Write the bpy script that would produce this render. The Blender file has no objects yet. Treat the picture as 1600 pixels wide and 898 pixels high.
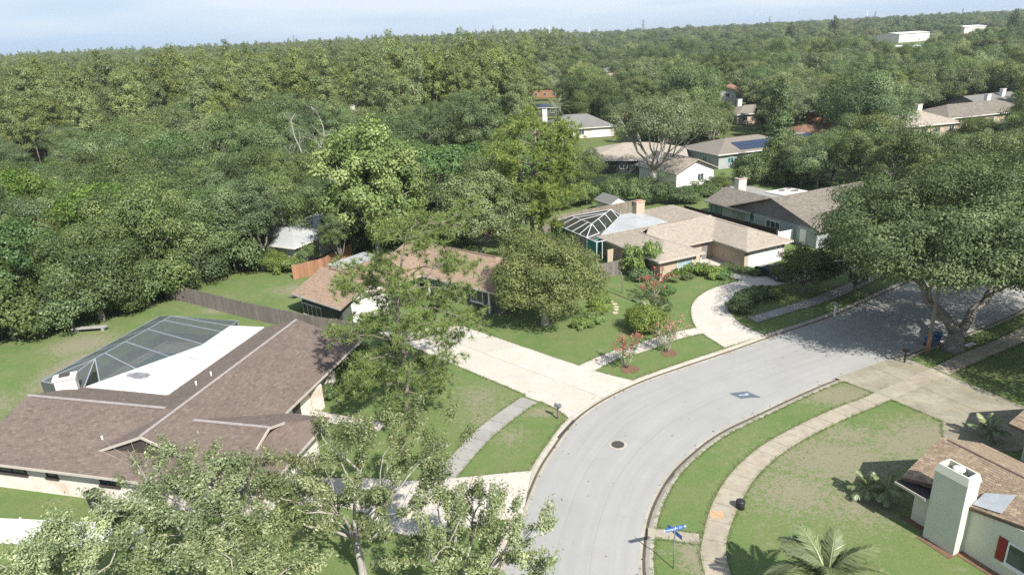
import bpy, math, random
import numpy as np
from mathutils import Vector, Matrix
from mathutils.geometry import tessellate_polygon

# ------------------------------------------------------------------ camera, light, sky
SC = bpy.context.scene
COL = SC.collection
D2R = math.radians
CAM_H = 26.0
pitch, roll = D2R(20.1), D2R(2.8)
fwd = Vector((0, math.cos(pitch), -math.sin(pitch)))
r0 = Vector((1, 0, 0)); u0 = r0.cross(fwd)
Rv = math.cos(roll)*r0 - math.sin(roll)*u0
Uv = math.sin(roll)*r0 + math.cos(roll)*u0
cam = bpy.data.cameras.new('camera'); co = bpy.data.objects.new('camera', cam); COL.objects.link(co)
co.matrix_world = Matrix(((Rv.x, Uv.x, -fwd.x, 0), (Rv.y, Uv.y, -fwd.y, 0), (Rv.z, Uv.z, -fwd.z, CAM_H), (0, 0, 0, 1)))
cam.sensor_width = 36; cam.lens = 36*1067/1600; cam.clip_start = 0.1; cam.clip_end = 12000
SC.camera = co

SUN_AZ = D2R(150)            # clockwise from +Y: behind the camera, to the right
SUN_EL = D2R(44)
sd = Vector((math.sin(SUN_AZ)*math.cos(SUN_EL), math.cos(SUN_AZ)*math.cos(SUN_EL), math.sin(SUN_EL)))
sun = bpy.data.lights.new('sun', 'SUN'); so = bpy.data.objects.new('sun', sun); COL.objects.link(so)
sun.energy = 4.7; sun.angle = D2R(0.53); sun.color = (1.0, 0.965, 0.905)
so.rotation_euler = sd.to_track_quat('Z', 'Y').to_euler(); so.location = (30, -40, 60)

W = bpy.data.worlds.new('World'); SC.world = W; W.use_nodes = True
nt = W.node_tree; nt.nodes.clear()
out = nt.nodes.new('ShaderNodeOutputWorld'); bg = nt.nodes.new('ShaderNodeBackground')
sky = nt.nodes.new('ShaderNodeTexSky'); sky.sky_type = 'NISHITA'; sky.sun_disc = False
sky.sun_elevation = SUN_EL; sky.sun_rotation = SUN_AZ
sky.altitude = 30; sky.air_density = 1.0; sky.dust_density = 0.6; sky.ozone_density = 1.3
tc = nt.nodes.new('ShaderNodeTexCoord'); mp = nt.nodes.new('ShaderNodeMapping'); sx = nt.nodes.new('ShaderNodeSeparateXYZ')
L = nt.links.new
def wramp(stops):
    r = nt.nodes.new('ShaderNodeValToRGB'); cr = r.color_ramp
    while len(cr.elements) < len(stops): cr.elements.new(0.5)
    for e, (p, c) in zip(cr.elements, stops): e.position = p; e.color = (c, c, c, 1)
    return r
def wmix(f, a, c):
    m = nt.nodes.new('ShaderNodeMix'); m.data_type = 'RGBA'; L(f, m.inputs[0]); L(a, m.inputs[6]); m.inputs[7].default_value = (*c, 1); return m.outputs[2]
# a thin even veil of high cloud over the clear sky, thickest towards the horizon, with a few soft white streaks
L(tc.outputs['Generated'], sx.inputs[0]); veil = wramp([(0.0, 0.95), (0.12, 0.88), (0.35, 0.45), (1.0, 0.22)]); L(sx.outputs[2], veil.inputs[0])
c1 = wmix(veil.outputs[0], sky.outputs[0], (3.75, 5.15, 6.95))
mp.inputs['Scale'].default_value = (1.0, 1.0, 9.0); L(tc.outputs['Generated'], mp.inputs['Vector'])
nz = nt.nodes.new('ShaderNodeTexNoise'); nz.inputs['Scale'].default_value = 1.6; nz.inputs['Detail'].default_value = 6; nz.inputs['Roughness'].default_value = 0.45
L(mp.outputs[0], nz.inputs['Vector']); st = wramp([(0.44, 0.0), (0.62, 0.95)]); L(nz.outputs[0], st.inputs[0])
c2 = wmix(st.outputs[0], c1, (6.1, 6.75, 7.4))
L(c2, bg.inputs['Color']); bg.inputs['Strength'].default_value = 0.078; L(bg.outputs[0], out.inputs['Surface'])

VS = SC.view_settings
SC.display_settings.display_device = 'sRGB'
VS.view_transform = 'Standard'; VS.look = 'None'; VS.exposure = 0.80; VS.gamma = 1; VS.use_curve_mapping = False
SC.render.engine = 'CYCLES'
cy = SC.cycles
cy.max_bounces = 6; cy.diffuse_bounces = 3; cy.glossy_bounces = 2; cy.transmission_bounces = 4; cy.transparent_max_bounces = 12; cy.volume_bounces = 0
cy.use_denoising = False; cy.sample_clamp_indirect = 6.0
cy.caustics_reflective = False; cy.caustics_refractive = False

# ------------------------------------------------------------------ helpers: materials
class NT:
    def __init__(s, name):
        s.mat = bpy.data.materials.new(name); s.mat.use_nodes = True
        s.t = s.mat.node_tree; s.t.nodes.clear(); s.o = s.t.nodes.new('ShaderNodeOutputMaterial')
    def n(s, kind, **kw):
        nd = s.t.nodes.new('ShaderNode'+kind)
        for k, v in kw.items(): setattr(nd, k, v)
        return nd
    def l(s, a, b): s.t.links.new(a, b)
    def val(s, sock, x):
        if x is None: return
        if hasattr(x, 'links') or isinstance(x, bpy.types.NodeSocket): s.l(x, sock)
        else: sock.default_value = x
    def pos(s): return s.n('NewGeometry').outputs['Position']
    def obj(s): return s.n('TexCoord').outputs['Object']
    def attr(s, name): return s.n('Attribute', attribute_name=name).outputs['Fac']
    def noise(s, vec, scale, detail=4, rough=0.55, dist=0.0):
        nd = s.n('TexNoise'); s.val(nd.inputs['Vector'], vec); nd.inputs['Scale'].default_value = scale
        nd.inputs['Detail'].default_value = detail; nd.inputs['Roughness'].default_value = rough; nd.inputs['Distortion'].default_value = dist
        return nd.outputs[0]
    def scale(s, vec, sc):
        nd = s.n('Mapping'); s.l(vec, nd.inputs['Vector']); nd.inputs['Scale'].default_value = sc; return nd.outputs[0]
    def ramp(s, fac, stops, interp='LINEAR'):
        nd = s.n('ValToRGB'); cr = nd.color_ramp; cr.interpolation = interp
        while len(cr.elements) < len(stops): cr.elements.new(0.5)
        for e, (p, c) in zip(cr.elements, stops):
            e.position = p; e.color = (c, c, c, 1) if isinstance(c, (int, float)) else (*c, 1)
        s.val(nd.inputs[0], fac); return nd.outputs[0]
    def mix(s, fac, a, b, mode='MIX'):
        nd = s.n('Mix'); nd.data_type = 'RGBA'; nd.blend_type = mode; nd.clamp_factor = True
        s.val(nd.inputs[0], fac)
        for i, x in ((6, a), (7, b)):
            if isinstance(x, tuple): nd.inputs[i].default_value = (*x, 1)
            else: s.l(x, nd.inputs[i])
        return nd.outputs[2]
    def math(s, op, a, b=None, clamp=False):
        nd = s.n('Math', operation=op); nd.use_clamp = clamp
        s.val(nd.inputs[0], a); s.val(nd.inputs[1], b); return nd.outputs[0]
    def bump(s, h, strength=0.4, dist=0.02):
        nd = s.n('Bump'); nd.inputs['Strength'].default_value = strength; nd.inputs['Distance'].default_value = dist
        s.l(h, nd.inputs['Height']); return nd.outputs[0]
    def principled(s, col, rough=0.7, metal=0.0, spec=0.4, normal=None, alpha=None):
        nd = s.n('BsdfPrincipled')
        if isinstance(col, tuple): nd.inputs['Base Color'].default_value = (*col, 1)
        else: s.l(col, nd.inputs['Base Color'])
        s.val(nd.inputs['Roughness'], rough); nd.inputs['Metallic'].default_value = metal
        nd.inputs['Specular IOR Level'].default_value = spec
        if normal is not None: s.l(normal, nd.inputs['Normal'])
        if alpha is not None: s.val(nd.inputs['Alpha'], alpha)
        s.l(nd.outputs[0], s.o.inputs['Surface']); return s.mat

def sc3(c, k): return tuple(min(1, x*k) for x in c)
def plain(name, col, col2=None, scale=1.2, rough=0.7, spec=0.35, metal=0.0, bump=0.15, bscale=30, dirt=None, board=0.0):
    """colour with broad and fine variation and a little relief"""
    n = NT(name); p = n.obj()
    c2 = col2 or sc3(col, 0.82)
    a = n.noise(p, scale, 5, 0.6); b = n.noise(p, bscale, 2, 0.5)
    c = n.mix(n.ramp(a, [(0.35, 0), (0.68, 1)]), col, c2)
    c = n.mix(n.ramp(b, [(0.3, 0.0), (0.75, 0.22)]), c, sc3(col, 0.6))
    if dirt: c = n.mix(n.ramp(n.noise(p, scale*0.6, 6, 0.7, 0.6), [(0.52, 0), (0.66, 0.7)]), c, dirt)
    if board: c = n.mix(n.math('MULTIPLY', n.attr('tone'), board), c, sc3(col, 0.42)); c = n.mix(n.ramp(n.noise(n.scale(p, (9, 9, .35)), 1, 4, .6), [(.45, 0), (.7, .5)]), c, sc3(col, 0.55))
    return n.principled(c, rough, metal, spec, n.bump(b, bump, 0.01))

def grass_mat():
    n = NT('lawn_grass'); p = n.pos()
    big = n.noise(p, 0.10, 5, 0.6, 0.5); mid = n.noise(p, 0.55, 5, 0.65, 0.3); fine = n.noise(p, 3.2, 5, 0.7); bl = n.noise(n.scale(p, (1, 1, 1)), 19, 3, 0.75)
    c = n.mix(n.ramp(big, [(0.36, 0), (0.64, 1)]), (0.100, 0.168, 0.046), (0.138, 0.185, 0.062))
    c = n.mix(n.ramp(mid, [(0.40, 0), (0.66, 0.8)]), c, (0.185, 0.195, 0.085))
    c = n.mix(n.ramp(fine, [(0.45, 0), (0.7, 0.65)]), c, (0.115, 0.185, 0.052))
    # worn, dry patches where the lawn has died back (place and size of their own)
    spots = [(24.0, 44.4, 3.2, 1.6, 0.95), (27.0, 45.0, 2.2, 1.2, .9), (27.0, 38.4, 3.6, 2.8, .84), (24.6, 37.6, 2.6, 2.6, .76), (22.0, 39.2, 2.4, 1.6, .7), (20.0, 36.5, 5.5, 3.5, .76), (16.3, 33.6, 3.6, 3, .70), (19.3, 32.2, 3.2, 2.6, .66), (8.9, 28.7, 1.0, 1.6, .9),
             (1.7, 44.1, 1.4, .8, .8), (-3.0, 46.5, 3.5, 3.5, .55), (-31.5, 68.5, 2.5, 1.2, .8), (-42, 61.0, 3.4, 3.0, .9), (-40.0, 55.5, 2.5, 6.0, .8), (-43, 49, 4, 3, .6), (34.0, 47.0, 1.3, .9, .5), (-25, 74, 3, 2.5, .7), (-0.5, 41.0, 1.2, 1.6, .6), (-2.5, 43.5, 2.5, 3.0, .55), (-33, 71, 5, 3, .45)]
    m = None
    for (x, y, rx, ry, k) in spots:
        nd = n.n('Mapping'); nd.vector_type = 'POINT'; n.l(p, nd.inputs['Vector'])
        nd.inputs['Location'].default_value = (-x/rx, -y/ry, 0); nd.inputs['Scale'].default_value = (1/rx, 1/ry, 0)
        ln = n.n('VectorMath', operation='LENGTH'); n.l(nd.outputs[0], ln.inputs[0])
        d = n.math('SUBTRACT', 1.35*k, n.math('MULTIPLY', ln.outputs['Value'], 0.85*k))
        m = d if m is None else n.math('MAXIMUM', m, d)
    m = n.math('MAXIMUM', m, 0.0)
    tuft = n.noise(p, 7.5, 4, 0.75)
    rag = n.math('ADD', n.math('MULTIPLY', tuft, 2.2), n.math('MULTIPLY', n.noise(p, 2.3, 6, 0.72), 2.4))
    m2 = n.ramp(n.math('ADD', m, n.math('SUBTRACT', rag, 2.38)), [(0.30, 0), (0.72, 1)])
    dry = n.mix(n.ramp(bl, [(0.4, 0), (0.65, 1)]), (0.305, 0.262, 0.195), (0.215, 0.182, 0.128))
    c = n.mix(m2, c, dry)
    c = n.mix(n.ramp(n.noise(p, 0.9, 6, 0.75), [(0.56, 0), (0.70, 0.8)]), c, dry)
    c = n.mix(n.ramp(tuft, [(0.52, 0), (0.66, 0.5)]), c, (0.22, 0.215, 0.11))
    c = n.mix(n.ramp(tuft, [(0.36, 0.6), (0.48, 0)]), c, (0.07, 0.13, 0.036))
    c = n.mix(n.ramp(bl, [(0.33, 0.5), (0.6, 0)]), c, (0.07, 0.11, 0.035))
    hgt = n.math('ADD', n.math('MULTIPLY', bl, 0.7), n.math('MULTIPLY', fine, 0.5))
    return n.principled(c, 0.9, 0, 0.15, n.bump(hgt, 0.6, 0.05))

def floor_mat():
    n = NT('woodland_floor'); p = n.pos()
    a = n.noise(p, 0.05, 6, 0.65, 0.5); b = n.noise(p, 0.9, 5, 0.7)
    c = n.mix(n.ramp(a, [(0.4, 0), (0.62, 1)]), (0.10, 0.13, 0.045), (0.14, 0.17, 0.06))
    c = n.mix(n.ramp(b, [(0.5, 0), (0.7, 0.6)]), c, (0.10, 0.085, 0.055))
    return n.principled(c, 0.95, 0, 0.1, n.bump(b, 0.8, 0.3))

def road_mat():
    n = NT('road_asphalt'); p = n.pos(); ac = n.attr('across'); al = n.attr('along')
    cb = n.n('CombineXYZ'); n.l(ac, cb.inputs[0]); n.l(al, cb.inputs[1])
    v = cb.outputs[0]
    st = n.noise(n.scale(v, (1.6, 0.05, 1)), 1.0, 5, 0.6); mid = n.noise(p, 0.35, 5, 0.6, 0.4); fine = n.noise(p, 26, 3, 0.7); sp = n.noise(p, 5, 4, 0.7)
    c = n.mix(n.ramp(st, [(0.35, 0), (0.65, 1)]), (0.345, 0.338, 0.318), (0.31, 0.303, 0.287))
    c = n.mix(n.ramp(mid, [(0.42, 0), (0.68, 0.5)]), c, (0.275, 0.268, 0.253))
    c = n.mix(n.ramp(fine, [(0.35, 0.0), (0.75, 0.35)]), c, (0.22, 0.22, 0.215))
    c = n.mix(n.ramp(sp, [(0.66, 0), (0.74, 0.6)]), c, (0.14, 0.135, 0.13))
    # thin cracks
    wv = n.n('TexVoronoi'); wv.feature = 'DISTANCE_TO_EDGE'; wv.inputs['Scale'].default_value = 0.16
    ds = n.n('VectorMath', operation='ADD'); nn = n.n('TexNoise'); n.l(p, nn.inputs['Vector']); nn.inputs['Scale'].default_value = 0.7; nn.inputs['Detail'].default_value = 5
    sb = n.n('VectorMath', operation='SCALE'); n.l(nn.outputs[1], sb.inputs[0]); sb.inputs['Scale'].default_value = 1.6
    n.l(p, ds.inputs[0]); n.l(sb.outputs[0], ds.inputs[1]); n.l(ds.outputs[0], wv.inputs['Vector'])
    c = n.mix(n.ramp(wv.outputs[0], [(0.0, 0.25), (0.004, 0)]), c, (0.2, 0.2, 0.2))
    # seams of the two paving passes
    for off, wdt, k in ((0.36, 0.03, 0.22), (0.64, 0.022, 0.30)):
        dd = n.math('ABSOLUTE', n.math('SUBTRACT', n.math('ADD', ac, n.math('MULTIPLY', n.noise(n.scale(v, (0, 0.15, 1)), 1, 3), 0.5)), off*8.5+0.25))
        c = n.mix(n.ramp(dd, [(wdt*0.5, k), (wdt*2.4, 0)]), c, (0.17, 0.17, 0.17))
    return n.principled(c, 0.85, 0, 0.3, n.bump(fine, 0.35, 0.01))

def concrete(name, base, stain, k=0.6, rust=None):
    n = NT(name); p = n.pos()
    a = n.noise(p, 0.5, 6, 0.65, 0.4); b = n.noise(p, 2.4, 5, 0.7, 0.3); f = n.noise(p, 34, 2, 0.6); t = n.attr('tone')
    c = n.mix(n.ramp(a, [(0.38, 0), (0.66, k)]), base, stain)
    c = n.mix(n.ramp(b, [(0.5, 0), (0.72, k*0.8)]), c, sc3(stain, 0.72))
    if rust: c = n.mix(n.ramp(n.noise(p, 0.8, 5, 0.7, 0.4), [(0.54, 0), (0.68, 0.55)]), c, rust)
    c = n.mix(n.ramp(f, [(0.3, 0.0), (0.75, 0.2)]), c, sc3(base, 0.55))
    c = n.mix(n.math('MULTIPLY', t, 0.30), c, sc3(stain, 0.85))
    return n.principled(c, 0.88, 0, 0.25, n.bump(f, 0.2, 0.006))

def shingle(name, a, b, c3, stain, k=0.4):
    n = NT(name); t = n.attr('tone'); p = n.obj()
    c = n.ramp(t, [(0.0, sc3(a, 0.8)), (0.35, a), (0.62, b), (0.85, c3), (1.0, sc3(b, 1.15))])
    w = n.noise(p, 0.28, 6, 0.65, 0.6); w2 = n.noise(n.scale(p, (1, 1, 0.4)), 1.4, 5, 0.7); g = n.noise(p, 60, 2, 0.6)
    c = n.mix(n.ramp(w, [(0.45, 0), (0.68, k)]), c, stain)
    c = n.mix(n.ramp(w2, [(0.52, 0), (0.72, k*0.7)]), c, sc3(stain, 0.75))
    c = n.mix(n.ramp(g, [(0.3, 0.3), (0.7, 0.0)]), c, sc3(a, 0.5))
    return n.principled(c, 0.92, 0, 0.2, n.bump(g, 0.3, 0.004))

def leafmat(name, dark, mid, light, trans=0.3, gloss=0.022):
    n = NT(name); t = n.attr('tone')
    rnd = n.n('ObjectInfo').outputs['Random']
    c = n.ramp(t, [(0.0, dark), (0.5, mid), (1.0, light)])
    hs = n.n('HueSaturation'); n.l(c, hs.inputs['Color'])
    n.l(n.math('ADD', n.math('MULTIPLY', rnd, 0.03), 0.480), hs.inputs['Hue'])
    n.l(n.math('ADD', n.math('MULTIPLY', rnd, -0.24), 1.06), hs.inputs['Saturation'])
    n.l(n.math('ADD', n.math('MULTIPLY', n.math('FRACT', n.math('MULTIPLY', rnd, 7.31)), 0.60), 0.80), hs.inputs['Value'])
    d = n.n('BsdfDiffuse'); tr = n.n('BsdfTranslucent'); g = n.n('BsdfGlossy'); g.inputs['Roughness'].default_value = 0.45
    n.l(hs.outputs[0], d.inputs[0]); n.l(n.mix(0.25, hs.outputs[0], (0.30, 0.36, 0.05)), tr.inputs[0])
    m = n.n('MixShader'); m.inputs[0].default_value = trans; n.l(d.outputs[0], m.inputs[1]); n.l(tr.outputs[0], m.inputs[2])
    m2 = n.n('MixShader'); m2.inputs[0].default_value = gloss; n.l(m.outputs[0], m2.inputs[1]); n.l(g.outputs[0], m2.inputs[2])
    n.l(m2.outputs[0], n.o.inputs['Surface']); return n.mat

def screenmat(name, col, opacity):
    n = NT(name); p = n.obj()
    d = n.n('BsdfDiffuse'); d.inputs[0].default_value = (*col, 1); tr = n.n('BsdfTransparent')
    m = n.n('MixShader'); n.l(n.math('ADD', n.math('MULTIPLY', n.noise(p, 0.8, 3), 0.16), opacity-0.08), m.inputs[0])
    n.l(tr.outputs[0], m.inputs[1]); n.l(d.outputs[0], m.inputs[2]); n.l(m.outputs[0], n.o.inputs['Surface']); return n.mat

M = {}
M['grass'] = grass_mat(); M['floor'] = floor_mat(); M['road'] = road_mat()
M['drive_pale'] = concrete('concrete_pale', (0.53, 0.495, 0.44), (0.44, 0.395, 0.335), 0.45, (0.55, 0.42, 0.28))
M['walk_old'] = concrete('concrete_weathered', (0.43, 0.385, 0.30), (0.25, 0.215, 0.165), 0.65, (0.38, 0.27, 0.15))
M['drive_old'] = concrete('concrete_mildewed', (0.36, 0.33, 0.255), (0.20, 0.178, 0.13), 0.75, (0.33, 0.25, 0.14))
M['walk_grey'] = concrete('concrete_grey', (0.36, 0.345, 0.32), (0.25, 0.235, 0.215), 0.6)
M['kerb'] = concrete('kerb_concrete', (0.44, 0.405, 0.34), (0.28, 0.25, 0.205), 0.6, (0.35, 0.25, 0.15))
M['joint'] = plain('joint_soil', (0.10, 0.085, 0.06), rough=0.95)
M['dirt'] = plain('dark_gutter_dirt', (0.05, 0.043, 0.035), (0.08, 0.07, 0.055), 3, 0.95)
M['mulch'] = plain('mulch', (0.20, 0.115, 0.07), (0.12, 0.075, 0.05), 4, 0.95, bump=0.8, bscale=14)
M['sh_brown'] = shingle('shingle_brown', (0.170, 0.132, 0.111), (0.190, 0.148, 0.125), (0.222, 0.170, 0.139), (0.135, 0.108, 0.094), 0.55)
M['sh_pink'] = shingle('shingle_tan_pink', (0.30, 0.212, 0.152), (0.332, 0.236, 0.17), (0.36, 0.26, 0.19), (0.30, 0.225, 0.17), 0.3)
M['sh_sand'] = shingle('shingle_sand', (0.375, 0.322, 0.262), (0.395, 0.34, 0.278), (0.415, 0.36, 0.296), (0.335, 0.29, 0.24), 0.3)
M['sh_grey'] = shingle('shingle_greybrown', (0.20, 0.175, 0.145), (0.235, 0.205, 0.17), (0.27, 0.235, 0.195), (0.165, 0.15, 0.13), 0.4)
M['sh_amber'] = shingle('shingle_amber', (0.265, 0.198, 0.138), (0.325, 0.247, 0.172), (0.375, 0.29, 0.205), (0.24, 0.18, 0.13), 0.25)
M['sh_slate'] = shingle('shingle_slate', (0.17, 0.17, 0.16), (0.21, 0.205, 0.19), (0.25, 0.24, 0.225), (0.14, 0.14, 0.13), 0.45)
M['sh_terra'] = shingle('tile_terracotta', (0.42, 0.20, 0.115), (0.48, 0.235, 0.14), (0.52, 0.27, 0.165), (0.35, 0.19, 0.12), 0.3)
M['sh_rust'] = shingle('shingle_rust', (0.22, 0.125, 0.085), (0.26, 0.15, 0.10), (0.30, 0.18, 0.125), (0.2, 0.125, 0.09), 0.3)
M['ridge_pale'] = plain('ridge_cap_pale', (0.36, 0.315, 0.295), (0.28, 0.245, 0.225), 3)
M['stain'] = plain('grey_water_stain', (0.16, 0.155, 0.165), (0.28, 0.27, 0.28), 2.5)
M['stain_soft'] = plain('faint_grey_stain', (0.44, 0.435, 0.44), (0.54, 0.535, 0.53), 1.5)
M['ledge_shade'] = plain('painted_ledge_shade', (0.022, 0.02, 0.02), (0.03, 0.027, 0.027), 3)  # near-black colour painting the shade below the cream house's roof edge
M['ridge_dark'] = plain('ridge_cap_dark', (0.10, 0.07, 0.055))
M['ridge_tan'] = plain('ridge_cap_tan', (0.23, 0.19, 0.15))
M['white'] = plain('white_paint', (0.78, 0.76, 0.72), (0.68, 0.66, 0.62), 1.5, 0.5, bump=0.05)
M['white_roof'] = plain('white_flat_roof', (0.72, 0.72, 0.72), (0.62, 0.62, 0.61), 0.5, 0.5, dirt=(0.52, 0.52, 0.53))
M['grey_roof'] = plain('pale_grey_flat_roof', (0.45, 0.455, 0.452), (0.35, 0.358, 0.36), 0.35, 0.5, dirt=(0.24, 0.25, 0.26))
M['stucco_white'] = plain('stucco_white', (0.72, 0.68, 0.62), (0.62, 0.57, 0.51), 0.7, 0.85, dirt=(0.50, 0.36, 0.26))
M['stucco_cream'] = plain('stucco_cream', (0.60, 0.60, 0.50), (0.55, 0.545, 0.45), 0.6, 0.85)
M['stucco_beige'] = plain('stucco_beige', (0.46, 0.37, 0.285), (0.41, 0.33, 0.25), 0.6, 0.85)
M['stucco_blue'] = plain('stucco_blue_grey', (0.36, 0.385, 0.37), (0.31, 0.33, 0.32), 0.6, 0.85)
M['siding_grey'] = plain('siding_grey', (0.22, 0.20, 0.19), (0.18, 0.165, 0.16), 0.6, 0.85)
M['siding_green'] = plain('siding_dark_green', (0.085, 0.10, 0.08), (0.065, 0.075, 0.06), 0.8, 0.85)
M['brick_orange'] = plain('brick_orange', (0.50, 0.27, 0.15), (0.42, 0.22, 0.12), 2, 0.85)
M['terracotta'] = plain('terracotta_cap', (0.42, 0.22, 0.155), (0.34, 0.18, 0.125), 5)
M['soffit'] = plain('soffit_shaded', (0.065, 0.052, 0.046))  # dark trim, deepened to put shade into the recessed gable faces
M['fascia_tan'] = plain('fascia_tan', (0.52, 0.46, 0.40), (0.44, 0.39, 0.33), 2)
M['fascia_dark'] = plain('fascia_brown', (0.14, 0.095, 0.07))
M['shutter_red'] = plain('shutter_red', (0.28, 0.035, 0.03), (0.22, 0.03, 0.028), 3, 0.5)
M['metal_flash'] = plain('metal_flashing', (0.42, 0.44, 0.46), (0.34, 0.36, 0.38), 2, 0.45, metal=0.3)
M['bronze'] = plain('bronze_frame', (0.24, 0.27, 0.30), (0.20, 0.225, 0.25), 3, 0.5)
M['alu_white'] = plain('white_aluminium', (0.80, 0.80, 0.80), (0.72, 0.72, 0.72), 3, 0.4)
M['screen_dark'] = screenmat('insect_screen_dark', (0.115, 0.132, 0.13), 0.43)
M['screen_grey'] = screenmat('insect_screen_grey', (0.05, 0.055, 0.05), 0.48)
M['teal'] = plain('teal_privacy_screen', (0.045, 0.24, 0.22), (0.03, 0.17, 0.17), 2)
M['deck'] = plain('patio_concrete', (0.44, 0.41, 0.37), (0.36, 0.335, 0.30), 1)
M['wood_grey'] = plain('weathered_board', (0.25, 0.22, 0.195), (0.18, 0.155, 0.135), 1.5, 0.9, bump=0.4, bscale=18, board=0.6)
M['wood_tan'] = plain('tan_board', (0.31, 0.265, 0.21), (0.24, 0.20, 0.155), 1.5, 0.9, bump=0.4, bscale=18, board=0.6)
M['wood_dark'] = plain('dark_brown_board', (0.055, 0.04, 0.035), (0.04, 0.03, 0.026), 1.5, 0.9, bump=0.4, bscale=18, board=0.6)
M['wood_orange'] = plain('orange_board', (0.42, 0.22, 0.13), (0.34, 0.175, 0.10), 1.5, 0.9, bump=0.4, bscale=18, board=0.6)
M['pole_wood'] = plain('pole_wood', (0.26, 0.225, 0.185), (0.19, 0.16, 0.13), 2, 0.9)
M['vinyl'] = plain('white_vinyl', (0.80, 0.79, 0.76), (0.74, 0.73, 0.70), 0.6, 0.45, bump=0.03)
M['black'] = plain('black_plastic', (0.022, 0.022, 0.025), (0.03, 0.03, 0.034), 4, 0.4)
M['blue_plastic'] = plain('blue_plastic', (0.04, 0.10, 0.23), (0.035, 0.085, 0.20), 4, 0.45)
M['iron'] = plain('cast_iron', (0.055, 0.05, 0.048), (0.08, 0.072, 0.066), 8, 0.7, bump=0.5)
M['grey_metal'] = plain('grey_metal', (0.34, 0.35, 0.36), (0.26, 0.27, 0.28), 4, 0.4, metal=0.5)
M['lattice'] = plain('galvanised_steel', (0.30, 0.31, 0.33), rough=0.5, metal=0.3)
M['patch'] = plain('dark_blue_patch', (0.115, 0.145, 0.18), (0.09, 0.115, 0.145), 5, 0.6)
M['patch_light'] = plain('pale_patch', (0.40, 0.44, 0.48))
M['orange'] = plain('orange_panel', (0.56, 0.33, 0.19), (0.48, 0.28, 0.16), 4)
M['sign_blue'] = plain('sign_blue', (0.025, 0.12, 0.42), (0.03, 0.14, 0.46), 4, 0.35)
M['stone_path'] = plain('stepping_stone', (0.52, 0.43, 0.30), (0.44, 0.36, 0.25), 5)
M['car_paint'] = plain('dark_teal_car_paint', (0.025, 0.055, 0.065), (0.022, 0.05, 0.06), 2, 0.22, 0.6, 0.3, bump=0.0)
M['car_white'] = plain('white_car_paint', (0.72, 0.73, 0.74), (0.70, 0.71, 0.72), 2, 0.22, 0.6, bump=0.0)
M['rubber'] = plain('tyre_rubber', (0.018, 0.018, 0.018), rough=0.85)
M['solar'] = plain('solar_cell', (0.012, 0.022, 0.055), (0.016, 0.03, 0.07), 6, 0.15, 0.6)
M['pool_tile'] = plain('pool_water_teal', (0.03, 0.12, 0.13), (0.04, 0.15, 0.16), 3, 0.08, 0.6)
g_ = NT('window_glass'); M['glass'] = g_.principled(g_.mix(g_.ramp(g_.noise(g_.obj(), 1.3, 2), [(0.4, 0), (0.6, 1)]), (0.035, 0.05, 0.06), (0.07, 0.09, 0.10)), 0.06, 0, 0.8)
g_ = NT('teal_glass'); M['glass_teal'] = g_.principled(g_.mix(g_.ramp(g_.noise(g_.obj(), 1.3, 2), [(0.4, 0), (0.6, 1)]), (0.03, 0.12, 0.15), (0.05, 0.18, 0.21)), 0.08, 0, 0.8)
g_ = NT('headlamp_glass'); M['lamp_glass'] = g_.principled((0.75, 0.77, 0.78), 0.1, 0, 0.8)

# foliage and bark
M['lf_oak'] = leafmat('leaf_live_oak', (0.048, 0.082, 0.028), (0.098, 0.150, 0.050), (0.20, 0.262, 0.095), 0.24)
M['lf_olive'] = leafmat('leaf_olive_oak', (.072, .098, .036), (.128, .168, .060), (.225, .262, .100), 0.26)
M['lf_fore'] = leafmat('leaf_young_oak', (.078, .115, .046), (.185, .232, .098), (.42, .46, .25), 0.3, 0.04)
M['lf_lime'] = leafmat('leaf_sycamore', (0.075, 0.128, 0.030), (0.185, 0.262, 0.068), (0.38, 0.45, 0.155), 0.34)
M['lf_moss'] = leafmat('leaf_mossy_oak', (0.080, 0.112, 0.042), (0.175, 0.215, 0.080), (0.31, 0.352, 0.140), 0.26)
M['glass_pale'] = plain('curtained_glass', (0.34, 0.42, 0.45), (0.26, 0.33, 0.36), 2, 0.15, bump=0)
M['lf_big'] = leafmat('leaf_big_oak', (0.038, 0.062, 0.020), (0.082, 0.118, 0.038), (0.165, 0.208, 0.072), 0.24, 0.012)
M['lf_pine'] = leafmat('pine_needle', (.080, .128, .030), (.168, .240, .060), (.31, .385, .125), 0.26)
M['lf_farpine'] = leafmat('far_pine_needle', (.085, .120, .036), (.172, .220, .066), (.29, .335, .105), 0.25)
M['lf_shrub'] = leafmat('leaf_shrub', (0.053, 0.111, 0.024), (0.102, 0.189, 0.039), (0.179, 0.280, 0.064), 0.3)
M['lf_yellow'] = leafmat('leaf_yellow_green', (.075, .128, .030), (.150, .225, .055), (.27, .335, .105), 0.3)
M['lf_myrtle'] = leafmat('leaf_myrtle', (0.063, 0.111, 0.030), (0.126, 0.182, 0.048), (0.214, 0.260, 0.075), 0.3)
M['lf_palm'] = leafmat('palm_leaflet', (0.10, 0.14, 0.055), (0.18, 0.225, 0.095), (0.32, 0.35, 0.18), 0.3, 0.05)
M['lf_grass'] = leafmat('grass_blade', (.115, .165, .060), (.175, .225, .088), (.29, .30, .15), 0.3)
M['lf_dead'] = leafmat('dead_leaf', (.05, .035, .025), (.12, .085, .055), (.22, .16, .10), 0.1)
M['blossom'] = leafmat('myrtle_blossom', (0.30, 0.075, 0.06), (0.42, 0.13, 0.105), (0.55, 0.22, 0.19), 0.3)
M['bark'] = plain('oak_bark', (0.23, 0.205, 0.18), (0.15, 0.13, 0.11), 2.2, 0.95, bump=0.7, bscale=9)
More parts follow.
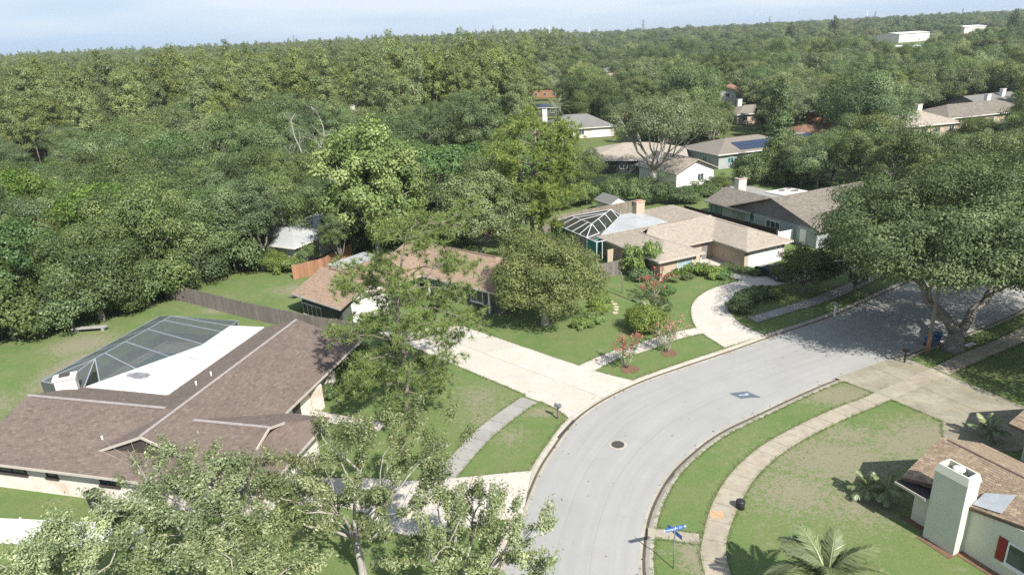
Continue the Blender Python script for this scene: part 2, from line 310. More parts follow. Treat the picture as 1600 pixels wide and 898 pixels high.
M['bark_pale'] = plain('pale_oak_bark', (0.40, 0.37, 0.33), (0.28, 0.255, 0.225), 2.2, 0.95, bump=0.7, bscale=9)
M['bark_pine'] = plain('pine_bark', (0.25, 0.205, 0.17), (0.16, 0.13, 0.11), 2.2, 0.95, bump=0.8, bscale=7)
M['bark_dead'] = plain('dead_wood', (0.34, 0.31, 0.275), (0.26, 0.235, 0.205), 2.2, 0.9)

# ------------------------------------------------------------------ helpers: meshes and objects
def link(o, parent=None, **props):
    COL.objects.link(o)
    if parent is not None: o.parent = parent
    for k, v in props.items(): o[k] = v
    return o

class MB:
    def __init__(s): s.v = []; s.f = []; s.m = []; s.t = []; s.sm = []
    def add(s, vs, fs, m=0, tone=0.5, smooth=False):
        b = len(s.v); s.v += [tuple(map(float, v)) for v in vs]
        s.t += list(tone) if isinstance(tone, (list, tuple)) else [tone]*len(vs)
        for f in fs: s.f.append(tuple(i+b for i in f)); s.m.append(m); s.sm.append(smooth)
        return s
    def hexa(s, p, m=0, tone=0.5):   # p: 4 bottom then 4 top
        return s.add(p, [(0, 3, 2, 1), (4, 5, 6, 7), (0, 1, 5, 4), (1, 2, 6, 5), (2, 3, 7, 6), (3, 0, 4, 7)], m, tone)
    def box(s, c, size, rz=0.0, m=0, tone=0.5):
        cx, cy_, cz = c; sx, sy, sz = (x/2 for x in size); ca, sa = math.cos(rz), math.sin(rz)
        p = [(cx+x*ca-y*sa, cy_+x*sa+y*ca, cz+z) for z in (-sz, sz) for x, y in ((-sx, -sy), (sx, -sy), (sx, sy), (-sx, sy))]
        return s.hexa(p, m, tone)
    def beam(s, a, b, w, h=None, m=0):
        a, b = Vector(a), Vector(b); h = h or w; d = (b-a).normalized()
        up = Vector((0, 0, 1)) if abs(d.z) < 0.95 else Vector((1, 0, 0))
        x = d.cross(up).normalized()*w/2; y = x.cross(d).normalized()*h/2
        return s.hexa([a-x-y, a+x-y, b+x-y, b-x-y, a-x+y, a+x+y, b+x+y, b-x+y], m)
    def tube(s, pts, rad, n=6, m=0, cap=True):
        pts = [Vector(p) for p in pts]; rings = []; ref = Vector((0.31, 0.95, 0.1))
        for i, p in enumerate(pts):
            d = (pts[min(i+1, len(pts)-1)]-pts[max(i-1, 0)]).normalized()
            x = d.cross(ref).normalized(); y = d.cross(x)
            rings.append([p+(x*math.cos(2*math.pi*k/n)+y*math.sin(2*math.pi*k/n))*rad[i] for k in range(n)])
        vs = [v for r in rings for v in r]; fs = []
        for i in range(len(pts)-1):
            for k in range(n): fs.append((i*n+k, i*n+(k+1) % n, (i+1)*n+(k+1) % n, (i+1)*n+k))
        if cap: fs += [tuple(range(n-1, -1, -1)), tuple((len(pts)-1)*n+k for k in range(n))]
        return s.add(vs, fs, m, 0.5, True)
    def prism(s, poly, z0, z1, m=0, tone=0.5):
        n = len(poly); vs = [(x, y, z0) for x, y in poly]+[(x, y, z1) for x, y in poly]
        tri = [tuple(t) for t in tessellate_polygon([[Vector((x, y, 0)) for x, y in poly]])]
        ar = sum(poly[i][0]*poly[(i+1) % n][1]-poly[(i+1) % n][0]*poly[i][1] for i in range(n))
        def fix(t):
            a, b, c = (poly[i] for i in t); cr = (b[0]-a[0])*(c[1]-a[1])-(b[1]-a[1])*(c[0]-a[0])
            return t if cr > 0 else t[::-1]
        tri = [fix(t) for t in tri]
        fs = [tuple(i+n for i in t) for t in tri]+[t[::-1] for t in tri]
        for i in range(n):
            j = (i+1) % n; q = (i, j, j+n, i+n); fs.append(q if ar > 0 else q[::-1])
        return s.add(vs, fs, m, tone)
    def slab(s, poly, th, m=0, tone=0.5):   # sloped polygon, extruded straight down
        n = len(poly); vs = list(poly)+[(x, y, z-th) for x, y, z in poly]
        tri = [tuple(t) for t in tessellate_polygon([[Vector((x, y, 0)) for x, y, z in poly]])]
        def fix(t):
            a, b, c = (poly[i] for i in t); cr = (b[0]-a[0])*(c[1]-a[1])-(b[1]-a[1])*(c[0]-a[0])
            return t if cr > 0 else t[::-1]
        tri = [fix(t) for t in tri]
        fs = tri+[tuple(i+n for i in t[::-1]) for t in tri]+[(i+n, j+n, j, i) for i, j in ((k, (k+1) % n) for k in range(n))]
        return s.add(vs, fs, m, tone)
    def mesh(s, name, mats):
        me = bpy.data.meshes.new(name); me.from_pydata(s.v, [], s.f)
        mats = mats if isinstance(mats, (list, tuple)) else [mats]
        for mm in mats: me.materials.append(M[mm] if isinstance(mm, str) else mm)
        me.polygons.foreach_set('material_index', s.m); me.polygons.foreach_set('use_smooth', s.sm)
        a = me.attributes.new('tone', 'FLOAT', 'POINT'); a.data.foreach_set('value', s.t)
        me.update(); return me
    def build(s, name, mats, parent=None, **props):
        return link(bpy.data.objects.new(name, s.mesh(name, mats)), parent, **props)

def thing(name, label, cat, loc=(0, 0, 0), rz=0.0, group=None):
    o = bpy.data.objects.new(name, None); COL.objects.link(o); o.location = loc; o.rotation_euler = (0, 0, rz)
    o.empty_display_size = 0.3; o['label'] = label; o['category'] = cat
    if group: o['group'] = group
    return o
def tag(o, label, cat, group=None):
    o['label'] = label; o['category'] = cat
    if group: o['group'] = group
    return o
def meshobj(name, me, parent=None, **props): return link(bpy.data.objects.new(name, me), parent, **props)
def dup(root, loc, rz=0.0, scale=1.0, label=None, group=None):
    r = root.copy(); COL.objects.link(r); r.location = loc; r.rotation_euler = (0, 0, rz); r.scale = (scale, scale, scale) if not isinstance(scale, tuple) else scale
    if label: r['label'] = label
    if group: r['group'] = group
    for ch in list(root.children):
        c = ch.copy(); COL.objects.link(c); c.parent = r
        for g in list(ch.children):
            d = g.copy(); COL.objects.link(d); d.parent = c
    return r

def curve(pts, step=0.5):
    P = [Vector((*p, 0)) if len(p) == 2 else Vector(p) for p in pts]
    P = [P[0]*2-P[1]]+P+[P[-1]*2-P[-2]]; o = []
    for i in range(1, len(P)-2):
        n = max(2, int((P[i+1]-P[i]).length/step))
        for k in range(n):
            t = k/n; a, b, c, d = P[i-1:i+3]
            o.append(0.5*((2*b)+(c-a)*t+(2*a-5*b+4*c-d)*t*t+(3*b-a-3*c+d)*t**3))
    o.append(P[-2]); return o
def resample(pts, n):
    P = [Vector((*p, 0)) if len(p) == 2 else Vector(p) for p in pts]; L_ = [0]
    for a, b in zip(P, P[1:]): L_.append(L_[-1]+(b-a).length)
    o = []; j = 0
    for k in range(n+1):
        s = L_[-1]*k/n
        while j < len(P)-2 and L_[j+1] < s: j += 1
        t = (s-L_[j])/max(1e-9, L_[j+1]-L_[j]); o.append(P[j].lerp(P[j+1], min(1, t)))
    return o
def offset(pts, d):
    o = []
    for i, p in enumerate(pts):
        t = (pts[min(i+1, len(pts)-1)]-pts[max(i-1, 0)]).normalized(); o.append(p+Vector((-t.y, t.x, 0))*d)
    return o

# positions of the trees in metres: kind, x, y, scale
TREES = [('oak1',-54.7,62.3,0.78),('oak6',-43.6,67.5,0.81),('oak5',-50.5,68.0,0.9),('oak6',-58.2,69.6,1.1),('oak3',-64.3,74.1,0.84),('oak3',-51.5,74.2,0.95),('oak0',-41.8,74.4,0.97),('oak7',64.7,76.9,0.96),('oak0',-69.4,78.8,0.99),('oak1',-36.9,79.6,0.8),('oak5',-47.2,79.8,1.18),('oak0',-60.7,79.9,0.89),('oak2',-31.0,81.8,0.95),('oak5',-52.5,83.5,0.96),('oak3',62.1,83.7,0.98),('oak1',73.0,83.7,1.06),('oak0',-59.8,86.1,0.77),('oak5',-38.3,86.1,0.9),('oak0',-66.1,86.2,0.9),('oak7',67.6,87.6,0.79),('oak7',58.9,89.0,0.92),('oak7',73.5,89.6,0.7),('oak6',-45.8,90.3,0.86),('oak0',-71.8,90.5,0.96),('oak1',-78.9,91.3,0.78),('oak7',69.7,91.5,0.71),('oak7',78.1,92.6,0.97),('oak2',-39.9,92.8,0.8),('oak0',-55.6,93.2,0.79),('oak1',-61.5,93.3,0.77),('oak3',-1.8,93.3,0.87),('oak2',66.7,94.1,0.66),('oak6',58.2,94.9,0.83),('oak5',-69.0,96.1,0.97),('oak6',-49.9,96.5,0.84),('oak1',-17.0,96.9,1.0),('oak3',78.1,97.6,0.65),('oak3',72.1,97.8,0.79),('oak3',-41.2,98.2,0.76),('oak5',2.0,98.4,1.01),('oak3',83.1,98.4,0.75),('oak5',-64.0,98.5,0.83),('oak2',-3.8,99.0,0.75),('oak3',-76.3,99.0,0.89),('oak7',61.8,99.2,0.9),('oak2',-33.7,100.3,0.89),('oak0',67.3,100.5,0.82),('oak7',57.0,101.0,0.76),('oak0',-28.3,101.4,0.75),('oak5',-83.2,101.5,0.84),('oak7',88.2,102.1,0.76),('oak2',-45.8,102.5,0.85),('oak7',76.3,102.7,0.86),('oak0',-65.9,104.1,0.9),('oak6',-38.9,104.1,0.89),('oak6',-57.6,104.2,0.93),('oak6',1.7,105.3,0.84),('oak0',68.7,106.1,0.71),('oak2',-80.2,106.3,0.98),('oak0',56.0,107.1,0.9),('oak7',82.0,107.3,0.88),('oak7',87.2,107.7,0.7),('oak0',92.0,108.1,0.67),('oak7',62.3,108.2,0.82),('oak1',-20.6,108.2,1.2),('oak1',-73.9,108.4,0.85),('oak5',-4.2,108.5,1.03),('oak0',-44.4,109.6,0.9),('oak1',-10.7,109.7,0.88),('oak0',-92.3,110.3,1.01),('oak3',76.4,110.6,0.66),('oak1',51.1,110.6,0.69),('oak6',-59.1,111.1,0.88),('oak6',-33.0,111.2,0.84),('oak2',1.2,111.4,0.92),('oak6',-51.7,111.6,1.01),('oak1',-83.6,112.1,0.89),('oak3',71.9,112.5,0.7),('oak6',12.1,112.5,0.65),('oak3',67.5,112.6,0.68),('oak2',90.3,113.2,1.16),('oak3',96.7,113.5,0.87),('oak3',61.1,113.8,0.69),('oak6',-65.4,114.0,0.91),('oak0',-76.4,114.2,0.8),('oak1',55.5,114.9,0.7),('oak3',50.4,115.4,0.77),('oak3',5.5,115.6,0.82),('oak5',-27.3,115.9,1.01),('oak2',-18.4,116.3,1.07),('oak7',82.4,116.8,0.74),('oak2',-71.2,116.9,0.87),('oak3',67.1,117.1,0.67),('oak3',13.6,117.7,0.7),('cone',63.4,117.9,1.09),('oak0',-93.5,118.3,1.06),('oak7',92.9,118.3,0.81),('oak6',-42.0,118.8,1.14),('oak7',86.7,119.6,0.74),('oak7',54.7,119.7,0.69),('oak5',-57.0,119.7,1.09),('oak2',-85.8,119.8,0.86),('oak5',-80.5,121.3,0.81),('oak0',-64.4,121.6,0.78),('oak7',64.3,121.7,0.78),('oak0',-22.0,121.8,0.86),('cone',48.9,121.9,0.94),('oak3',98.2,122.1,1.03),('oak2',-49.0,122.5,1.13),('oak0',-30.2,122.5,0.85),('oak0',-71.4,123.5,1.07),('oak6',92.1,123.5,0.67),('oak6',85.3,124.2,0.69),('oak0',-91.1,124.9,0.76),('oak3',9.3,125.0,0.67),('cone',50.2,125.3,1.11),('oak5',-18.7,126.5,0.85),('oak3',68.7,127.1,0.84),('oak1',-55.8,127.1,0.96),('oak2',-101.0,127.5,1.27),('oak3',1.4,128.0,0.93),('oak5',-32.0,128.1,0.87),('oak0',-24.4,128.7,0.87),('oak1',102.3,129.0,0.94),('oak6',-39.0,129.1,0.81),('oak3',-65.2,129.5,1.28),('oak3',90.1,129.6,0.68),('cone',66.2,131.1,0.98),('oak2',-81.6,131.4,0.83),('oak3',93.3,132.5,0.65),('oak0',-48.6,132.6,1.23),('oak3',111.0,132.7,0.67),('oak6',67.9,133.7,0.65),('oak2',-15.6,133.8,1.23),('oak4',-107.0,133.9,0.8),('oak6',-34.9,134.0,0.79),('oak2',-4.2,134.1,1.19),('oak2',-27.7,134.6,0.88),('oak6',-75.7,134.8,1.01),('oak6',-57.7,134.8,0.94),('oak2',-97.1,134.9,0.82),('oak2',106.0,135.4,0.8),('oak2',112.5,137.5,1.07),('oak6',72.6,138.5,1.19),('oak6',-66.4,138.9,0.78),('oak1',-101.4,139.3,0.86),('oak2',-43.6,139.6,1.16),('oak7',-80.9,139.9,1.0),('oak2',-53.9,140.2,0.77),('oak7',2.2,140.9,0.75),('oak2',-109.0,140.9,1.11),('oak2',-25.2,140.9,1.01),('oak2',-33.8,141.9,1.03),('oak2',-72.0,143.0,0.81),('oak2',117.3,143.5,1.1),('oak1',-6.6,143.9,1.08),('oak0',111.7,144.1,0.89),('oak6',-115.6,144.4,0.96),('oak2',-88.6,144.6,0.84),('oak7',-62.1,144.7,1.21),('oak3',-19.2,145.1,0.96),('oak2',-40.0,145.8,1.09),('oak0',75.7,145.9,0.88),('oak2',-48.0,146.8,1.08),('oak0',-28.6,148.5,0.8),('oak7',4.0,148.5,0.77),('oak1',-78.8,149.1,1.09),('oak3',116.5,149.5,0.81),('oak2',-110.3,149.6,1.0),('oak6',-54.8,149.9,0.85),('oak7',-88.8,150.2,0.8),('oak7',36.1,150.3,0.82),('oak6',-14.1,151.7,0.81),('oak3',-37.7,152.3,0.75),('oak0',-117.2,153.1,0.96),('oak2',-6.8,153.6,1.05),('oak7',121.4,153.7,1.17),('oak3',-70.1,154.1,0.82),('oak3',-61.3,154.1,1.08),('oak0',-43.8,154.5,0.79),('cone',33.6,154.7,0.92),('oak3',-19.9,155.2,0.76),('oak0',38.5,155.7,0.67),('oak3',47.0,156.0,0.78),('cone',61.8,156.1,1.38),('oak3',-82.9,157.0,1.2),('oak3',128.0,158.1,0.67),('oak6',-51.6,158.3,1.17),('oak1',0.7,158.6,0.87),('oak3',-30.8,158.9,1.06),('cone',32.8,159.7,1.04),('oak4',-75.8,160.0,0.79),('oak1',-127.0,160.8,0.84),('oak7',-42.6,160.8,0.82),('oak4',45.3,161.1,0.78),('oak2',-59.9,161.5,0.81),('oak0',132.6,161.6,0.94),('oak3',-16.0,161.7,0.8),('oak7',-66.4,162.0,1.08),('oak7',-6.7,162.3,0.99),('oak7',-119.8,162.6,0.96),('oak2',-22.0,162.6,0.99),('oak3',38.3,163.2,0.81),('oak3',50.3,165.7,0.65),('oak4',-73.5,166.0,0.77),('oak4',-37.3,166.1,0.75),('oak0',-48.6,166.5,1.17),('oak0',-103.5,167.0,0.81),('oak7',-57.9,167.7,1.09),('oak2',-31.1,167.8,0.75),('oak0',35.2,167.9,0.83),('oak0',44.6,168.0,1.04),('oak3',-17.3,168.1,0.79),('oak4',66.4,168.1,0.83),('oak1',136.2,168.2,0.87),('oak7',-24.9,168.8,0.99),('oak3',-10.8,168.8,0.82),('cone',53.6,169.0,0.91),('oak4',-81.8,169.1,1.24),('oak0',85.3,169.3,0.8),('oak4',-42.2,170.9,0.81),('oak6',-133.8,171.0,1.28),('oak3',-5.1,172.2,0.97),('oak0',-108.4,172.4,0.87),('oak0',-90.3,172.8,0.93),('oak2',88.3,172.9,0.8),('oak2',80.5,173.0,0.87),('cone',47.9,173.8,1.23),('oak1',38.7,174.4,0.84),('oak3',73.8,174.4,1.03),('oak6',51.5,174.5,0.71),('oak7',-97.2,174.7,0.87),('oak0',-48.1,174.9,0.89),('oak3',-62.6,175.1,1.18),('oak6',137.1,175.9,0.97),('oak1',93.2,176.0,0.87),('oak0',-17.5,176.1,0.92),('oak2',68.0,176.1,0.93),('oak6',100.7,176.4,0.69),('oak7',-33.5,177.1,0.88),('oak7',44.7,177.3,0.94),('oak4',55.0,177.7,0.65),('oak7',-55.2,178.9,0.86),('oak2',-9.4,179.0,1.22),('oak0',-83.9,179.3,0.79),('oak2',141.9,180.2,1.02),('cone',35.9,180.8,0.96),('oak1',-92.2,181.5,0.92),('oak4',73.6,181.6,0.77),('oak7',99.7,182.6,1.16),('cone',147.3,182.7,1.13),('oak3',-102.0,182.9,0.81),('oak0',-114.0,183.1,1.03),('oak1',49.2,183.1,0.89),('oak3',-135.1,183.1,1.24),('oak0',38.1,183.1,0.7),('oak4',-1.2,183.5,0.78),('cone',68.4,183.5,1.06),('oak7',-144.4,183.7,1.05),('oak6',-42.0,184.6,0.75),('oak4',42.8,185.0,0.75),('oak3',94.3,185.0,0.68),('oak3',55.6,185.6,0.66),('oak1',143.7,185.8,0.77),('oak2',-120.2,186.1,0.77),('oak7',-49.5,186.5,0.94),('oak6',-84.5,187.3,1.16),('oak6',-72.8,187.9,0.92),('oak6',-23.3,188.2,0.84),('oak2',-59.5,188.4,1.25),('oak3',103.1,188.6,0.68),('oak1',149.9,188.7,0.84),('cone',70.2,188.8,0.91),('oak6',48.3,189.4,0.69),('cone',97.0,189.5,0.92),('oak4',76.9,189.5,0.84),('oak2',91.5,190.4,0.93),('oak2',-29.1,190.5,0.77),('oak1',83.3,191.2,0.97),('oak7',40.8,191.3,0.75),('oak4',-104.9,191.6,0.93),('oak6',146.1,193.7,0.65),('pine0',-114.3,170.2,0.99),('pine1',3.6,170.3,0.87),('pine1',-67.5,170.5,1.0),('pine1',-124.4,170.7,0.98),('pine1',-27.5,174.5,1.02),('pine2',-120.6,175.7,0.91),('pine0',-112.7,175.9,0.95),('pine0',-74.0,176.1,0.96),('pine1',-128.0,177.4,1.03),('pine0',2.6,177.5,1.01),('pine1',-106.2,178.5,1.01),('pine2',-26.0,179.0,0.9),('pine1',-78.3,180.1,0.88),('pine0',-124.3,180.8,0.97),('pine2',-22.8,182.9,1.12),('pine0',-68.4,182.9,0.9),('pine2',-30.9,183.6,1.08),('pine2',-127.3,185.0,0.93),('pine1',-12.0,185.6,1.04),('pine0',-17.5,186.7,1.1),('pine1',-66.3,187.0,1.08),('pine0',-109.8,187.4,0.97),('pine0',3.7,188.2,0.98),('pine1',-98.6,188.4,1.1),('pine0',-91.6,188.4,0.95),('pine2',-142.2,189.8,0.93),('pine1',-148.5,191.0,1.1),('pine1',-128.7,191.4,1.11),('pine0',-122.4,191.8,0.88),('pine1',-5.7,192.0,1.13),('pine1',-18.9,193.0,0.89),('pine1',-91.5,193.0,1.13),('pine0',-24.3,193.4,0.95),('pine1',-67.9,193.6,0.91),('pine1',1.5,193.8,1.15),('pine1',-12.7,193.9,1.1),('pine1',-139.8,194.0,1.1),('pine1',-81.3,194.4,1.09),('pine0',-116.1,194.8,1.13),('pine1',-48.8,195.7,1.05),('pine0',-148.4,195.7,0.91),('pine1',-33.7,197.3,0.86),('pine0',-17.9,198.1,0.99),('pine0',-57.5,198.5,1.14),('pine1',-3.0,198.5,0.88),('pine0',-95.3,199.0,1.14),('pine0',-143.7,199.2,0.87),('pine1',-123.6,199.6,1.03),('pine1',-132.1,199.6,1.09),('pine1',-10.9,200.2,0.92),('pine1',3.3,200.3,1.02),('pine1',-22.8,200.3,0.87),('pine1',-115.8,200.8,0.89),('pine1',-155.1,201.1,0.88),('pine0',-81.3,201.2,1.14),('pine1',-28.4,201.4,0.92),('pine0',-147.8,201.5,0.95),('pine2',-102.5,201.8,0.87),('pine0',-35.0,202.2,1.03),('pine0',-71.3,202.4,0.88),('pine1',-60.5,203.7,1.09),('pine0',-97.0,204.0,0.88),('pine2',-47.8,204.3,0.86),('pine1',-140.2,204.3,0.98),('pine1',-127.4,204.4,1.1),('pine1',-18.6,204.8,0.89),('pine2',-77.6,205.0,1.07),('pine1',-108.2,205.2,1.1),('pine1',-55.3,205.4,1.05),('pine2',-2.0,206.0,1.04),('pine1',-67.3,206.2,1.1),('pine0',-91.7,206.3,1.11),('pine0',-9.3,206.3,0.89),('pine1',-155.0,206.6,1.13),('pine1',-26.6,206.9,1.09),('pine2',-35.2,207.1,0.87),('pine1',3.6,207.2,0.87),('pine2',-147.8,207.3,1.0),('pine1',-103.4,207.3,0.99),('pine1',-119.0,207.8,1.08),('pine0',-14.2,208.0,1.12),('pine2',-51.6,208.3,1.1),('pine2',-160.4,208.4,0.87),('pine1',-84.6,209.0,1.04),('pine0',-96.6,209.0,1.11),('pine1',-135.9,209.1,1.0),('pine1',-112.7,209.2,1.04),('pine2',-129.7,209.2,0.9),('pine1',-22.8,210.1,1.04),('pine1',-59.1,210.2,1.12),('pine0',-142.4,210.5,0.97),('pine2',-126.0,211.1,0.92),('pine2',-33.8,211.6,1.05),('pine1',-77.4,211.6,1.05),('pine1',-8.1,211.7,1.01),('pine1',-0.9,212.0,1.11),('pine0',-71.4,212.2,0.91),('pine1',-163.7,212.3,0.96),('pine0',-149.9,212.7,1.06),('pine1',-105.5,212.8,1.11),('pine1',-53.5,212.8,1.01),('pine2',-100.6,212.8,0.96),('pine1',-91.1,213.1,1.03),('pine0',4.8,213.1,1.06),('pine1',-27.8,213.2,0.97),('pine1',-14.0,213.6,0.89),('pine2',-157.9,213.8,1.09),('pine0',-83.0,214.2,1.06),('pine2',-138.8,214.3,0.86),('pine2',-123.3,214.5,0.89),('pine1',-117.2,215.7,0.93),('pine0',-143.9,216.0,1.06),('pine1',-66.8,216.2,1.11),('pine0',-22.0,216.3,1.01),('pine0',-35.3,216.5,0.94),('pine2',-167.0,216.8,1.03),('pine1',-97.2,217.3,0.99),('pine0',0.3,217.3,0.92),('pine2',-131.3,217.7,1.09),('pine1',-108.1,217.7,1.08),('pine0',-91.3,217.8,1.12),('pine2',-136.2,218.1,0.87),('pine1',-17.7,218.4,1.02),('pine0',-61.4,218.5,0.99),('pine1',-8.9,218.9,1.02),('pine0',-161.8,218.9,0.86),('pine1',-79.4,219.6,1.07),('pine2',-55.0,219.6,1.11),('pine1',-113.0,219.9,1.03),('pine2',-70.5,220.4,0.93),('pine1',-140.8,220.6,0.9),('pine2',-85.3,220.9,1.07),('pine2',-123.7,221.0,0.89),('pine2',-28.6,221.0,1.05),('pine1',-66.4,221.9,1.06),('pine1',-168.5,222.0,1.1),('pine1',-34.9,222.0,1.11),('pine1',-21.0,222.1,1.01),('pine0',-101.8,222.4,1.03),('pine1',4.4,222.5,0.96),('pine2',-75.0,222.9,0.92),('pine1',-2.7,223.1,1.13),('pine1',-12.4,223.4,0.86),('pine2',-172.7,223.5,0.97),('pine1',-96.9,224.3,1.09),('pine1',-82.2,224.5,1.14),('pine1',-108.0,224.6,1.01),('pine0',-137.0,224.6,1.01),('pine2',-63.3,224.7,0.88),('pine0',-117.9,224.9,1.09)]
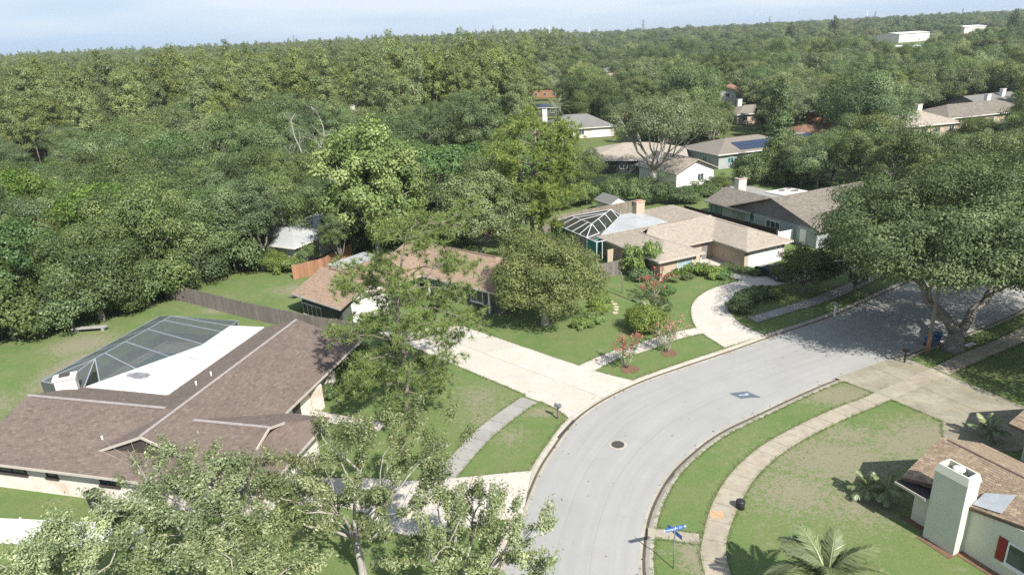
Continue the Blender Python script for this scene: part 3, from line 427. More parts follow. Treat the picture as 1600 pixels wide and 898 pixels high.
REST = [('oak4',104.7,194.0,0.83),('oak4',-39.1,194.3,0.75),('cone',115.5,195.1,1.39),('oak7',31.6,195.4,0.84),('oak4',51.9,195.6,0.99),('oak7',98.1,195.7,1.17),('oak0',152.9,196.3,1.02),('oak6',89.8,196.7,0.74),('oak7',82.3,197.0,0.73),('oak7',109.3,197.9,0.83),('oak7',147.7,198.1,0.72),('cone',120.1,198.1,0.98),('oak7',-74.4,198.2,0.85),('oak0',159.8,198.3,0.68),('oak2',-109.0,198.3,0.85),('oak2',-63.0,198.4,0.88),('oak7',-43.9,199.1,0.77),('oak3',27.6,199.5,0.77),('oak2',-52.5,199.6,0.85),('oak3',143.6,200.3,0.79),('oak3',-87.8,201.1,0.96),('oak0',86.0,201.3,1.04),('oak0',116.6,202.1,0.86),('oak3',22.9,202.5,0.9),('oak4',96.9,203.2,0.94),('oak6',102.8,203.3,0.65),('oak2',149.6,203.6,0.78),('oak4',109.9,203.7,0.74),('oak3',52.4,204.1,0.81),('oak2',57.2,204.3,0.82),('oak6',122.4,205.0,0.73),('oak4',81.3,205.1,0.77),('oak1',155.9,205.2,0.94),('oak6',28.0,205.2,0.77),('oak3',164.7,205.3,0.75),('cone',148.4,206.6,0.97),('oak3',129.0,206.7,0.66),('oak3',133.6,207.4,0.82),('oak4',140.7,207.5,1.02),('oak0',91.7,208.4,0.94),('oak6',52.8,209.0,0.73),('oak1',23.6,209.3,0.77),('oak1',111.9,209.6,0.92),('oak3',152.7,209.6,0.67),('oak7',85.3,209.9,1.0),('oak3',76.8,210.0,0.66),('oak2',122.2,210.1,0.93),('oak7',103.4,210.7,1.07),('oak1',58.3,211.3,0.74),('oak2',135.8,211.6,0.75),('oak2',148.8,212.3,0.66),('oak4',129.4,212.3,0.99),('oak7',94.9,212.6,0.72),('oak0',29.8,212.7,0.89),('oak2',165.4,213.3,1.01),('oak4',116.7,213.5,0.75),('oak0',154.1,214.1,0.81),('oak7',90.8,214.3,0.71),('oak4',50.6,214.3,0.83),('oak0',159.2,214.4,0.68),('oak0',76.2,215.0,0.82),('oak6',170.6,216.2,0.72),('oak3',35.1,216.4,0.78),('cone',150.4,216.5,0.92),('oak6',107.8,217.6,0.67),('oak3',25.5,217.8,0.89),('oak7',143.7,217.9,1.03),('oak1',82.4,218.0,1.09),('oak4',121.1,218.3,0.75),('oak1',136.7,218.4,0.93),('oak6',129.4,218.5,0.75),('oak3',113.9,218.6,0.72),('oak3',98.4,218.8,1.0),('oak7',175.3,218.9,1.08),('cone',154.8,219.0,1.29),('oak2',57.9,219.6,0.98),('oak3',168.2,220.2,0.71),('oak7',149.5,220.2,0.74),('oak0',91.6,220.6,0.96),('oak3',45.8,220.7,0.76),('oak2',38.7,220.8,0.79),('oak2',162.6,221.0,0.94),('oak3',157.9,221.6,0.7),('cone',63.5,221.7,0.99),('oak1',51.6,222.2,0.95),('oak7',30.9,222.7,1.02),('oak3',171.9,223.5,0.68),('oak1',120.4,223.8,0.81),('oak4',110.2,223.9,1.06),('oak7',146.0,224.5,0.87),('oak4',57.1,224.7,0.67),('oak4',129.0,224.8,0.97),('oak1',99.0,224.9,0.81),('oak3',167.0,225.0,0.71),('pine2',-91.9,225.0,1.1),('pine2',-18.0,225.1,0.99),('pine2',-42.7,225.1,1.15),('pine1',-8.0,225.1,1.01),('cone',154.3,225.1,1.07),('pine1',-58.1,225.3,1.05),('oak7',84.6,225.4,0.84),('pine1',-70.1,225.5,0.94),('pine1',-52.8,225.8,0.88),('pine1',-130.6,225.8,1.0),('pine2',-164.6,225.9,0.94),('pine2',-30.3,226.5,1.03),('pine2',-22.1,227.0,0.95),('oak7',80.0,227.0,0.82),('oak7',176.6,227.1,1.0),('oak7',34.8,227.1,0.8),('oak2',25.2,227.4,1.0),('oak7',159.1,227.4,0.77),('oak0',103.9,227.4,0.77),('pine0',-124.1,227.5,1.0),('oak3',43.6,227.8,0.87),('oak0',137.6,227.9,0.82),('oak7',150.6,228.0,0.94),('pine1',-101.4,228.0,0.93),('pine1',-169.1,228.3,1.07),('pine1',-114.4,228.4,1.04),('oak7',116.7,228.9,1.17),('oak7',170.5,228.9,1.06),('oak3',30.0,229.2,0.71),('pine2',-35.4,229.2,0.99),('pine0',-87.5,229.4,1.1),('pine0',-66.2,229.5,1.09),('pine2',6.5,229.6,1.14),('oak7',143.8,229.6,0.83),('pine1',-13.8,229.6,1.13),('pine0',-74.2,229.7,1.07),('oak7',60.5,229.7,1.11),('cone',124.1,229.7,1.3),('pine0',-137.9,229.9,1.11),('pine1',-93.5,230.0,0.95),('pine1',0.3,230.1,1.1),('oak2',86.3,230.3,0.8),('pine2',-25.1,230.3,1.04),('oak7',91.9,230.4,1.17),('pine2',-20.0,230.5,0.86),('pine2',-43.3,230.6,1.12),('pine1',-5.7,230.6,1.13),('oak3',133.3,230.8,0.68),('pine1',-106.4,230.8,1.05),('pine2',-80.0,230.9,1.11),('oak0',50.9,230.9,0.78),('oak2',164.8,231.1,0.81),('pine1',-56.7,231.2,1.09),('oak0',127.9,231.2,0.87),('pine1',-174.2,232.0,1.0),('pine2',-131.4,232.1,1.15),('oak0',182.2,232.4,1.15),('pine2',-119.6,232.6,1.09),('pine2',-163.1,233.0,0.9),('oak4',24.8,233.0,0.66),('oak0',156.6,233.2,1.01),('pine1',-179.5,233.3,0.86),('pine1',-69.3,233.4,1.04),('oak3',121.1,233.7,0.68),('pine1',-99.2,233.8,1.12),('oak3',108.6,233.8,1.06),('oak7',42.2,234.0,0.85),('oak0',141.5,234.0,0.73),('oak7',35.4,234.1,0.92),('pine2',-110.7,234.1,1.03),('pine1',-62.2,234.1,0.85),('pine1',-39.9,234.2,1.05),('pine1',-22.6,234.2,1.08),('pine2',-85.3,234.3,1.07),('pine1',-141.0,234.4,0.89),('pine1',-10.5,234.4,0.93),('pine1',-169.4,234.5,1.12),('oak3',149.8,235.0,1.2),('oak4',100.9,235.3,1.13),('pine1',-0.2,235.3,0.99),('pine1',-29.2,235.4,0.99),('oak2',134.2,235.4,0.84),('pine2',-123.2,235.8,0.98),('oak2',164.5,236.0,0.98),('pine2',-116.0,236.1,0.85),('pine1',-35.1,236.1,0.93),('oak6',88.0,236.3,1.03),('pine2',6.4,236.3,1.09),('pine2',-129.0,236.5,0.99),('oak1',55.2,236.5,0.65),('oak7',174.6,237.2,1.07),('oak6',62.7,237.2,0.98),('oak3',114.7,237.5,1.05),('pine0',-79.8,237.5,0.91),('oak3',28.3,237.5,0.99),('pine0',-92.0,237.6,0.87),('oak2',47.8,237.7,0.84),('pine2',-72.5,237.7,1.04),('oak7',127.4,237.8,1.08),('pine2',-48.5,237.9,1.09),('pine1',-17.0,238.0,1.12),('pine0',-105.3,238.1,0.89),('pine2',-58.8,238.1,1.13),('pine2',-111.5,238.2,0.86),('pine0',-148.2,238.4,0.94),('pine1',-5.3,238.5,0.95),('pine1',-165.8,238.6,1.1),('pine0',-24.1,239.0,1.05),('pine1',-143.8,239.0,1.04),('pine0',-64.4,239.1,1.01),('pine2',-12.0,239.3,0.87),('oak7',189.8,239.3,0.96),('oak2',140.8,239.3,0.9),('pine0',-156.4,239.3,0.99),('oak7',42.0,239.4,0.73),('pine0',-134.7,239.5,0.86),('pine0',-177.3,239.6,1.02),('pine1',-40.1,239.6,1.11),('oak3',69.7,239.7,1.16),('pine1',-183.5,239.8,1.1),('oak7',181.7,239.8,1.05),('oak0',160.1,239.8,0.93),('pine0',2.3,239.9,0.92),('oak6',107.0,240.0,0.85),('pine1',-85.9,240.0,1.08)]
TOWERS = [(-952, 1500, 53.7, 'lattice tower on the horizon at the far left above the pale pines'), (-451, 1600, 53.3, 'lattice tower on the horizon above the dead tree'), (-13, 1500, 50.0, 'lattice tower on the horizon above the middle of the pine wood'), (296, 1500, 47.0, 'lattice tower on the horizon right of the two thin masts'), (594, 1600, 42.3, 'lattice tower on the horizon beside the tallest dark conifers'), (774, 1500, 41.2, 'lattice tower on the horizon above the long white block'), (955, 1500, 39.1, 'lattice tower on the horizon nearest the right edge')]
MASTS = [(75, 1100, 39.8, 'pale thin mast on the horizon above the end of the pine wood'), (148, 1200, 35.0, 'short pale mast on the horizon between the mast and the lattice tower'), (657, 1300, 40.8, 'thin mast beside the lattice tower above the long white block')]
KEEP = [(21, 318, 10), (13.6, 246, 10), (77.5, 243, 8), (-66, 300, 12), (63, 372, 10), (66, 418, 12), (398, 712, 40), (527, 817, 36), (292, 520, 22), (335, 545, 18)]

# ------------------------------------------------------------------ ground, road, pavements
ZR = -0.12                                   # road surface; lawns are at 0
OUT = [(-2.9, 14), (-2.6, 20), (-2.35, 24), (-2.05, 28.07), (-0.64, 32.93), (0.57, 36.92), (1.62, 39.36), (3.45, 42.88), (5.9, 45.71), (9.43, 48.45), (13.46, 50.75), (17.9, 53.09), (22.9, 55.9), (27.27, 58.2), (30.9, 60.3), (35.2, 63.2), (40.42, 66.8), (43.93, 69.5), (52, 76.2), (62, 85), (76, 98)]
INN = [(5.4, 14), (5.5, 20), (5.6, 24), (5.74, 27.55), (6.33, 30.27), (7.29, 32.91), (9.01, 35.89), (11.0, 38.18), (13.59, 40.51), (17.0, 42.67), (20.67, 44.93), (24.54, 47.09), (28.69, 48.86), (33.44, 51.32), (38.87, 53.96), (44.06, 56.64), (48.49, 59.54), (57, 66.4), (67, 75.4), (82, 89)]
outc, innc = curve(OUT, 0.6), curve(INN, 0.6)
GN = 160
ro, ri = resample(outc, GN), resample(innc, GN)
KW = 0.78                                     # kerb and gutter width
ok_in, ok_out = offset(ro, -0.0), offset(ro, KW*0.0)
roB = offset(ro, 0.0); roA = offset(ro, -KW)  # roA: gutter edge on the road side (outer line is the back of the kerb)
riA = ri; riB = offset(ri, -KW)

def sm(t): t = max(0.0, min(1.0, t)); return t*t*(3-2*t)
def terrain(x, y):           # flat near by, a long low rise far off
    d = math.hypot(x, y); return -0.14+13.0*sm((d-380)/1200)*sm((y-150)/250)
g = MB(); half = [0, 20, 45, 80, 120, 170, 230, 310, 400, 500, 620, 760, 950, 1200, 1500, 1900, 2500, 3400, 5000, 9000]
xs_ = [-v for v in reversed(half[1:])]+half; ys_ = [-300, -100, 0]+half[1:]
nx_ = len(xs_); g.add([(x, y, terrain(x, y)) for y in ys_ for x in xs_], [(j*nx_+i, j*nx_+i+1, (j+1)*nx_+i+1, (j+1)*nx_+i) for j in range(len(ys_)-1) for i in range(nx_-1)], 0, .5, True)
g.build('ground', 'floor', None, kind='structure')
lw = MB(); back = [(p.x, p.y) for p in roB]
lw.prism(back+[(76, 165), (-150, 165), (-150, 12)], -0.14, 0.0).build('lawn', 'grass', None, kind='structure')
lw = MB(); back = [(p.x, p.y) for p in riB]
lw.prism(list(reversed(back))+[(5.6, 12), (120, 12), (120, 90)], -0.14, 0.0).build('lawn', 'grass', None, kind='structure')

rb = MB(); NA = 12; along = 0
vs = []; ac = []; al = []
for i in range(GN+1):
    if i: along += ((roA[i]-roA[i-1]).length+(riA[i]-riA[i-1]).length)/2
    for k in range(NA+1):
        p = roA[i].lerp(riA[i], k/NA); cr = 0.06*(1-(2*k/NA-1)**2); vs.append((p.x, p.y, ZR+cr)); ac.append(8.5*k/NA); al.append(along)
fs = [(i*(NA+1)+k, i*(NA+1)+k+1, (i+1)*(NA+1)+k+1, (i+1)*(NA+1)+k)[::-1] for i in range(GN) for k in range(NA)]
rb.add(vs, [f[::-1] if True else f for f in fs], 0, 0.5, True)
me = rb.mesh('road', 'road')
for nm, arr in (('across', ac), ('along', al)):
    a = me.attributes.new(nm, 'FLOAT', 'POINT'); a.data.foreach_set('value', arr)
road = meshobj('road', me, None, kind='structure')
if me.polygons[0].normal.z < 0: me.flip_normals()

def kerb(A, B, nseg, gap=0.012):
    """A: gutter edge on the road side, B: back edge; profile of a low rolled kerb, in 3 m castings"""
    base = MB(); n = len(A)-1
    vs = [v for a, b in zip(A, B) for v in ((a.x, a.y, ZR-0.02), (b.x, b.y, -0.03))]
    base.add(vs, [(2*i, 2*i+1, 2*i+3, 2*i+2) for i in range(n)])
    root = base.build('kerb', 'joint', None, kind='structure')
    AA, BB = resample(A, nseg*4), resample(B, nseg*4)
    prof = [(0.0, ZR+0.004), (0.42, ZR+0.012), (0.62, -0.035), (0.76, 0.012), (0.93, 0.022), (1.0, 0.004), (1.0, -0.1)]
    for sgi in range(nseg):
        m = MB(); ring = []
        for k in range(5):
            i = sgi*4+k; a, b = AA[i], BB[i]
            if k == 0: d = (AA[i+1]-AA[i]).normalized()*gap; a, b = a+d, b+d
            for f, z in prof: p = a.lerp(b, f); ring.append((p.x, p.y, z))
        q = len(prof); fs = [(k*q+j, k*q+j+1, (k+1)*q+j+1, (k+1)*q+j) for k in range(4) for j in range(q-1)]
        m.add(ring, fs, 0, random.random())
        o = m.build('kerb_stone', 'kerb', root)
        if o.data.polygons[0].normal.z < 0: o.data.flip_normals()
    return root
random.seed(5)
kerb(roA, roB, 44); kerb(riA, riB, 44)

EDGES = [[(p.x, p.y) for p in roB[20:120]], [(p.x, p.y) for p in riB[8:120]]]; PAVED = [[(p.x, p.y) for p in roB]+[(p.x, p.y) for p in reversed(riB)]]
def slabs(name, Lp, Rp, n, mat, cols=1, z=0.028, gap=0.017, base='joint'):
    """a paved strip between two edge lines, cast in slabs with open joints"""
    Lr, Rr = resample(curve(Lp, 0.5) if len(Lp) > 2 else Lp, n*3), resample(curve(Rp, 0.5) if len(Rp) > 2 else Rp, n*3)
    b = MB(); b.add([(p.x, p.y, 0.006) for pr in zip(Lr, Rr) for p in pr], [(2*i, 2*i+1, 2*i+3, 2*i+2) for i in range(n*3)])
    root = b.build(name, base, None, kind='structure')
    el, er = [(p.x, p.y) for p in Lr], [(p.x, p.y) for p in Rr]; PAVED.append(el+er[::-1])
    if name != 'street': EDGES.extend([el, er])
    if root.data.polygons[0].normal.z < 0: root.data.flip_normals()
    for i in range(n):
        for c in range(cols):
            wd = (Rr[i*3]-Lr[i*3]).length; g2 = gap/max(wd, .1)
            f0, f1 = c/cols+(g2 if c else 0), (c+1)/cols-(g2 if c < cols-1 else 0)
            lo = []; hi = []
            for k in range(4):
                j = i*3+k; l, r = Lr[j], Rr[j]
                if k in (0, 3):
                    nb = i*3+(1 if k == 0 else 2); ln = max(0.05, (Lr[nb]-l).length); l = l.lerp(Lr[nb], gap/ln); r = r.lerp(Rr[nb], gap/ln)
                lo.append(l.lerp(r, f0)); hi.append(l.lerp(r, f1))
            poly = [(p.x, p.y) for p in lo]+[(p.x, p.y) for p in reversed(hi)]
            dz = random.uniform(-0.003, 0.003)
            MB().prism(poly, 0.0, z+dz, 0, random.random()).build('slab', mat, root)
    return root

# pavement on the houses' side of the bend
slabs('sidewalk', [(-5.63, 36.27), (-3.41, 41.39), (-0.43, 45.55), (0.40, 46.4)], [(-4.44, 35.98), (-2.0, 40.9), (0.74, 44.7), (1.55, 45.5)], 9, 'walk_grey')
slabs('sidewalk', [(5.17, 51.17), (7.41, 53.0), (10.18, 54.63), (14.39, 56.91), (16.85, 57.78)], [(6.19, 49.95), (8.36, 51.9), (11.36, 53.45), (14.63, 55.47), (17.1, 56.5)], 9, 'drive_pale')
slabs('sidewalk', [(22.2, 59.6), (27, 62.0), (31.5, 64.6), (37, 68.4), (44, 74)], [(22.7, 58.3), (27.6, 60.8), (32.3, 63.3), (37.8, 67.2), (44.8, 72.9)], 16, 'walk_grey')
# pavement on the inside of the bend
slabs('sidewalk', [(9.0, 18.5), (8.95, 23), (9.13, 28.14), (9.67, 29.93), (10.94, 32.64), (12.87, 35.44), (15.62, 38.15), (18.82, 40.36), (22.4, 42.42), (25.11, 43.72), (26.74, 44.62)],
      [(10.2, 18.5), (10.15, 23), (10.4, 27.8), (10.99, 29.93), (12.25, 32.13), (14.2, 34.9), (16.75, 37.35), (19.7, 39.4), (23.1, 41.35), (25.7, 42.65), (27.3, 43.5)], 21, 'walk_old')
slabs('sidewalk', [(32.96, 47.95), (36.22, 49.9), (41, 52.3), (46, 55.3)], [(33.3, 46.6), (36.96, 48.6), (41.6, 51.0), (46.8, 54)], 9, 'walk_old')
slabs('sidewalk', [(6.9, 31.05), (9.6, 30.35)], [(6.75, 30.35), (9.4, 29.55)], 1, 'walk_old')
slabs('sidewalk', [(.55, 46.55), (5.0, 51.0)], [(1.65, 45.6), (6.05, 49.8)], 4, 'drive_pale', z=0.036)
slabs('sidewalk', [(26.9, 44.7), (32.8, 47.85)], [(27.45, 43.55), (33.15, 46.5)], 4, 'walk_old', z=0.036)
# drives
slabs('driveway', [(-13.2, 60.4), (1.72, 45.7), (3.62, 43.05)], [(-5.0, 60.9), (6.0, 50.6), (9.25, 48.25)], 5, 'drive_pale', 2)
slabs('driveway', [(-14.5, 34.6), (-10, 33.9), (-6.44, 31.3), (0.0, 32.6)], [(-14.2, 37.4), (-9.5, 36.9), (-6.24, 36.42), (0.7, 36.9)], 4, 'drive_pale', 1)
slabs('driveway', [(18.1, 53.3), (16.9, 57.3), (17.27, 61.16), (18.46, 64.44), (20.97, 67.47), (24.6, 69.5), (29, 71.3), (33.4, 73.2)], [(22.3, 55.5), (21.3, 57.5), (20.96, 59.6), (21.2, 62.34), (22.9, 65.0), (27.0, 67.2), (31.0, 68.6), (35.6, 69.9)], 12, 'drive_pale', 1)
slabs('driveway', [(24.75, 47.05), (27.2, 43.4), (29.2, 39.9), (31.2, 36.4)], [(31.6, 50.3), (33.5, 46.0), (35.4, 42.0), (37.4, 38.2)], 4, 'drive_old', 2)
slabs('driveway', [(29.04, 40.33), (27.95, 38.5), (27.6, 37.0)], [(33.2, 42.0), (32.0, 38.5), (31.2, 36.4)], 2, 'drive_old', 1, z=0.02)
slabs('garden_path', [(-15.9, 46.2), (-12.5, 44.7), (-9.6, 43.6)], [(-16.3, 45.0), (-12.9, 43.6), (-10.0, 42.5)], 5, 'drive_pale')
slabs('garden_path', [(24.2, 78.6), (23.2, 75.2), (23.9, 71.5), (25.5, 69.2)], [(26.0, 77.4), (25.2, 74.6), (25.9, 72.3), (27.6, 70.0)], 6, 'drive_pale')
slabs('garden_path', [(37.4, 69.5), (39.0, 75.5), (40.4, 79)], [(38.6, 69.2), (40.2, 75.1), (41.6, 78.6)], 5, 'drive_pale')
slabs('street', [(52, 88), (39, 108), (30, 136), (26, 165)], [(57, 91), (44, 111), (35.5, 138), (32, 166)], 7, 'walk_grey', 1)

# manhole, patch, gutter inlets, cover on the pavement
t = thing('manhole_cover', 'round rusty iron manhole cover in the middle of the road bend', 'manhole', (6.6, 39.45, ZR+0.062))
m = MB(); N_ = 28
def disc(m, r0_, r1_, z0, z1, mt=0):
    vs = [(r*math.cos(2*math.pi*k/N_), r*math.sin(2*math.pi*k/N_), z) for r, z in ((r0_, z0), (r1_, z1)) for k in range(N_)]
    m.add(vs, [(k, (k+1) % N_, N_+(k+1) % N_, N_+k) for k in range(N_)], mt)
disc(m, 0.62, 0.44, 0.004, 0.022); m.build('collar', 'kerb', t)
m = MB(); m.prism([(0.43*math.cos(2*math.pi*k/N_), 0.43*math.sin(2*math.pi*k/N_)) for k in range(N_)], 0.0, 0.020)
for k in range(8):
    a = k*math.pi/4; m.box((0.24*math.cos(a), 0.24*math.sin(a), 0.024), (0.3, 0.05, 0.012), a)
m.build('lid', 'iron', t)
t = thing('road_patch', 'dark blue grey diamond patch with pale scuffs in the road', 'patch', (17.0, 45.25, ZR+0.066))
m = MB(); m.prism([(-0.95, 0.32), (-0.32, -0.52), (0.55, -0.42), (1.15, -0.5), (0.45, 0.5)], 0, 0.008); m.build('patch_sheet', 'patch', t)
m = MB(); m.prism([(-0.35, -0.1), (0.3, -0.12), (0.5, 0.16), (0.25, 0.2), (0.1, 0.02), (-0.35, 0.05)], 0.008, 0.012); m.build('scuff', 'patch_light', t)
for x, y, rz, ln, lb in ((3.35, 41.75, 1.02, 2.6, 'dark storm drain slot in the kerb beside the single mailbox'), (19.1, 43.3, 0.56, 2.6, 'dark storm drain slot in the kerb beside the brown dead grass'), (29.0, 48.6, 0.45, 1.8, 'dark storm drain slot in the kerb at the shaded driveway mouth'), (9.35, 35.45, 1.0, 1.2, 'small dark stain slot on the kerb beside the bright green verge')):
    t = thing('storm_drain', lb, 'storm drain', (x, y, -0.1), rz, 'storm drains in the kerbs')
    m = MB(); m.box((0, 0, 0.0), (ln, 0.22, 0.10)); m.build('inlet', 'dirt', t)
    m = MB()
    for k in range(int(ln/0.2)): m.box((-ln/2+0.1+k*0.2, 0, 0.054), (0.05, 0.2, 0.012))
    m.build('grating', 'iron', t)
t = thing('tactile_panel', 'orange square panel with a diagonal seam set in the pavement', 'panel', (10.98, 31.85, 0.032), -0.25)
MB().prism([(-0.36, -0.3), (0.36, -0.3), (-0.36, 0.3)], 0, 0.012).build('plate', 'orange', t)
MB().prism([(0.36, -0.27), (0.36, 0.3), (-0.33, 0.3)], 0, 0.012).build('plate', 'orange', t)

def gz(p, z=0.0): return (p[0], p[1], z)
random.seed(11)
for i, (x, y) in enumerate([(9.28, 68.33), (9.58, 67.51), (9.9, 66.9), (9.98, 66.14), (10.13, 65.38), (10.35, 64.63), (10.4, 63.75), (10.29, 63.07), (10.03, 62.26)]):
    m = MB(); k = 7; m.prism([(random.uniform(.24, .38)*math.cos(6.283*j/k), random.uniform(.2, .3)*math.sin(6.283*j/k)) for j in range(k)], 0, 0.05)
    o = m.build('stepping_stone', 'stone_path'); o.location = (x, y, 0)
    tag(o, 'flat tan stepping stone in the curved line across the green lawn', 'stepping stone', 'stepping stones across the lawn')

# ------------------------------------------------------------------ roofs and houses
def tr(fr, p):      # frame (deg, ox, oy): local to world
    a = D2R(fr[0]); return (fr[1]+p[0]*math.cos(a)-p[1]*math.sin(a), fr[2]+p[0]*math.sin(a)+p[1]*math.cos(a), p[2] if len(p) > 2 else 0.0)
def shingle_plane(mb, poly, tw, th, rng):
    P = [Vector(p) for p in poly]; n = Vector((0, 0, 0))
    for i in range(1, len(P)-1): n += (P[i]-P[0]).cross(P[i+1]-P[0])
    n.normalize()
    s = (P[1]-P[0]).normalized(); s = (s-n*s.dot(n)).normalized(); t = n.cross(s)
    q = [((p-P[0]).dot(s), (p-P[0]).dot(t)) for p in P]; tmax = max(b for a, b in q); tmin = min(b for a, b in q)
    r = int((tmax-tmin)/th)+1; base = P[0]
    vs = mb.v; row = 0
    for k in range(r):
        y0 = tmin+k*th; y1 = min(y0+th, tmax); ym = (y0+y1)/2; xs = []
        for i in range(len(q)):
            (ax, ay), (bx, by) = q[i], q[(i+1) % len(q)]
            if (ay <= ym) != (by <= ym): xs.append(ax+(bx-ax)*(ym-ay)/(by-ay))
        xs.sort()
        for x0, x1 in zip(xs[::2], xs[1::2]):
            x = x0-rng.random()*tw; tone = rng.random()
            while x < x1-0.02:
                w = tw*rng.uniform(0.85, 1.2); a, b = max(x, x0), min(x+w-0.012, x1)
                if b-a > 0.03:
                    h = 0.012+0.012*rng.random()
                    p = [base+s*a+t*y0+n*h, base+s*b+t*y0+n*h, base+s*b+t*y1+n*0.004, base+s*a+t*y1+n*0.004, base+s*a+t*y0+n*0.0, base+s*b+t*y0+n*0.0]
                    tn = min(1, max(0, rng.gauss(0.45, 0.22)))
                    mb.add(p, [(0, 1, 2, 3), (4, 5, 1, 0)], 0, tn)
                x += w
def roof(root, planes, mat, tab=(0.33, 0.15), th=0.16, fascia=None, name='roof', seed=1, edges=None):
    mb = MB()
    for p in planes: mb.slab(p, th)
    r = mb.build(name, mat, root)
    if tab:
        sm = MB(); rng = random.Random(seed)
        for p in planes: shingle_plane(sm, p, tab[0], tab[1], rng)
        sm.build('shingles', mat, r, kind='stuff')
    if fascia:
        f = MB(); seen = {}
        key = lambda p: (round(p[0], 2), round(p[1], 2), round(p[2], 2))
        for p in planes:
            for i in range(len(p)):
                a, b = p[i], p[(i+1) % len(p)]; kk = frozenset((key(a), key(b))); seen[kk] = seen.get(kk, 0)+1
        for p in planes:
            a, b = Vector(p[0]), Vector(p[1]); d = (b-a).normalized(); o = Vector((d.y, -d.x, 0))
            f.beam(a+o*0.03-Vector((0, 0, 0.085))+d*0.02, b+o*0.03-Vector((0, 0, 0.085))-d*0.02, 0.05, 0.17)
        f.build('fascia', fascia, r)
    return r
def caps(root, segs, mat, w=0.24):
    for a, b in segs:
        m = MB(); a, b = Vector(a), Vector(b); n = max(2, int((b-a).length/0.9))
        for i in range(n):
            p, q = a.lerp(b, i/n), a.lerp(b, (i+0.985)/n); m.beam(p+Vector((0, 0, .012)), q+Vector((0, 0, .022)), w, 0.03)
        m.build('ridge_cap', mat, root)
def gable_u(u0, u1, vc, hw, ze, zr, h0=0, h1=0, hw2=None):
    h2 = hw2 or hw; a, b = u0+h0, u1-h1
    P = [[(u0, vc-hw, ze), (u1, vc-hw, ze), (b, vc, zr), (a, vc, zr)], [(u1, vc+h2, ze), (u0, vc+h2, ze), (a, vc, zr), (b, vc, zr)]]
    if h0: P.append([(u0, vc+h2, ze), (u0, vc-hw, ze), (a, vc, zr)])
    if h1: P.append([(u1, vc-hw, ze), (u1, vc+h2, ze), (b, vc, zr)])
    return P
def gable_v(v0, v1, uc, hw, ze, zr, h0=0, h1=0, hw2=None):
    return [[(-t, s, z) for s, t, z in [(p[0], p[1], p[2]) for p in q]] for q in gable_u(v0, v1, -uc, hw, ze, zr, h0, h1, hw2)]
def walls(root, polys, z1, mat, z0=0.0):
    m = MB()
    for p in polys: m.prism(p, z0, z1)
    return m.build('wall', mat, root)
def rect(u0, v0, u1, v1): return [(u0, v0), (u1, v0), (u1, v1), (u0, v1)]
def tri_wall(root, pts, th, d, mat):   # upright polygon pts (3D), thickness th along horizontal direction d
    m = MB(); n = len(pts); d = Vector((d[0], d[1], 0)).normalized()*th; a = [Vector(p) for p in pts]; b = [p+d for p in a]
    m.add(a+b, [tuple(range(n)), tuple(range(2*n-1, n-1, -1))]+[(i, i+n, (i+1) % n+n, (i+1) % n) for i in range(n)])
    return m.build('gable_wall', mat, root)
def window(root, c, w, h, ang, glass='glass', frame='white', bars=1, sill=True, name='window'):
    """c: centre of the opening on the wall face; ang: direction the window faces (local, radians)"""
    nrm = Vector((math.cos(ang), math.sin(ang), 0)); tg = Vector((-nrm.y, nrm.x, 0)); c = Vector(c); f = MB(); fw = 0.07
    def bar(x0, x1, z0, z1, dp): 
        p = []
        for z in (z0, z1):
            for x, dd in ((x0, -0.05), (x1, -0.05), (x1, dp), (x0, dp)): p.append(c+tg*x+nrm*dd+Vector((0, 0, z)))
        f.hexa(p)
    bar(-w/2, w/2, h/2-fw, h/2, .07); bar(-w/2, w/2, -h/2, -h/2+fw, .07); bar(-w/2, -w/2+fw, -h/2+fw, h/2-fw, .068); bar(w/2-fw, w/2, -h/2+fw, h/2-fw, .068)
    for k in range(bars): x = -w/2+w*(k+1)/(bars+1); bar(x-.025, x+.025, -h/2+fw, h/2-fw, .055)
    o = f.build(name, frame, root)
    if sill: s = MB(); f = s; bar(-w/2-.08, w/2+.08, -h/2-.09, -h/2-.002, .14); s.build('sill', frame, o)
    n = bars+1; pw = (w-2*fw-bars*.05)/n
    for k in range(n):
        f = MB(); x = -w/2+fw+k*(pw+.05); bar(x+.002, x+pw-.002, -h/2+fw+.002, h/2-fw-.002, .018); f.build('pane', glass, o)
    return o
def door(root, c, w, h, ang, mat='white'):
    nrm = Vector((math.cos(ang), math.sin(ang), 0)); tg = Vector((-nrm.y, nrm.x, 0)); c = Vector(c)
    def bx(m, x0, x1, z0, z1, d0, d1): m.hexa([c+tg*x+nrm*dd+Vector((0, 0, z)) for z in (z0, z1) for x, dd in ((x0, d0), (x1, d0), (x1, d1), (x0, d1))])
    m = MB(); bx(m, -w/2, w/2, 0, h, -.03, .03); o = m.build('door', mat, root)
    m = MB(); bx(m, w/2-.14, w/2-.09, h*.45, h*.5, .03, .08); m.build('handle', 'grey_metal', o); return o
def garage_door(root, c, w, h, ang, mat='white', rows=4, cols=4):
    nrm = Vector((math.cos(ang), math.sin(ang), 0)); tg = Vector((-nrm.y, nrm.x, 0)); c = Vector(c)
    def bx(m, x0, x1, z0, z1, d0, d1): m.hexa([c+tg*x+nrm*dd+Vector((0, 0, z)) for z in (z0, z1) for x, dd in ((x0, d0), (x1, d0), (x1, d1), (x0, d1))])
    m = MB(); bx(m, -w/2-.1, w/2+.1, 0, h+.1, -.04, .012); o = m.build('garage_door', mat, root)
    for r in range(rows):
        m = MB(); z0 = h*r/rows; bx(m, -w/2, w/2, z0+.008, z0+h/rows-.008, .012, .035)
        for k in range(cols): x = -w/2+w*(k+.12)/cols; bx(m, x, x+w/cols*.76, z0+h/rows*.22, z0+h/rows*.78, .035, .045)
        m.build('panel', mat, o)
    return o
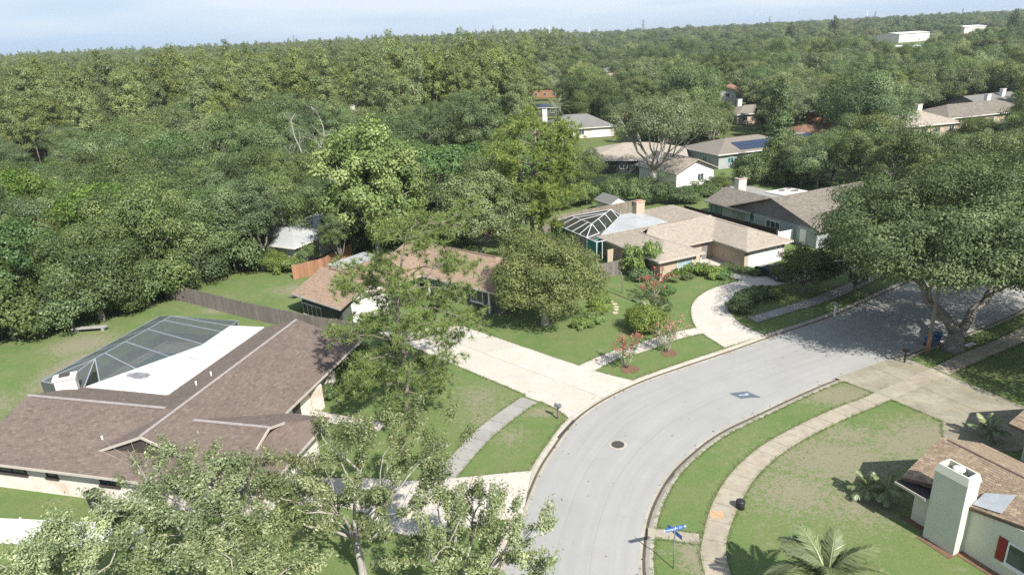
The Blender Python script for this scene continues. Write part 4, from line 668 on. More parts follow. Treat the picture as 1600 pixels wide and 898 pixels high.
def chimney(root, u, v, w, d, z0, z1, rz, mat, cap, dark=True):
    m = MB(); m.box((u, v, (z0+z1)/2), (w, d, z1-z0), rz); ch = m.build('chimney', mat, root)
    m = MB(); m.box((u, v, z1+.07), (w+.16, d+.16, .14), rz); m.build('cap', cap, ch)
    if dark: m = MB(); m.box((u, v, z1+.20), (w*.5, d*.5, .12), rz); m.build('flue', 'iron', ch)
    return ch

# --- A: brown roofed house at the lower left
FA = (-14.4, -22.82, 35.80)
A = thing('brick_house', 'long low white house with brown shingle roof and white flat patio roof', 'house', (FA[1], FA[2], 0), D2R(FA[0]))
A.name = 'ranch_house'
z0 = 2.5
Mr = [(5.2, .15, z0), (5.2, 19.6, z0), (2.45, 18.45, 3.56), (0, 18.3, 4.5), (0, .15, 4.5)]
Ml = [(-4.7, 19.9, 2.69), (-4.7, .15, 2.69), (0, .15, 4.5), (0, 18.3, 4.5)]
Ln = [(-12.55, -1.45, z0), (0, -1.45, z0), (0, 3.5, 4.4), (-12.15, 3.5, 4.4)]
Lf = [(0, 7.6, 2.8), (-12.3, 7.6, 2.8), (-12.15, 3.5, 4.4), (0, 3.5, 4.4)]
Rn = [(0, -1.5, z0), (8.7, -1.5, z0), (6.75, 1.5, 3.49), (6.75, 3.05, 4.0), (0, 3.05, 4.0)]
Rf = [(8.7, 7.05, z0), (1, 7.05, z0), (1, 3.05, 4.0), (6.75, 3.05, 4.0), (6.75, 4.55, 3.44)]
Re = [(8.7, -1.5, z0), (8.7, 7.05, z0), (6.62, 4.62, 3.41), (6.62, 1.46, 3.45)]
rA = roof(A, [Mr, Ml, Ln, Lf, Rn, Rf, Re], 'sh_brown', (0.30, 0.16), fascia='fascia_tan', seed=3)
caps(rA, [((0, .1, 4.5), (0, 18.3, 4.5)), ((-12.15, 3.5, 4.4), (-1.0, 3.5, 4.4)), ((1.35, 3.05, 4.0), (6.8, 3.05, 4.0))], 'ridge_pale')
walls(A, [rect(-11.9, -.65, 0, 7.3), rect(-4.4, -.6, 4.3, 18.1), rect(0, -.7, 7.9, 6.3)], 2.44, 'stucco_white')
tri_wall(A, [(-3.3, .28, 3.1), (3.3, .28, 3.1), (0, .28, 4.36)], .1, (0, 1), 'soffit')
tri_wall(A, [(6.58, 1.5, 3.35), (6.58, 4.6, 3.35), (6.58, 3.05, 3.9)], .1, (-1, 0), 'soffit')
tri_wall(A, [(-11.88, -.6, 2.44), (-11.88, 7.2, 2.6), (-11.88, 3.5, 4.2)], .1, (1, 0), 'stucco_white')
tri_wall(A, [(-4.3, 18.08, 2.44), (4.3, 18.08, 2.44), (0, 18.08, 4.25)], .1, (0, -1), 'stucco_white')
for a, b in (((0, .1, 4.5), (-3.4, .1, 3.17)), ((0, .1, 4.5), (3.4, .1, 3.17)), ((6.8, 3.05, 4.0), (6.8, 1.45, 3.45)), ((6.8, 3.05, 4.0), (6.8, 4.65, 3.42))): MB().beam(Vector(a)-Vector((0, 0, .08)), Vector(b)-Vector((0, 0, .08)), .07, .16).build('barge_board', 'fascia_tan', A)
m = MB(); m.slab([(-11.9, 7.75, 2.82), (-4.6, 7.5, 2.86), (-4.45, 19.9, 2.86), (-7.9, 19.9, 2.8), (-7.8, 15.7, 2.8)], .18); fr_ = m.build('patio_roof', 'white_roof', A)
rs_ = random.Random(3)
for (su, sv, ra, rb2, mt, zz) in ((-9.0, 9.9, 1.1, .5, 'stain', 2.876), (-8.9, 9.9, 1.5, .75, 'stain_soft', 2.870), (-7.4, 11.4, .9, .5, 'stain_soft', 2.872), (-6.6, 13.6, .8, .5, 'stain_soft', 2.874), (-6.2, 10.2, .7, .9, 'stain_soft', 2.874), (-6.3, 16.2, .5, .9, 'stain_soft', 2.872)):
    m = MB(); m.prism([(su+ra*rs_.uniform(.7, 1.15)*math.cos(6.283*k/18), sv+rb2*rs_.uniform(.7, 1.15)*math.sin(6.283*k/18)) for k in range(18)], zz-.01, zz); m.build('water_stain', mt, fr_)
for p in ((-11.6, 7.9), (-9.8, 11.5), (-8, 15.5), (-7.9, 19.6)): MB().box((p[0]+.15, p[1], 1.3), (.12, .12, 2.6)).build('post', 'bronze', A)
m = MB(); m.prism([(-16.7, 8.2), (-11.9, 7.4), (-4.5, 7.4), (-4.5, 20), (-7.9, 20), (-8, 21.4), (-16.7, 21.4)], 0.0, .03); m.build('patio_deck', 'deck', A)
m = MB(); m.prism([(-15.6, 11), (-12.2, 11), (-12.2, 19), (-15.6, 19)], .03, .045); m.build('pool_water', 'pool_tile', A)
for x, w, h in ((-9.9, 2.3, .95), (-6.75, .85, .85), (3.4, 1.2, .9), (-2.4, 1.4, .95)): window(A, (x, -.65, 1.72), w, h, -math.pi/2, 'glass', 'soffit', 1 if w > 1 else 0)
window(A, (4.3, 12.6, 1.5), 1.5, 1.2, 0, 'glass', 'white', 1); window(A, (4.3, 15.8, 1.5), 1.5, 1.2, 0, 'glass', 'white', 1); window(A, (7.9, 3.2, 1.5), 1.8, 1.2, 0, 'glass', 'white', 2)
door(A, (4.3, 9.8, 0), 1.0, 2.1, 0, 'soffit')
m = MB(); m.box((5.0, 9.6, .09), (1.4, 3.0, .18)); m.build('door_step', 'drive_pale', A)
for v in (12.0, 14.2, 16.6): MB().box((4.75, v, 1.0), (.75, .5, 2.0)).build('wall_buttress', 'stucco_white', A)
m = MB(); m.box((3.9, -.70, 1.3), (1.6, .05, 1.9)); m.build('entry_panel', 'stucco_white', A)
ch = chimney(A, -12.4, 6.75, 1.35, .85, 0, 4.05, D2R(38), 'stucco_white', 'stucco_white')
for p in ((-3.8, .9, 3.2), (-1.6, 8.9, 3.8), (-1.9, 7.6, 3.7)): MB().tube([p, (p[0], p[1], p[2]+.45)], [.06, .06], 8).build('vent_pipe', 'white', rA)

# screened pool enclosures: every frame member and every screen panel is a part
def enclosure(root, bars, quads, metal, screen, w=.1):
    for a, b in bars: MB().beam(a, b, w, w*.8).build('frame_bar', metal, root)
    for q in quads:
        m = MB(); n = len(q); P = [Vector(p) for p in q]; c = sum(P, Vector())/n; P = [p+(c-p)*0.012 for p in P]
        nr = (P[1]-P[0]).cross(P[2]-P[0]).normalized()*.008
        m.add([p+nr for p in P]+[p-nr for p in P], [tuple(range(n)), tuple(range(2*n-1, n-1, -1))]+[(i, i+n, (i+1) % n+n, (i+1) % n) for i in range(n)])
        m.build('screen_panel', screen, root)
E1 = thing('pool_enclosure', 'dark bronze screened pool enclosure beside the white flat patio roof', 'pool enclosure', (FA[1], FA[2], 0), D2R(FA[0]))
vsA = [8.3, 11.0, 13.6, 16.5, 19.2, 21.4]; RU, RZ, PU, PZ = -13.5, 3.65, -16.7, 2.6
edge = lambda v: (-11.9+(v-7.75)*4.1/7.95 if v < 15.7 else -7.85)
bars = []; quads = []
foot = [(edge(v), v, 2.75) for v in (8.6, 11.0, 13.4, 16.0, 18.6, 19.9)]
ridge = [(RU, v, RZ) for v in (10.6, 11.6, 13.8, 16.4, 18.4, 19.4)]
plate = [(PU, v, PZ) for v in vsA]; base = [(PU, v, 0.02) for v in vsA]
for i in range(6):
    bars += [(base[i], plate[i]), (plate[i], ridge[i]), (ridge[i], foot[i])]
    if i < 5:
        bars += [(plate[i], plate[i+1]), (ridge[i], ridge[i+1]), ((PU, vsA[i], .95), (PU, vsA[i+1], .95))]
        quads += [[plate[i], plate[i+1], ridge[i+1], ridge[i]], [ridge[i], ridge[i+1], foot[i+1], foot[i]], [base[i], base[i+1], (PU, vsA[i+1], .95), (PU, vsA[i], .95)], [(PU, vsA[i], .95), (PU, vsA[i+1], .95), plate[i+1], plate[i]]]
nearc = [(-16.7, 8.3, PZ), (-14.6, 8.0, PZ), (-12.2, 7.8, PZ)]
for a, b in zip(nearc, nearc[1:]): bars.append((a, b)); quads.append([(a[0], a[1], 0.02), (b[0], b[1], 0.02), b, a])
for a in nearc: bars.append(((a[0], a[1], .02), a))
bars += [(nearc[1], ridge[0]), (nearc[2], ridge[0])]; quads += [[nearc[0], nearc[1], ridge[0], plate[0]], [nearc[1], nearc[2], ridge[0]]]
farc = [(-16.7, 21.4, PZ), (-14, 21.4, PZ), (-11.2, 21.4, PZ), (-8.2, 21.4, PZ)]
for a, b in zip(farc, farc[1:]): bars.append((a, b)); quads.append([(a[0], a[1], 0.02), (b[0], b[1], 0.02), b, a])
for a in farc: bars.append(((a[0], a[1], .02), a))
bars += [(farc[1], ridge[5]), (farc[2], ridge[5]), (farc[3], foot[5])]; quads += [[farc[0], farc[1], ridge[5]], [farc[1], farc[2], ridge[5]], [farc[2], farc[3], foot[5], ridge[5]]]
enclosure(E1, bars, quads, 'bronze', 'screen_dark', .085)

# --- B: house with the tan pink roof behind the pine
FB = (-40.0, -22.45, 65.64)
B = thing('ranch_house', 'low dark walled house with pinkish tan shingle roof behind the long needled pine', 'house', (FB[1], FB[2], 0), D2R(FB[0]))
W1 = gable_u(-.4, 7.7, 4.4, 4.4, 2.5, 4.0); W1[0] = [(-.1, 0, 2.5), (7.9, 0, 2.5), (7.5, 4.4, 4.0), (-.6, 4.4, 4.0)]
W2 = gable_u(.5, 18.6, 15.8, 4.6, 2.5, 4.28, 0, 4.6)
W3 = gable_v(4.4, 15.8, 2.6, 4.6, 2.45, 4.05); 
rB = roof(B, W1+W2+W3, 'sh_pink', (0.33, 0.16), fascia='fascia_tan', seed=7)
caps(rB, [((.6, 4.4, 4.0), (7.4, 4.4, 4.0)), ((7.5, 15.8, 4.28), (14.0, 15.8, 4.28))], 'ridge_dark', .16)
walls(B, [rect(.3, .8, 7.0, 8.2), rect(.9, 8, 6.4, 12), rect(.9, 11.9, 17.8, 19.8)], 2.42, 'siding_green')
tri_wall(B, [(7.02, .8, 2.42), (7.02, 8.0, 2.42), (7.02, 4.4, 3.85)], -.1, (1, 0), 'white'); tri_wall(B, [(.28, .8, 2.42), (.28, 8.0, 2.42), (.28, 4.4, 3.85)], .1, (1, 0), 'siding_green')
garage_door(B, (7.02, 4.4, 0), 4.8, 2.1, 0)
m = MB(); m.slab([(-4.4, 7.6, 2.72), (-.25, 7.6, 2.74), (-.25, 13, 2.74), (-4.5, 13, 2.72)], .16); m.build('patio_roof', 'grey_roof', B)
for p in ((-4.2, 7.8), (-4.2, 10.3), (-4.2, 12.8)): MB().box((p[0], p[1], 1.3), (.12, .12, 2.6)).build('post', 'bronze', B)
for x in (8.6, 11.8, 14.6): window(B, (x, 11.9, 1.45), 1.7 if x > 9 else .9, 1.5, -math.pi/2, 'glass', 'white', 1)
door(B, (10.1, 11.9, 0), .95, 2.1, -math.pi/2, 'white')
for x in (8.0, 16.6): MB().box((x, 11.5, 1.25), (.16, .16, 2.5)).build('porch_post', 'white', B)
m = MB()
for k in range(5): m.box((.5+k*.75, .72, .75), (.06, .05, 1.3))
m.box((2, .72, .12), (3.4, .06, .12)); m.box((2, .72, 1.38), (3.4, .06, .12)); m.build('trellis', 'stucco_cream', B)
m = MB(); m.slab([(-1.9, .6, 1.5), (-.1, .2, 1.9), (-.1, 2.6, 1.9), (-1.9, 2.8, 1.5)], .06); m.build('awning', 'siding_green', B)

# --- C: sand roofed house with the white pool enclosure
FC = (25.2, 26.26, 72.35)
C_ = thing('ranch_house', 'beige house with sand coloured hip roof and white double garage door', 'house', (FC[1], FC[2], 0), D2R(FC[0]))
Gw = gable_v(0, 21.7, 3.6, 3.6, 2.5, 3.72, 3.7, 3.6)
Mw = [[(-10.4, 5.45, 2.5), (3.6, 5.45, 2.5), (3.6, 10, 4.0), (-5.9, 10, 4.0)], [(3.6, 14.5, 2.5), (-10.4, 14.5, 2.5), (-5.9, 10, 4.0), (3.6, 10, 4.0)], [(-10.42, 14.5, 2.5), (-10.42, 9.5, 2.5), (-5.9, 10, 4.0)]]
Lw = gable_v(2.1, 13.5, -7.2, 3.2, 2.5, 3.55, 3.3, 3.0)
rC = roof(C_, Gw+Mw+Lw, 'sh_sand', (0.33, 0.16), fascia='fascia_tan', seed=9)
caps(rC, [((3.6, 4.0, 3.72), (3.6, 9.0, 3.72)), ((-7.2, 6.2, 3.55), (-7.2, 10.2, 3.55)), ((-4.6, 10, 4.0), (1.0, 10, 4.0))], 'ridge_tan', .14)
walls(C_, [rect(.6, .8, 6.7, 21), rect(-9.7, 6.1, .7, 13.9), rect(-9.7, 2.75, -4.7, 7)], 2.42, 'stucco_beige')
m = MB(); m.slab([(-9.8, 14.3, 2.72), (.35, 14.3, 2.72), (.35, 20.9, 2.72), (-2.4, 20.9, 2.70)], .16); m.build('patio_roof', 'grey_roof', C_)
garage_door(C_, (3.75, .8, 0), 4.9, 2.15, -math.pi/2)
m = MB(); m.box((3.75, .74, 2.32), (5.4, .1, .2)); m.build('door_lintel', 'fascia_tan', C_)
window(C_, (-6.3, 2.75, 1.45), 2.2, 1.1, -math.pi/2, 'glass_pale', 'white', 1); window(C_, (-9.7, 8.2, 1.5), 1.2, 1.1, math.pi, 'glass', 'white', 0)
door(C_, (-.5, 6.1, 0), 1.0, 2.1, -math.pi/2, 'siding_grey')
door(C_, (.6, 4.6, 0), .9, 2.05, math.pi, 'stucco_beige')
ch = chimney(C_, .15, 20.3, 1.35, .9, 0, 4.25, 0, 'stucco_beige', 'stucco_beige', False)
MB().box((.15, 20.3, 4.43), (1.1, .7, .1)).build('cap', 'terracotta', ch)
for p in ((-2.5, 11.8, 3.4), (1.9, 8.6, 3.15)): MB().tube([p, (p[0], p[1], p[2]+.35)], [.12, .12], 8).build('vent_pipe', 'white', rC)
m = MB(); m.box((-4.2, 2.6, 1.2), (.12, .12, 2.4)); m.build('down_pipe', 'white', C_)
m = MB(); m.prism(rect(-4.5, 1.2, .4, 6.0), 0.0, .035); m.build('courtyard_paving', 'drive_pale', C_)
m = MB(); m.prism([(-11.7, 13.9), (-9.6, 13.9), (.5, 13.9), (.5, 21), (-1, 23.8), (-11.7, 23.8)], 0, .03); m.build('patio_deck', 'deck', C_)
E2 = thing('pool_enclosure', 'white framed screened pool enclosure attached to the sand roofed house', 'pool enclosure', (FC[1], FC[2], 0), D2R(FC[0]))
PU = -11.7; pv = [14.6, 16.4, 18.1, 19.8, 21.5, 23.6]; zp, zt = 2.5, 3.3
plate = [(PU, v, zp) for v in pv]; base = [(PU, v, .03) for v in pv]
Rt = [(-9.25, v, zt) for v in (17.3, 18.2, 19.8, 21.3, 22.2)]           # left ridge
Dt = [(-9.25, 17.3, zt), (-7.2, 18.95, zt), (-5.1, 20.6, zt), (-3.1, 22.2, zt)]   # diagonal ridge along the roof
Df = [(-9.7, 14.9, 2.7), (-7.65, 16.55, 2.7), (-5.5, 18.4, 2.7), (-3.4, 20.1, 2.7), (-2.4, 20.9, 2.7)]
fp = [(-11.7, 23.6, zp), (-9.2, 23.6, zp), (-6.0, 23.6, zp), (-3.0, 23.6, zp), (-1.0, 23.0, zp)]
bars = []; quads = []
for a, b in zip(base, plate): bars.append((a, b))
for i in range(5):
    bars += [(plate[i], plate[i+1]), ((PU, pv[i], .95), (PU, pv[i+1], .95))]
    quads += [[base[i], base[i+1], (PU, pv[i+1], .95), (PU, pv[i], .95)], [(PU, pv[i], .95), (PU, pv[i+1], .95), plate[i+1], plate[i]]]
for i in range(5): bars.append((plate[min(i+1, 5)] if i else plate[1], Rt[i]))
for i in range(4): bars.append((Rt[i], Rt[i+1])); quads.append([plate[i+1], plate[i+2] if i < 3 else plate[5], Rt[i+1], Rt[i]])
for i in range(3): bars.append((Dt[i], Dt[i+1])); quads.append([Dt[i], Dt[i+1], Df[i+1], Df[i]])
for i in range(4): bars.append((Dt[i], Df[i]))
bars += [(Dt[3], Df[4]), (plate[0], Dt[0]), (plate[0], Df[0]), (Rt[4], Dt[3]), (Rt[2], Dt[2]), (Rt[3], (-4.6, 21.0, zt))]
quads += [[plate[0], plate[1], Dt[0]], [plate[0], Dt[0], Df[0]], [Rt[0], Rt[1], Rt[2], Dt[2], Dt[1]], [Rt[2], Rt[4], Dt[3], Dt[2]]]
for i in range(4): bars.append((fp[i], fp[i+1])); quads.append([(fp[i][0], fp[i][1], .03), (fp[i+1][0], fp[i+1][1], .03), fp[i+1], fp[i]])
for p in fp: bars.append(((p[0], p[1], .03), p))
bars += [(fp[1], Rt[4]), (fp[2], (-6.0, 22.2, zt)), (fp[3], Dt[3])]; quads += [[plate[5], fp[1], Rt[4]], [fp[1], fp[2], (-6, 22.2, zt), Rt[4]], [fp[2], fp[3], Dt[3], (-6, 22.2, zt)], [fp[3], fp[4], Df[4], Dt[3]]]
bars += [((-11.7, 14.6, zp), (-11.7, 12.4, zp)), ((-11.7, 12.4, zp), (-9.8, 12.4, zp)), ((-11.7, 12.4, .03), (-11.7, 12.4, zp)), ((-10.9, 12.4, .03), (-10.9, 12.4, zp))]
enclosure(E2, bars, quads, 'alu_white', 'screen_grey', .075)
for a, b in (((-11.66, 14.5), (-11.66, 12.5)), ((-10.8, 13.9), (-9.8, 13.9))):
    MB().beam((a[0], a[1], 1.35), (b[0], b[1], 1.35), .03, 2.1).build('privacy_screen', 'teal', E2)

# --- D: grey brown gabled house beyond C
FD = (25.2, 30.39, 92.73)
D_ = thing('ranch_house', 'grey house with broad shaded gable wall behind the brown fence', 'house', (FD[1], FD[2], 0), D2R(FD[0]))
Dp = gable_u(0, 17, -7.8, 7.8, 2.5, 5.1)+gable_v(-4.6, 4.6, 4.0, 4.0, 2.5, 4.0)
rD = roof(D_, Dp, 'sh_grey', (0.36, 0.2), fascia='fascia_tan', seed=13)
walls(D_, [rect(.6, -15.0, 16.4, -.6), rect(.6, -3, 7.4, 4.2)], 2.42, 'stucco_blue')
tri_wall(D_, [(.57, -15.0, 2.42), (.57, -.6, 2.42), (.57, -7.8, 4.85)], .1, (1, 0), 'siding_grey')
m = MB(); m.slab([(7.9, -2.6, 3.45), (12.6, -2.6, 3.45), (12.6, .9, 3.35), (7.9, .9, 3.35)], .16); pr_ = m.build('patio_roof', 'white_roof', D_)
for (du, dv, dr) in ((11.4, -1.4, 1.0), (10.2, -.2, .8), (12.0, .2, .6)): MB().prism([(du+dr*math.cos(k*.7)*(.7+.3*math.sin(k*2.3)), dv+dr*.5*math.sin(k*.7)) for k in range(9)], 3.44, 3.475).build('leaf_debris', 'mulch', pr_)
chimney(D_, 6.4, 4.2, 1.5, .9, 0, 4.9, 0, 'stucco_cream', 'stucco_beige', True)
window(D_, (.6, 2.6, 1.5), 2.2, 1.2, math.pi, 'glass_teal', 'soffit', 1); window(D_, (.6, -4.3, 1.4), 1.0, 1.7, math.pi, 'glass_teal', 'white', 0); window(D_, (.6, -8.0, 1.5), 2.4, 1.1, math.pi, 'glass', 'white', 2)
door(D_, (.6, -12.9, 0), .95, 2.05, math.pi, 'white')

# --- E: cream house with the tall chimney, lower right
FE = (-65.4, 21.24, 29.33)
E_ = thing('ranch_house', 'cream house with amber shingle roof, tall stucco chimney and red shutters', 'house', (FE[1], FE[2], 0), D2R(FE[0]))
Ep = [[(-1.74, .12, 2.62), (-.02, .80, 2.91), (-.02, 3.4, 4.0), (-1.95, 3.4, 4.0)], [(-.02, 1.03, 3.0), (1.66, 1.03, 3.0), (1.66, 3.4, 4.0), (-.02, 3.4, 4.0)], [(1.66, .55, 2.84), (8.0, 1.25, 3.85), (8.0, 3.4, 4.02)], [(1.66, .55, 2.84), (8.0, 3.4, 4.02), (1.66, 3.4, 4.0)],
      [(8.0, 7.1, 2.5), (-1.75, 7.1, 2.5), (-1.95, 3.4, 4.0), (8.0, 3.4, 4.0)], [(-2.3, 10.6, 2.5), (8, 10.6, 2.5), (8, 14.6, 4.1), (-2.3, 14.6, 4.1)], [(8, 18.4, 2.5), (-2.3, 18.4, 2.5), (-2.3, 14.6, 4.1), (8, 14.6, 4.1)],
      [(1.2, 13, 2.52), (1.2, 5, 2.52), (4.6, 5, 3.9), (4.6, 13, 3.9)]]
rE = roof(E_, Ep, 'sh_amber', (0.25, 0.15), th=.14, fascia='fascia_dark', seed=17)
caps(rE, [((-1.6, 3.4, 4.0), (8, 3.4, 4.0))], 'fascia_dark', .12)
walls(E_, [[(-1.2, .72), (8, .72), (8, 6.4), (-1.2, 6.4)], rect(1.6, 6, 7.6, 12), rect(-1.6, 11.4, 7.6, 17.6)], 2.45, 'stucco_cream')
m = MB(); m.add([(1.66, .72, 2.45), (8, .72, 2.45), (8, .72, 3.5), (1.66, .72, 2.7), (1.66, .9, 2.45), (8, .9, 2.45), (8, .9, 3.5), (1.66, .9, 2.7)], [(0, 1, 2, 3), (7, 6, 5, 4), (3, 2, 6, 7), (0, 3, 7, 4), (1, 5, 6, 2)]); m.build('gable_wall', 'stucco_cream', E_)
tri_wall(E_, [(-1.18, .75, 2.4), (-1.18, 6.2, 2.4), (-1.18, 3.4, 3.75)], .1, (1, 0), 'stucco_cream')
m = MB(); m.slab([(-1.76, -.28, 2.46), (-.03, -.28, 2.46), (-.03, .86, 2.50), (-1.74, .3, 2.48)], .07); m.build('shade_ledge', 'ledge_shade', E_)  # dark sheet standing in for the shaded underside of the roof edge
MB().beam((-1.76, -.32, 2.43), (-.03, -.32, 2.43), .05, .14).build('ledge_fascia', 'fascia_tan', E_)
m = MB(); ch_w = 1.66
m.box((ch_w/2, .5, 2.1), (ch_w, 1.0, 4.2)); ch = m.build('chimney', 'stucco_cream', E_)
m = MB()
o0, o1 = rect(-.05, -.05, 1.71, 1.05), rect(.06, .08, 1.6, .92); i0 = rect(.16, .17, 1.5, .83)
m.add([(x, y, 4.2) for x, y in o0]+[(x, y, 4.62) for x, y in o1]+[(x, y, 4.62) for x, y in i0]+[(x, y, 4.32) for x, y in i0],
      [(i, (i+1) % 4, (i+1) % 4+4, i+4) for i in range(4)]+[(i+4, (i+1) % 4+4, (i+1) % 4+8, i+8) for i in range(4)]+[(i+8, (i+1) % 4+8, (i+1) % 4+12, i+12) for i in range(4)])
m.build('crown', 'stucco_cream', ch)
MB().box((.83, .5, 4.31), (1.33, .65, .02)).build('flue_floor', 'iron', ch)
m = MB(); m.tube([(.83, .5, 4.32), (.83, .5, 4.55)], [.2, .2], 16); m.tube([(.83, .5, 4.55), (.83, .5, 4.63), (.83, .5, 4.66)], [.29, .29, .2], 20); m.build('flue_cap', 'white', ch)
m = MB(); m.slab([(1.70, .66, 2.97), (2.9, .95, 3.14), (2.75, 2.2, 3.66), (1.70, 1.5, 3.36)], .02); m.build('flashing', 'metal_flash', rE)
m = MB(); m.prism([(-1.5, .72), (-1.5, .35), (-.05, .3), (-.06, -.35), (1.72, -.38), (1.75, .2), (8, .15), (8, .72)], 0, .03); tag(m.build('mulch_bed', 'mulch', None), 'dark reddish mulch strip along the foot of the cream house wall', 'mulch bed'); mb_ = COL.objects['mulch_bed']; mb_.location = (FE[1], FE[2], 0); mb_.rotation_euler = (0, 0, D2R(FE[0]))
window(E_, (4.55, .72, 1.45), 1.9, 1.25, -math.pi/2, 'glass', 'white', 0)
for x in (3.36, 5.74):
    m = MB(); m.box((x, .69, 1.45), (.4, .06, 1.3))
    for k in range(9): m.box((x, .655, .9+k*.138), (.3, .02, .09))
    m.build('shutter', 'shutter_red', E_)
window(E_, (-1.2, 2.2, 1.4), 1.5, 1.2, math.pi, 'glass', 'white', 1); garage_door(E_, (-1.6, 14.5, 0), 4.9, 2.1, math.pi, 'white')

# ------------------------------------------------------------------ vegetation builders
def quadmesh(name, V, T, mat, k=4):
    """V: (n, k, 3) leaf blades, T: (n,) tone"""
    n = len(V); me = bpy.data.meshes.new(name); me.vertices.add(n*k); me.loops.add(n*k); me.polygons.add(n)
    me.vertices.foreach_set('co', np.ascontiguousarray(V, np.float32).ravel()); me.loops.foreach_set('vertex_index', np.arange(n*k, dtype=np.int32))
    me.polygons.foreach_set('loop_start', np.arange(n, dtype=np.int32)*k); me.polygons.foreach_set('loop_total', np.full(n, k, np.int32))
    a = me.attributes.new('tone', 'FLOAT', 'POINT'); a.data.foreach_set('value', np.repeat(np.clip(T, 0, 1), k).astype(np.float32))
    me.materials.append(M[mat]); me.update(); me.validate(); return me
def unit(a): return a/np.maximum(1e-9, np.linalg.norm(a, axis=-1, keepdims=True))
def blades(rng, P, Nn, L_, W_, T, droop=0.15, var=0.35):
    n = len(P); r = unit(rng.normal(size=(n, 3))); a = unit(np.cross(Nn, r)); a[:, 2] -= droop; a = unit(a); b = unit(np.cross(Nn, a))
    nn = np.cross(a, b); s = 1+var*rng.uniform(-1, 1, (n, 1)); l = L_*s; w = W_*s
    V = np.stack([P-a*l*.5, P+b*w*.5+nn*w*.12-a*l*.05, P+a*l*.5, P-b*w*.5+nn*w*.12-a*l*.05], 1); return V, T
def crown_clumps(rng, R, zc, hz, ncl, low=-.35, inner=.2, lump=.22, asym=None):
    d = unit(rng.normal(size=(ncl*4, 3))); d = d[d[:, 2] > low][:ncl]
    bumps = unit(rng.normal(size=(9, 3))); amp = rng.uniform(-lump, lump*1.1, 9)
    rf = 1+sum(a*np.maximum(0, d@b)**5 for a, b in zip(amp, bumps)); rf = rf*rng.uniform(.70, 1.0, len(d))
    k = rng.random(len(d)) < inner; rf[k] *= rng.uniform(.35, .8, k.sum())
    hz_ = np.where(d[:, 2] > 0, hz, hz*.75)
    c = np.stack([d[:, 0]*R*rf, d[:, 1]*R*rf, zc+d[:, 2]*hz_*rf], 1)
    if asym is not None: c[:, :2] += np.array(asym)*np.clip((c[:, 2:3]-zc)/hz+.6, 0, 1.5)
    return c, d
def leaf_crown(name, seed, R, zc, hz, ncl, cr, per, L_, W_, mat, low=-.35, flat=.68, inner=.2, lump=.22, asym=None, tvar=.13, up=.4, keep=None, spray=0.0):
    rng = np.random.default_rng(seed); c, cd = crown_clumps(rng, R, zc, hz, ncl, low, inner, lump, asym)
    if keep is not None: k_ = keep(c); c, cd = c[k_], cd[k_]
    n = len(c); crs = cr*rng.uniform(.65, 1.3, n); cnt = (per*(crs/cr)**2).astype(int); idx = np.repeat(np.arange(n), cnt); m = len(idx)
    d = unit(rng.normal(size=(m, 3))+np.array([0, 0, .35])); rad = crs[idx]*rng.uniform(.25, 1.0, m)**.45*np.where(rng.random(m) < .14, rng.uniform(1.0, 1.75, m), 1.0)
    P = c[idx]+d*rad[:, None]*np.array([1, 1, flat]); Nn = unit(.75*d+.35*cd[idx]+.42*rng.normal(size=(m, 3))+np.array([0, 0, up*.6]))
    if spray: ax = unit(cd+np.array([0, 0, .5])+rng.normal(0, .35, (n, 3))); P = P+ax[idx]*(rng.normal(0, spray, m)*crs[idx])[:, None]
    T = .48+rng.normal(0, tvar, n)[idx]+rng.normal(0, .15, m)
    V, T = blades(rng, P, Nn, L_, W_, T); return quadmesh(name, V, T, mat), c
def limb(m, a, b, r0_, r1_, rng, n=5, sag=.12, k=5):
    a, b = Vector(a), Vector(b); L_ = (b-a).length; pts = []; off = Vector((rng.normal(), rng.normal(), abs(rng.normal())))*L_*sag
    for i in range(n+1):
        t = i/n; pts.append(a.lerp(b, t)+off*math.sin(math.pi*t)+Vector((rng.normal(), rng.normal(), rng.normal()))*L_*.025*(0 < i < n))
    m.tube(pts, [r0_+(r1_-r0_)*(i/n)**.8 for i in range(n+1)], k); return pts
def oak_wood(name, seed, c, rt, hf, mat, nl=6, n2=3, base=(0, 0), rtop=.4, twig=.02, k=6):
    rng = np.random.default_rng(seed+77); m = MB(); fork = Vector((base[0]*.2+rng.normal()*.1, base[1]*.2+rng.normal()*.1, hf))
    m.tube([(0, 0, -.25), (0, 0, .15), (fork.x*.3, fork.y*.3, hf*.45), fork], [rt*1.55, rt*1.12, rt*.95, rt*.85], 10)
    order = rng.permutation(len(c)); ang = np.arctan2(c[:, 1], c[:, 0]); used = []
    for j in range(nl):
        tgt = -math.pi+2*math.pi*(j+rng.uniform(.1, .9))/nl
        cand = sorted(order, key=lambda i: abs(math.remainder(ang[i]-tgt, 2*math.pi))+(.6 if i in used else 0)-.04*math.hypot(c[i][0], c[i][1]))[0]; used.append(cand)
        e = Vector(c[cand])*.92+fork*.08; pts = limb(m, fork-Vector((0, 0, hf*.06)), e, rt*rng.uniform(.42, .62), twig*2.2, rng, 6, .10, k)
        near = sorted(range(len(c)), key=lambda i: (Vector(c[i])-e).length)[1:2+n2*2]
        if j % 2 == 0:
            q_ = limb(m, pts[-2], pts[-1]+(pts[-1]-fork)*rng.uniform(.14, .26), .035, .012, rng, 3, .06, 4)
            for w_ in range(3): limb(m, q_[1+w_ % 2], q_[-1]+Vector(rng.normal(0, .45, 3)), .018, .008, rng, 2, .05, 3)
        for i in list(rng.permutation(near))[:n2]:
            s = pts[int(rng.integers(2, 5))]; limb(m, s, Vector(c[i]), rt*.22, twig, rng, 4, .12, 5)
    return m.mesh(name, mat)
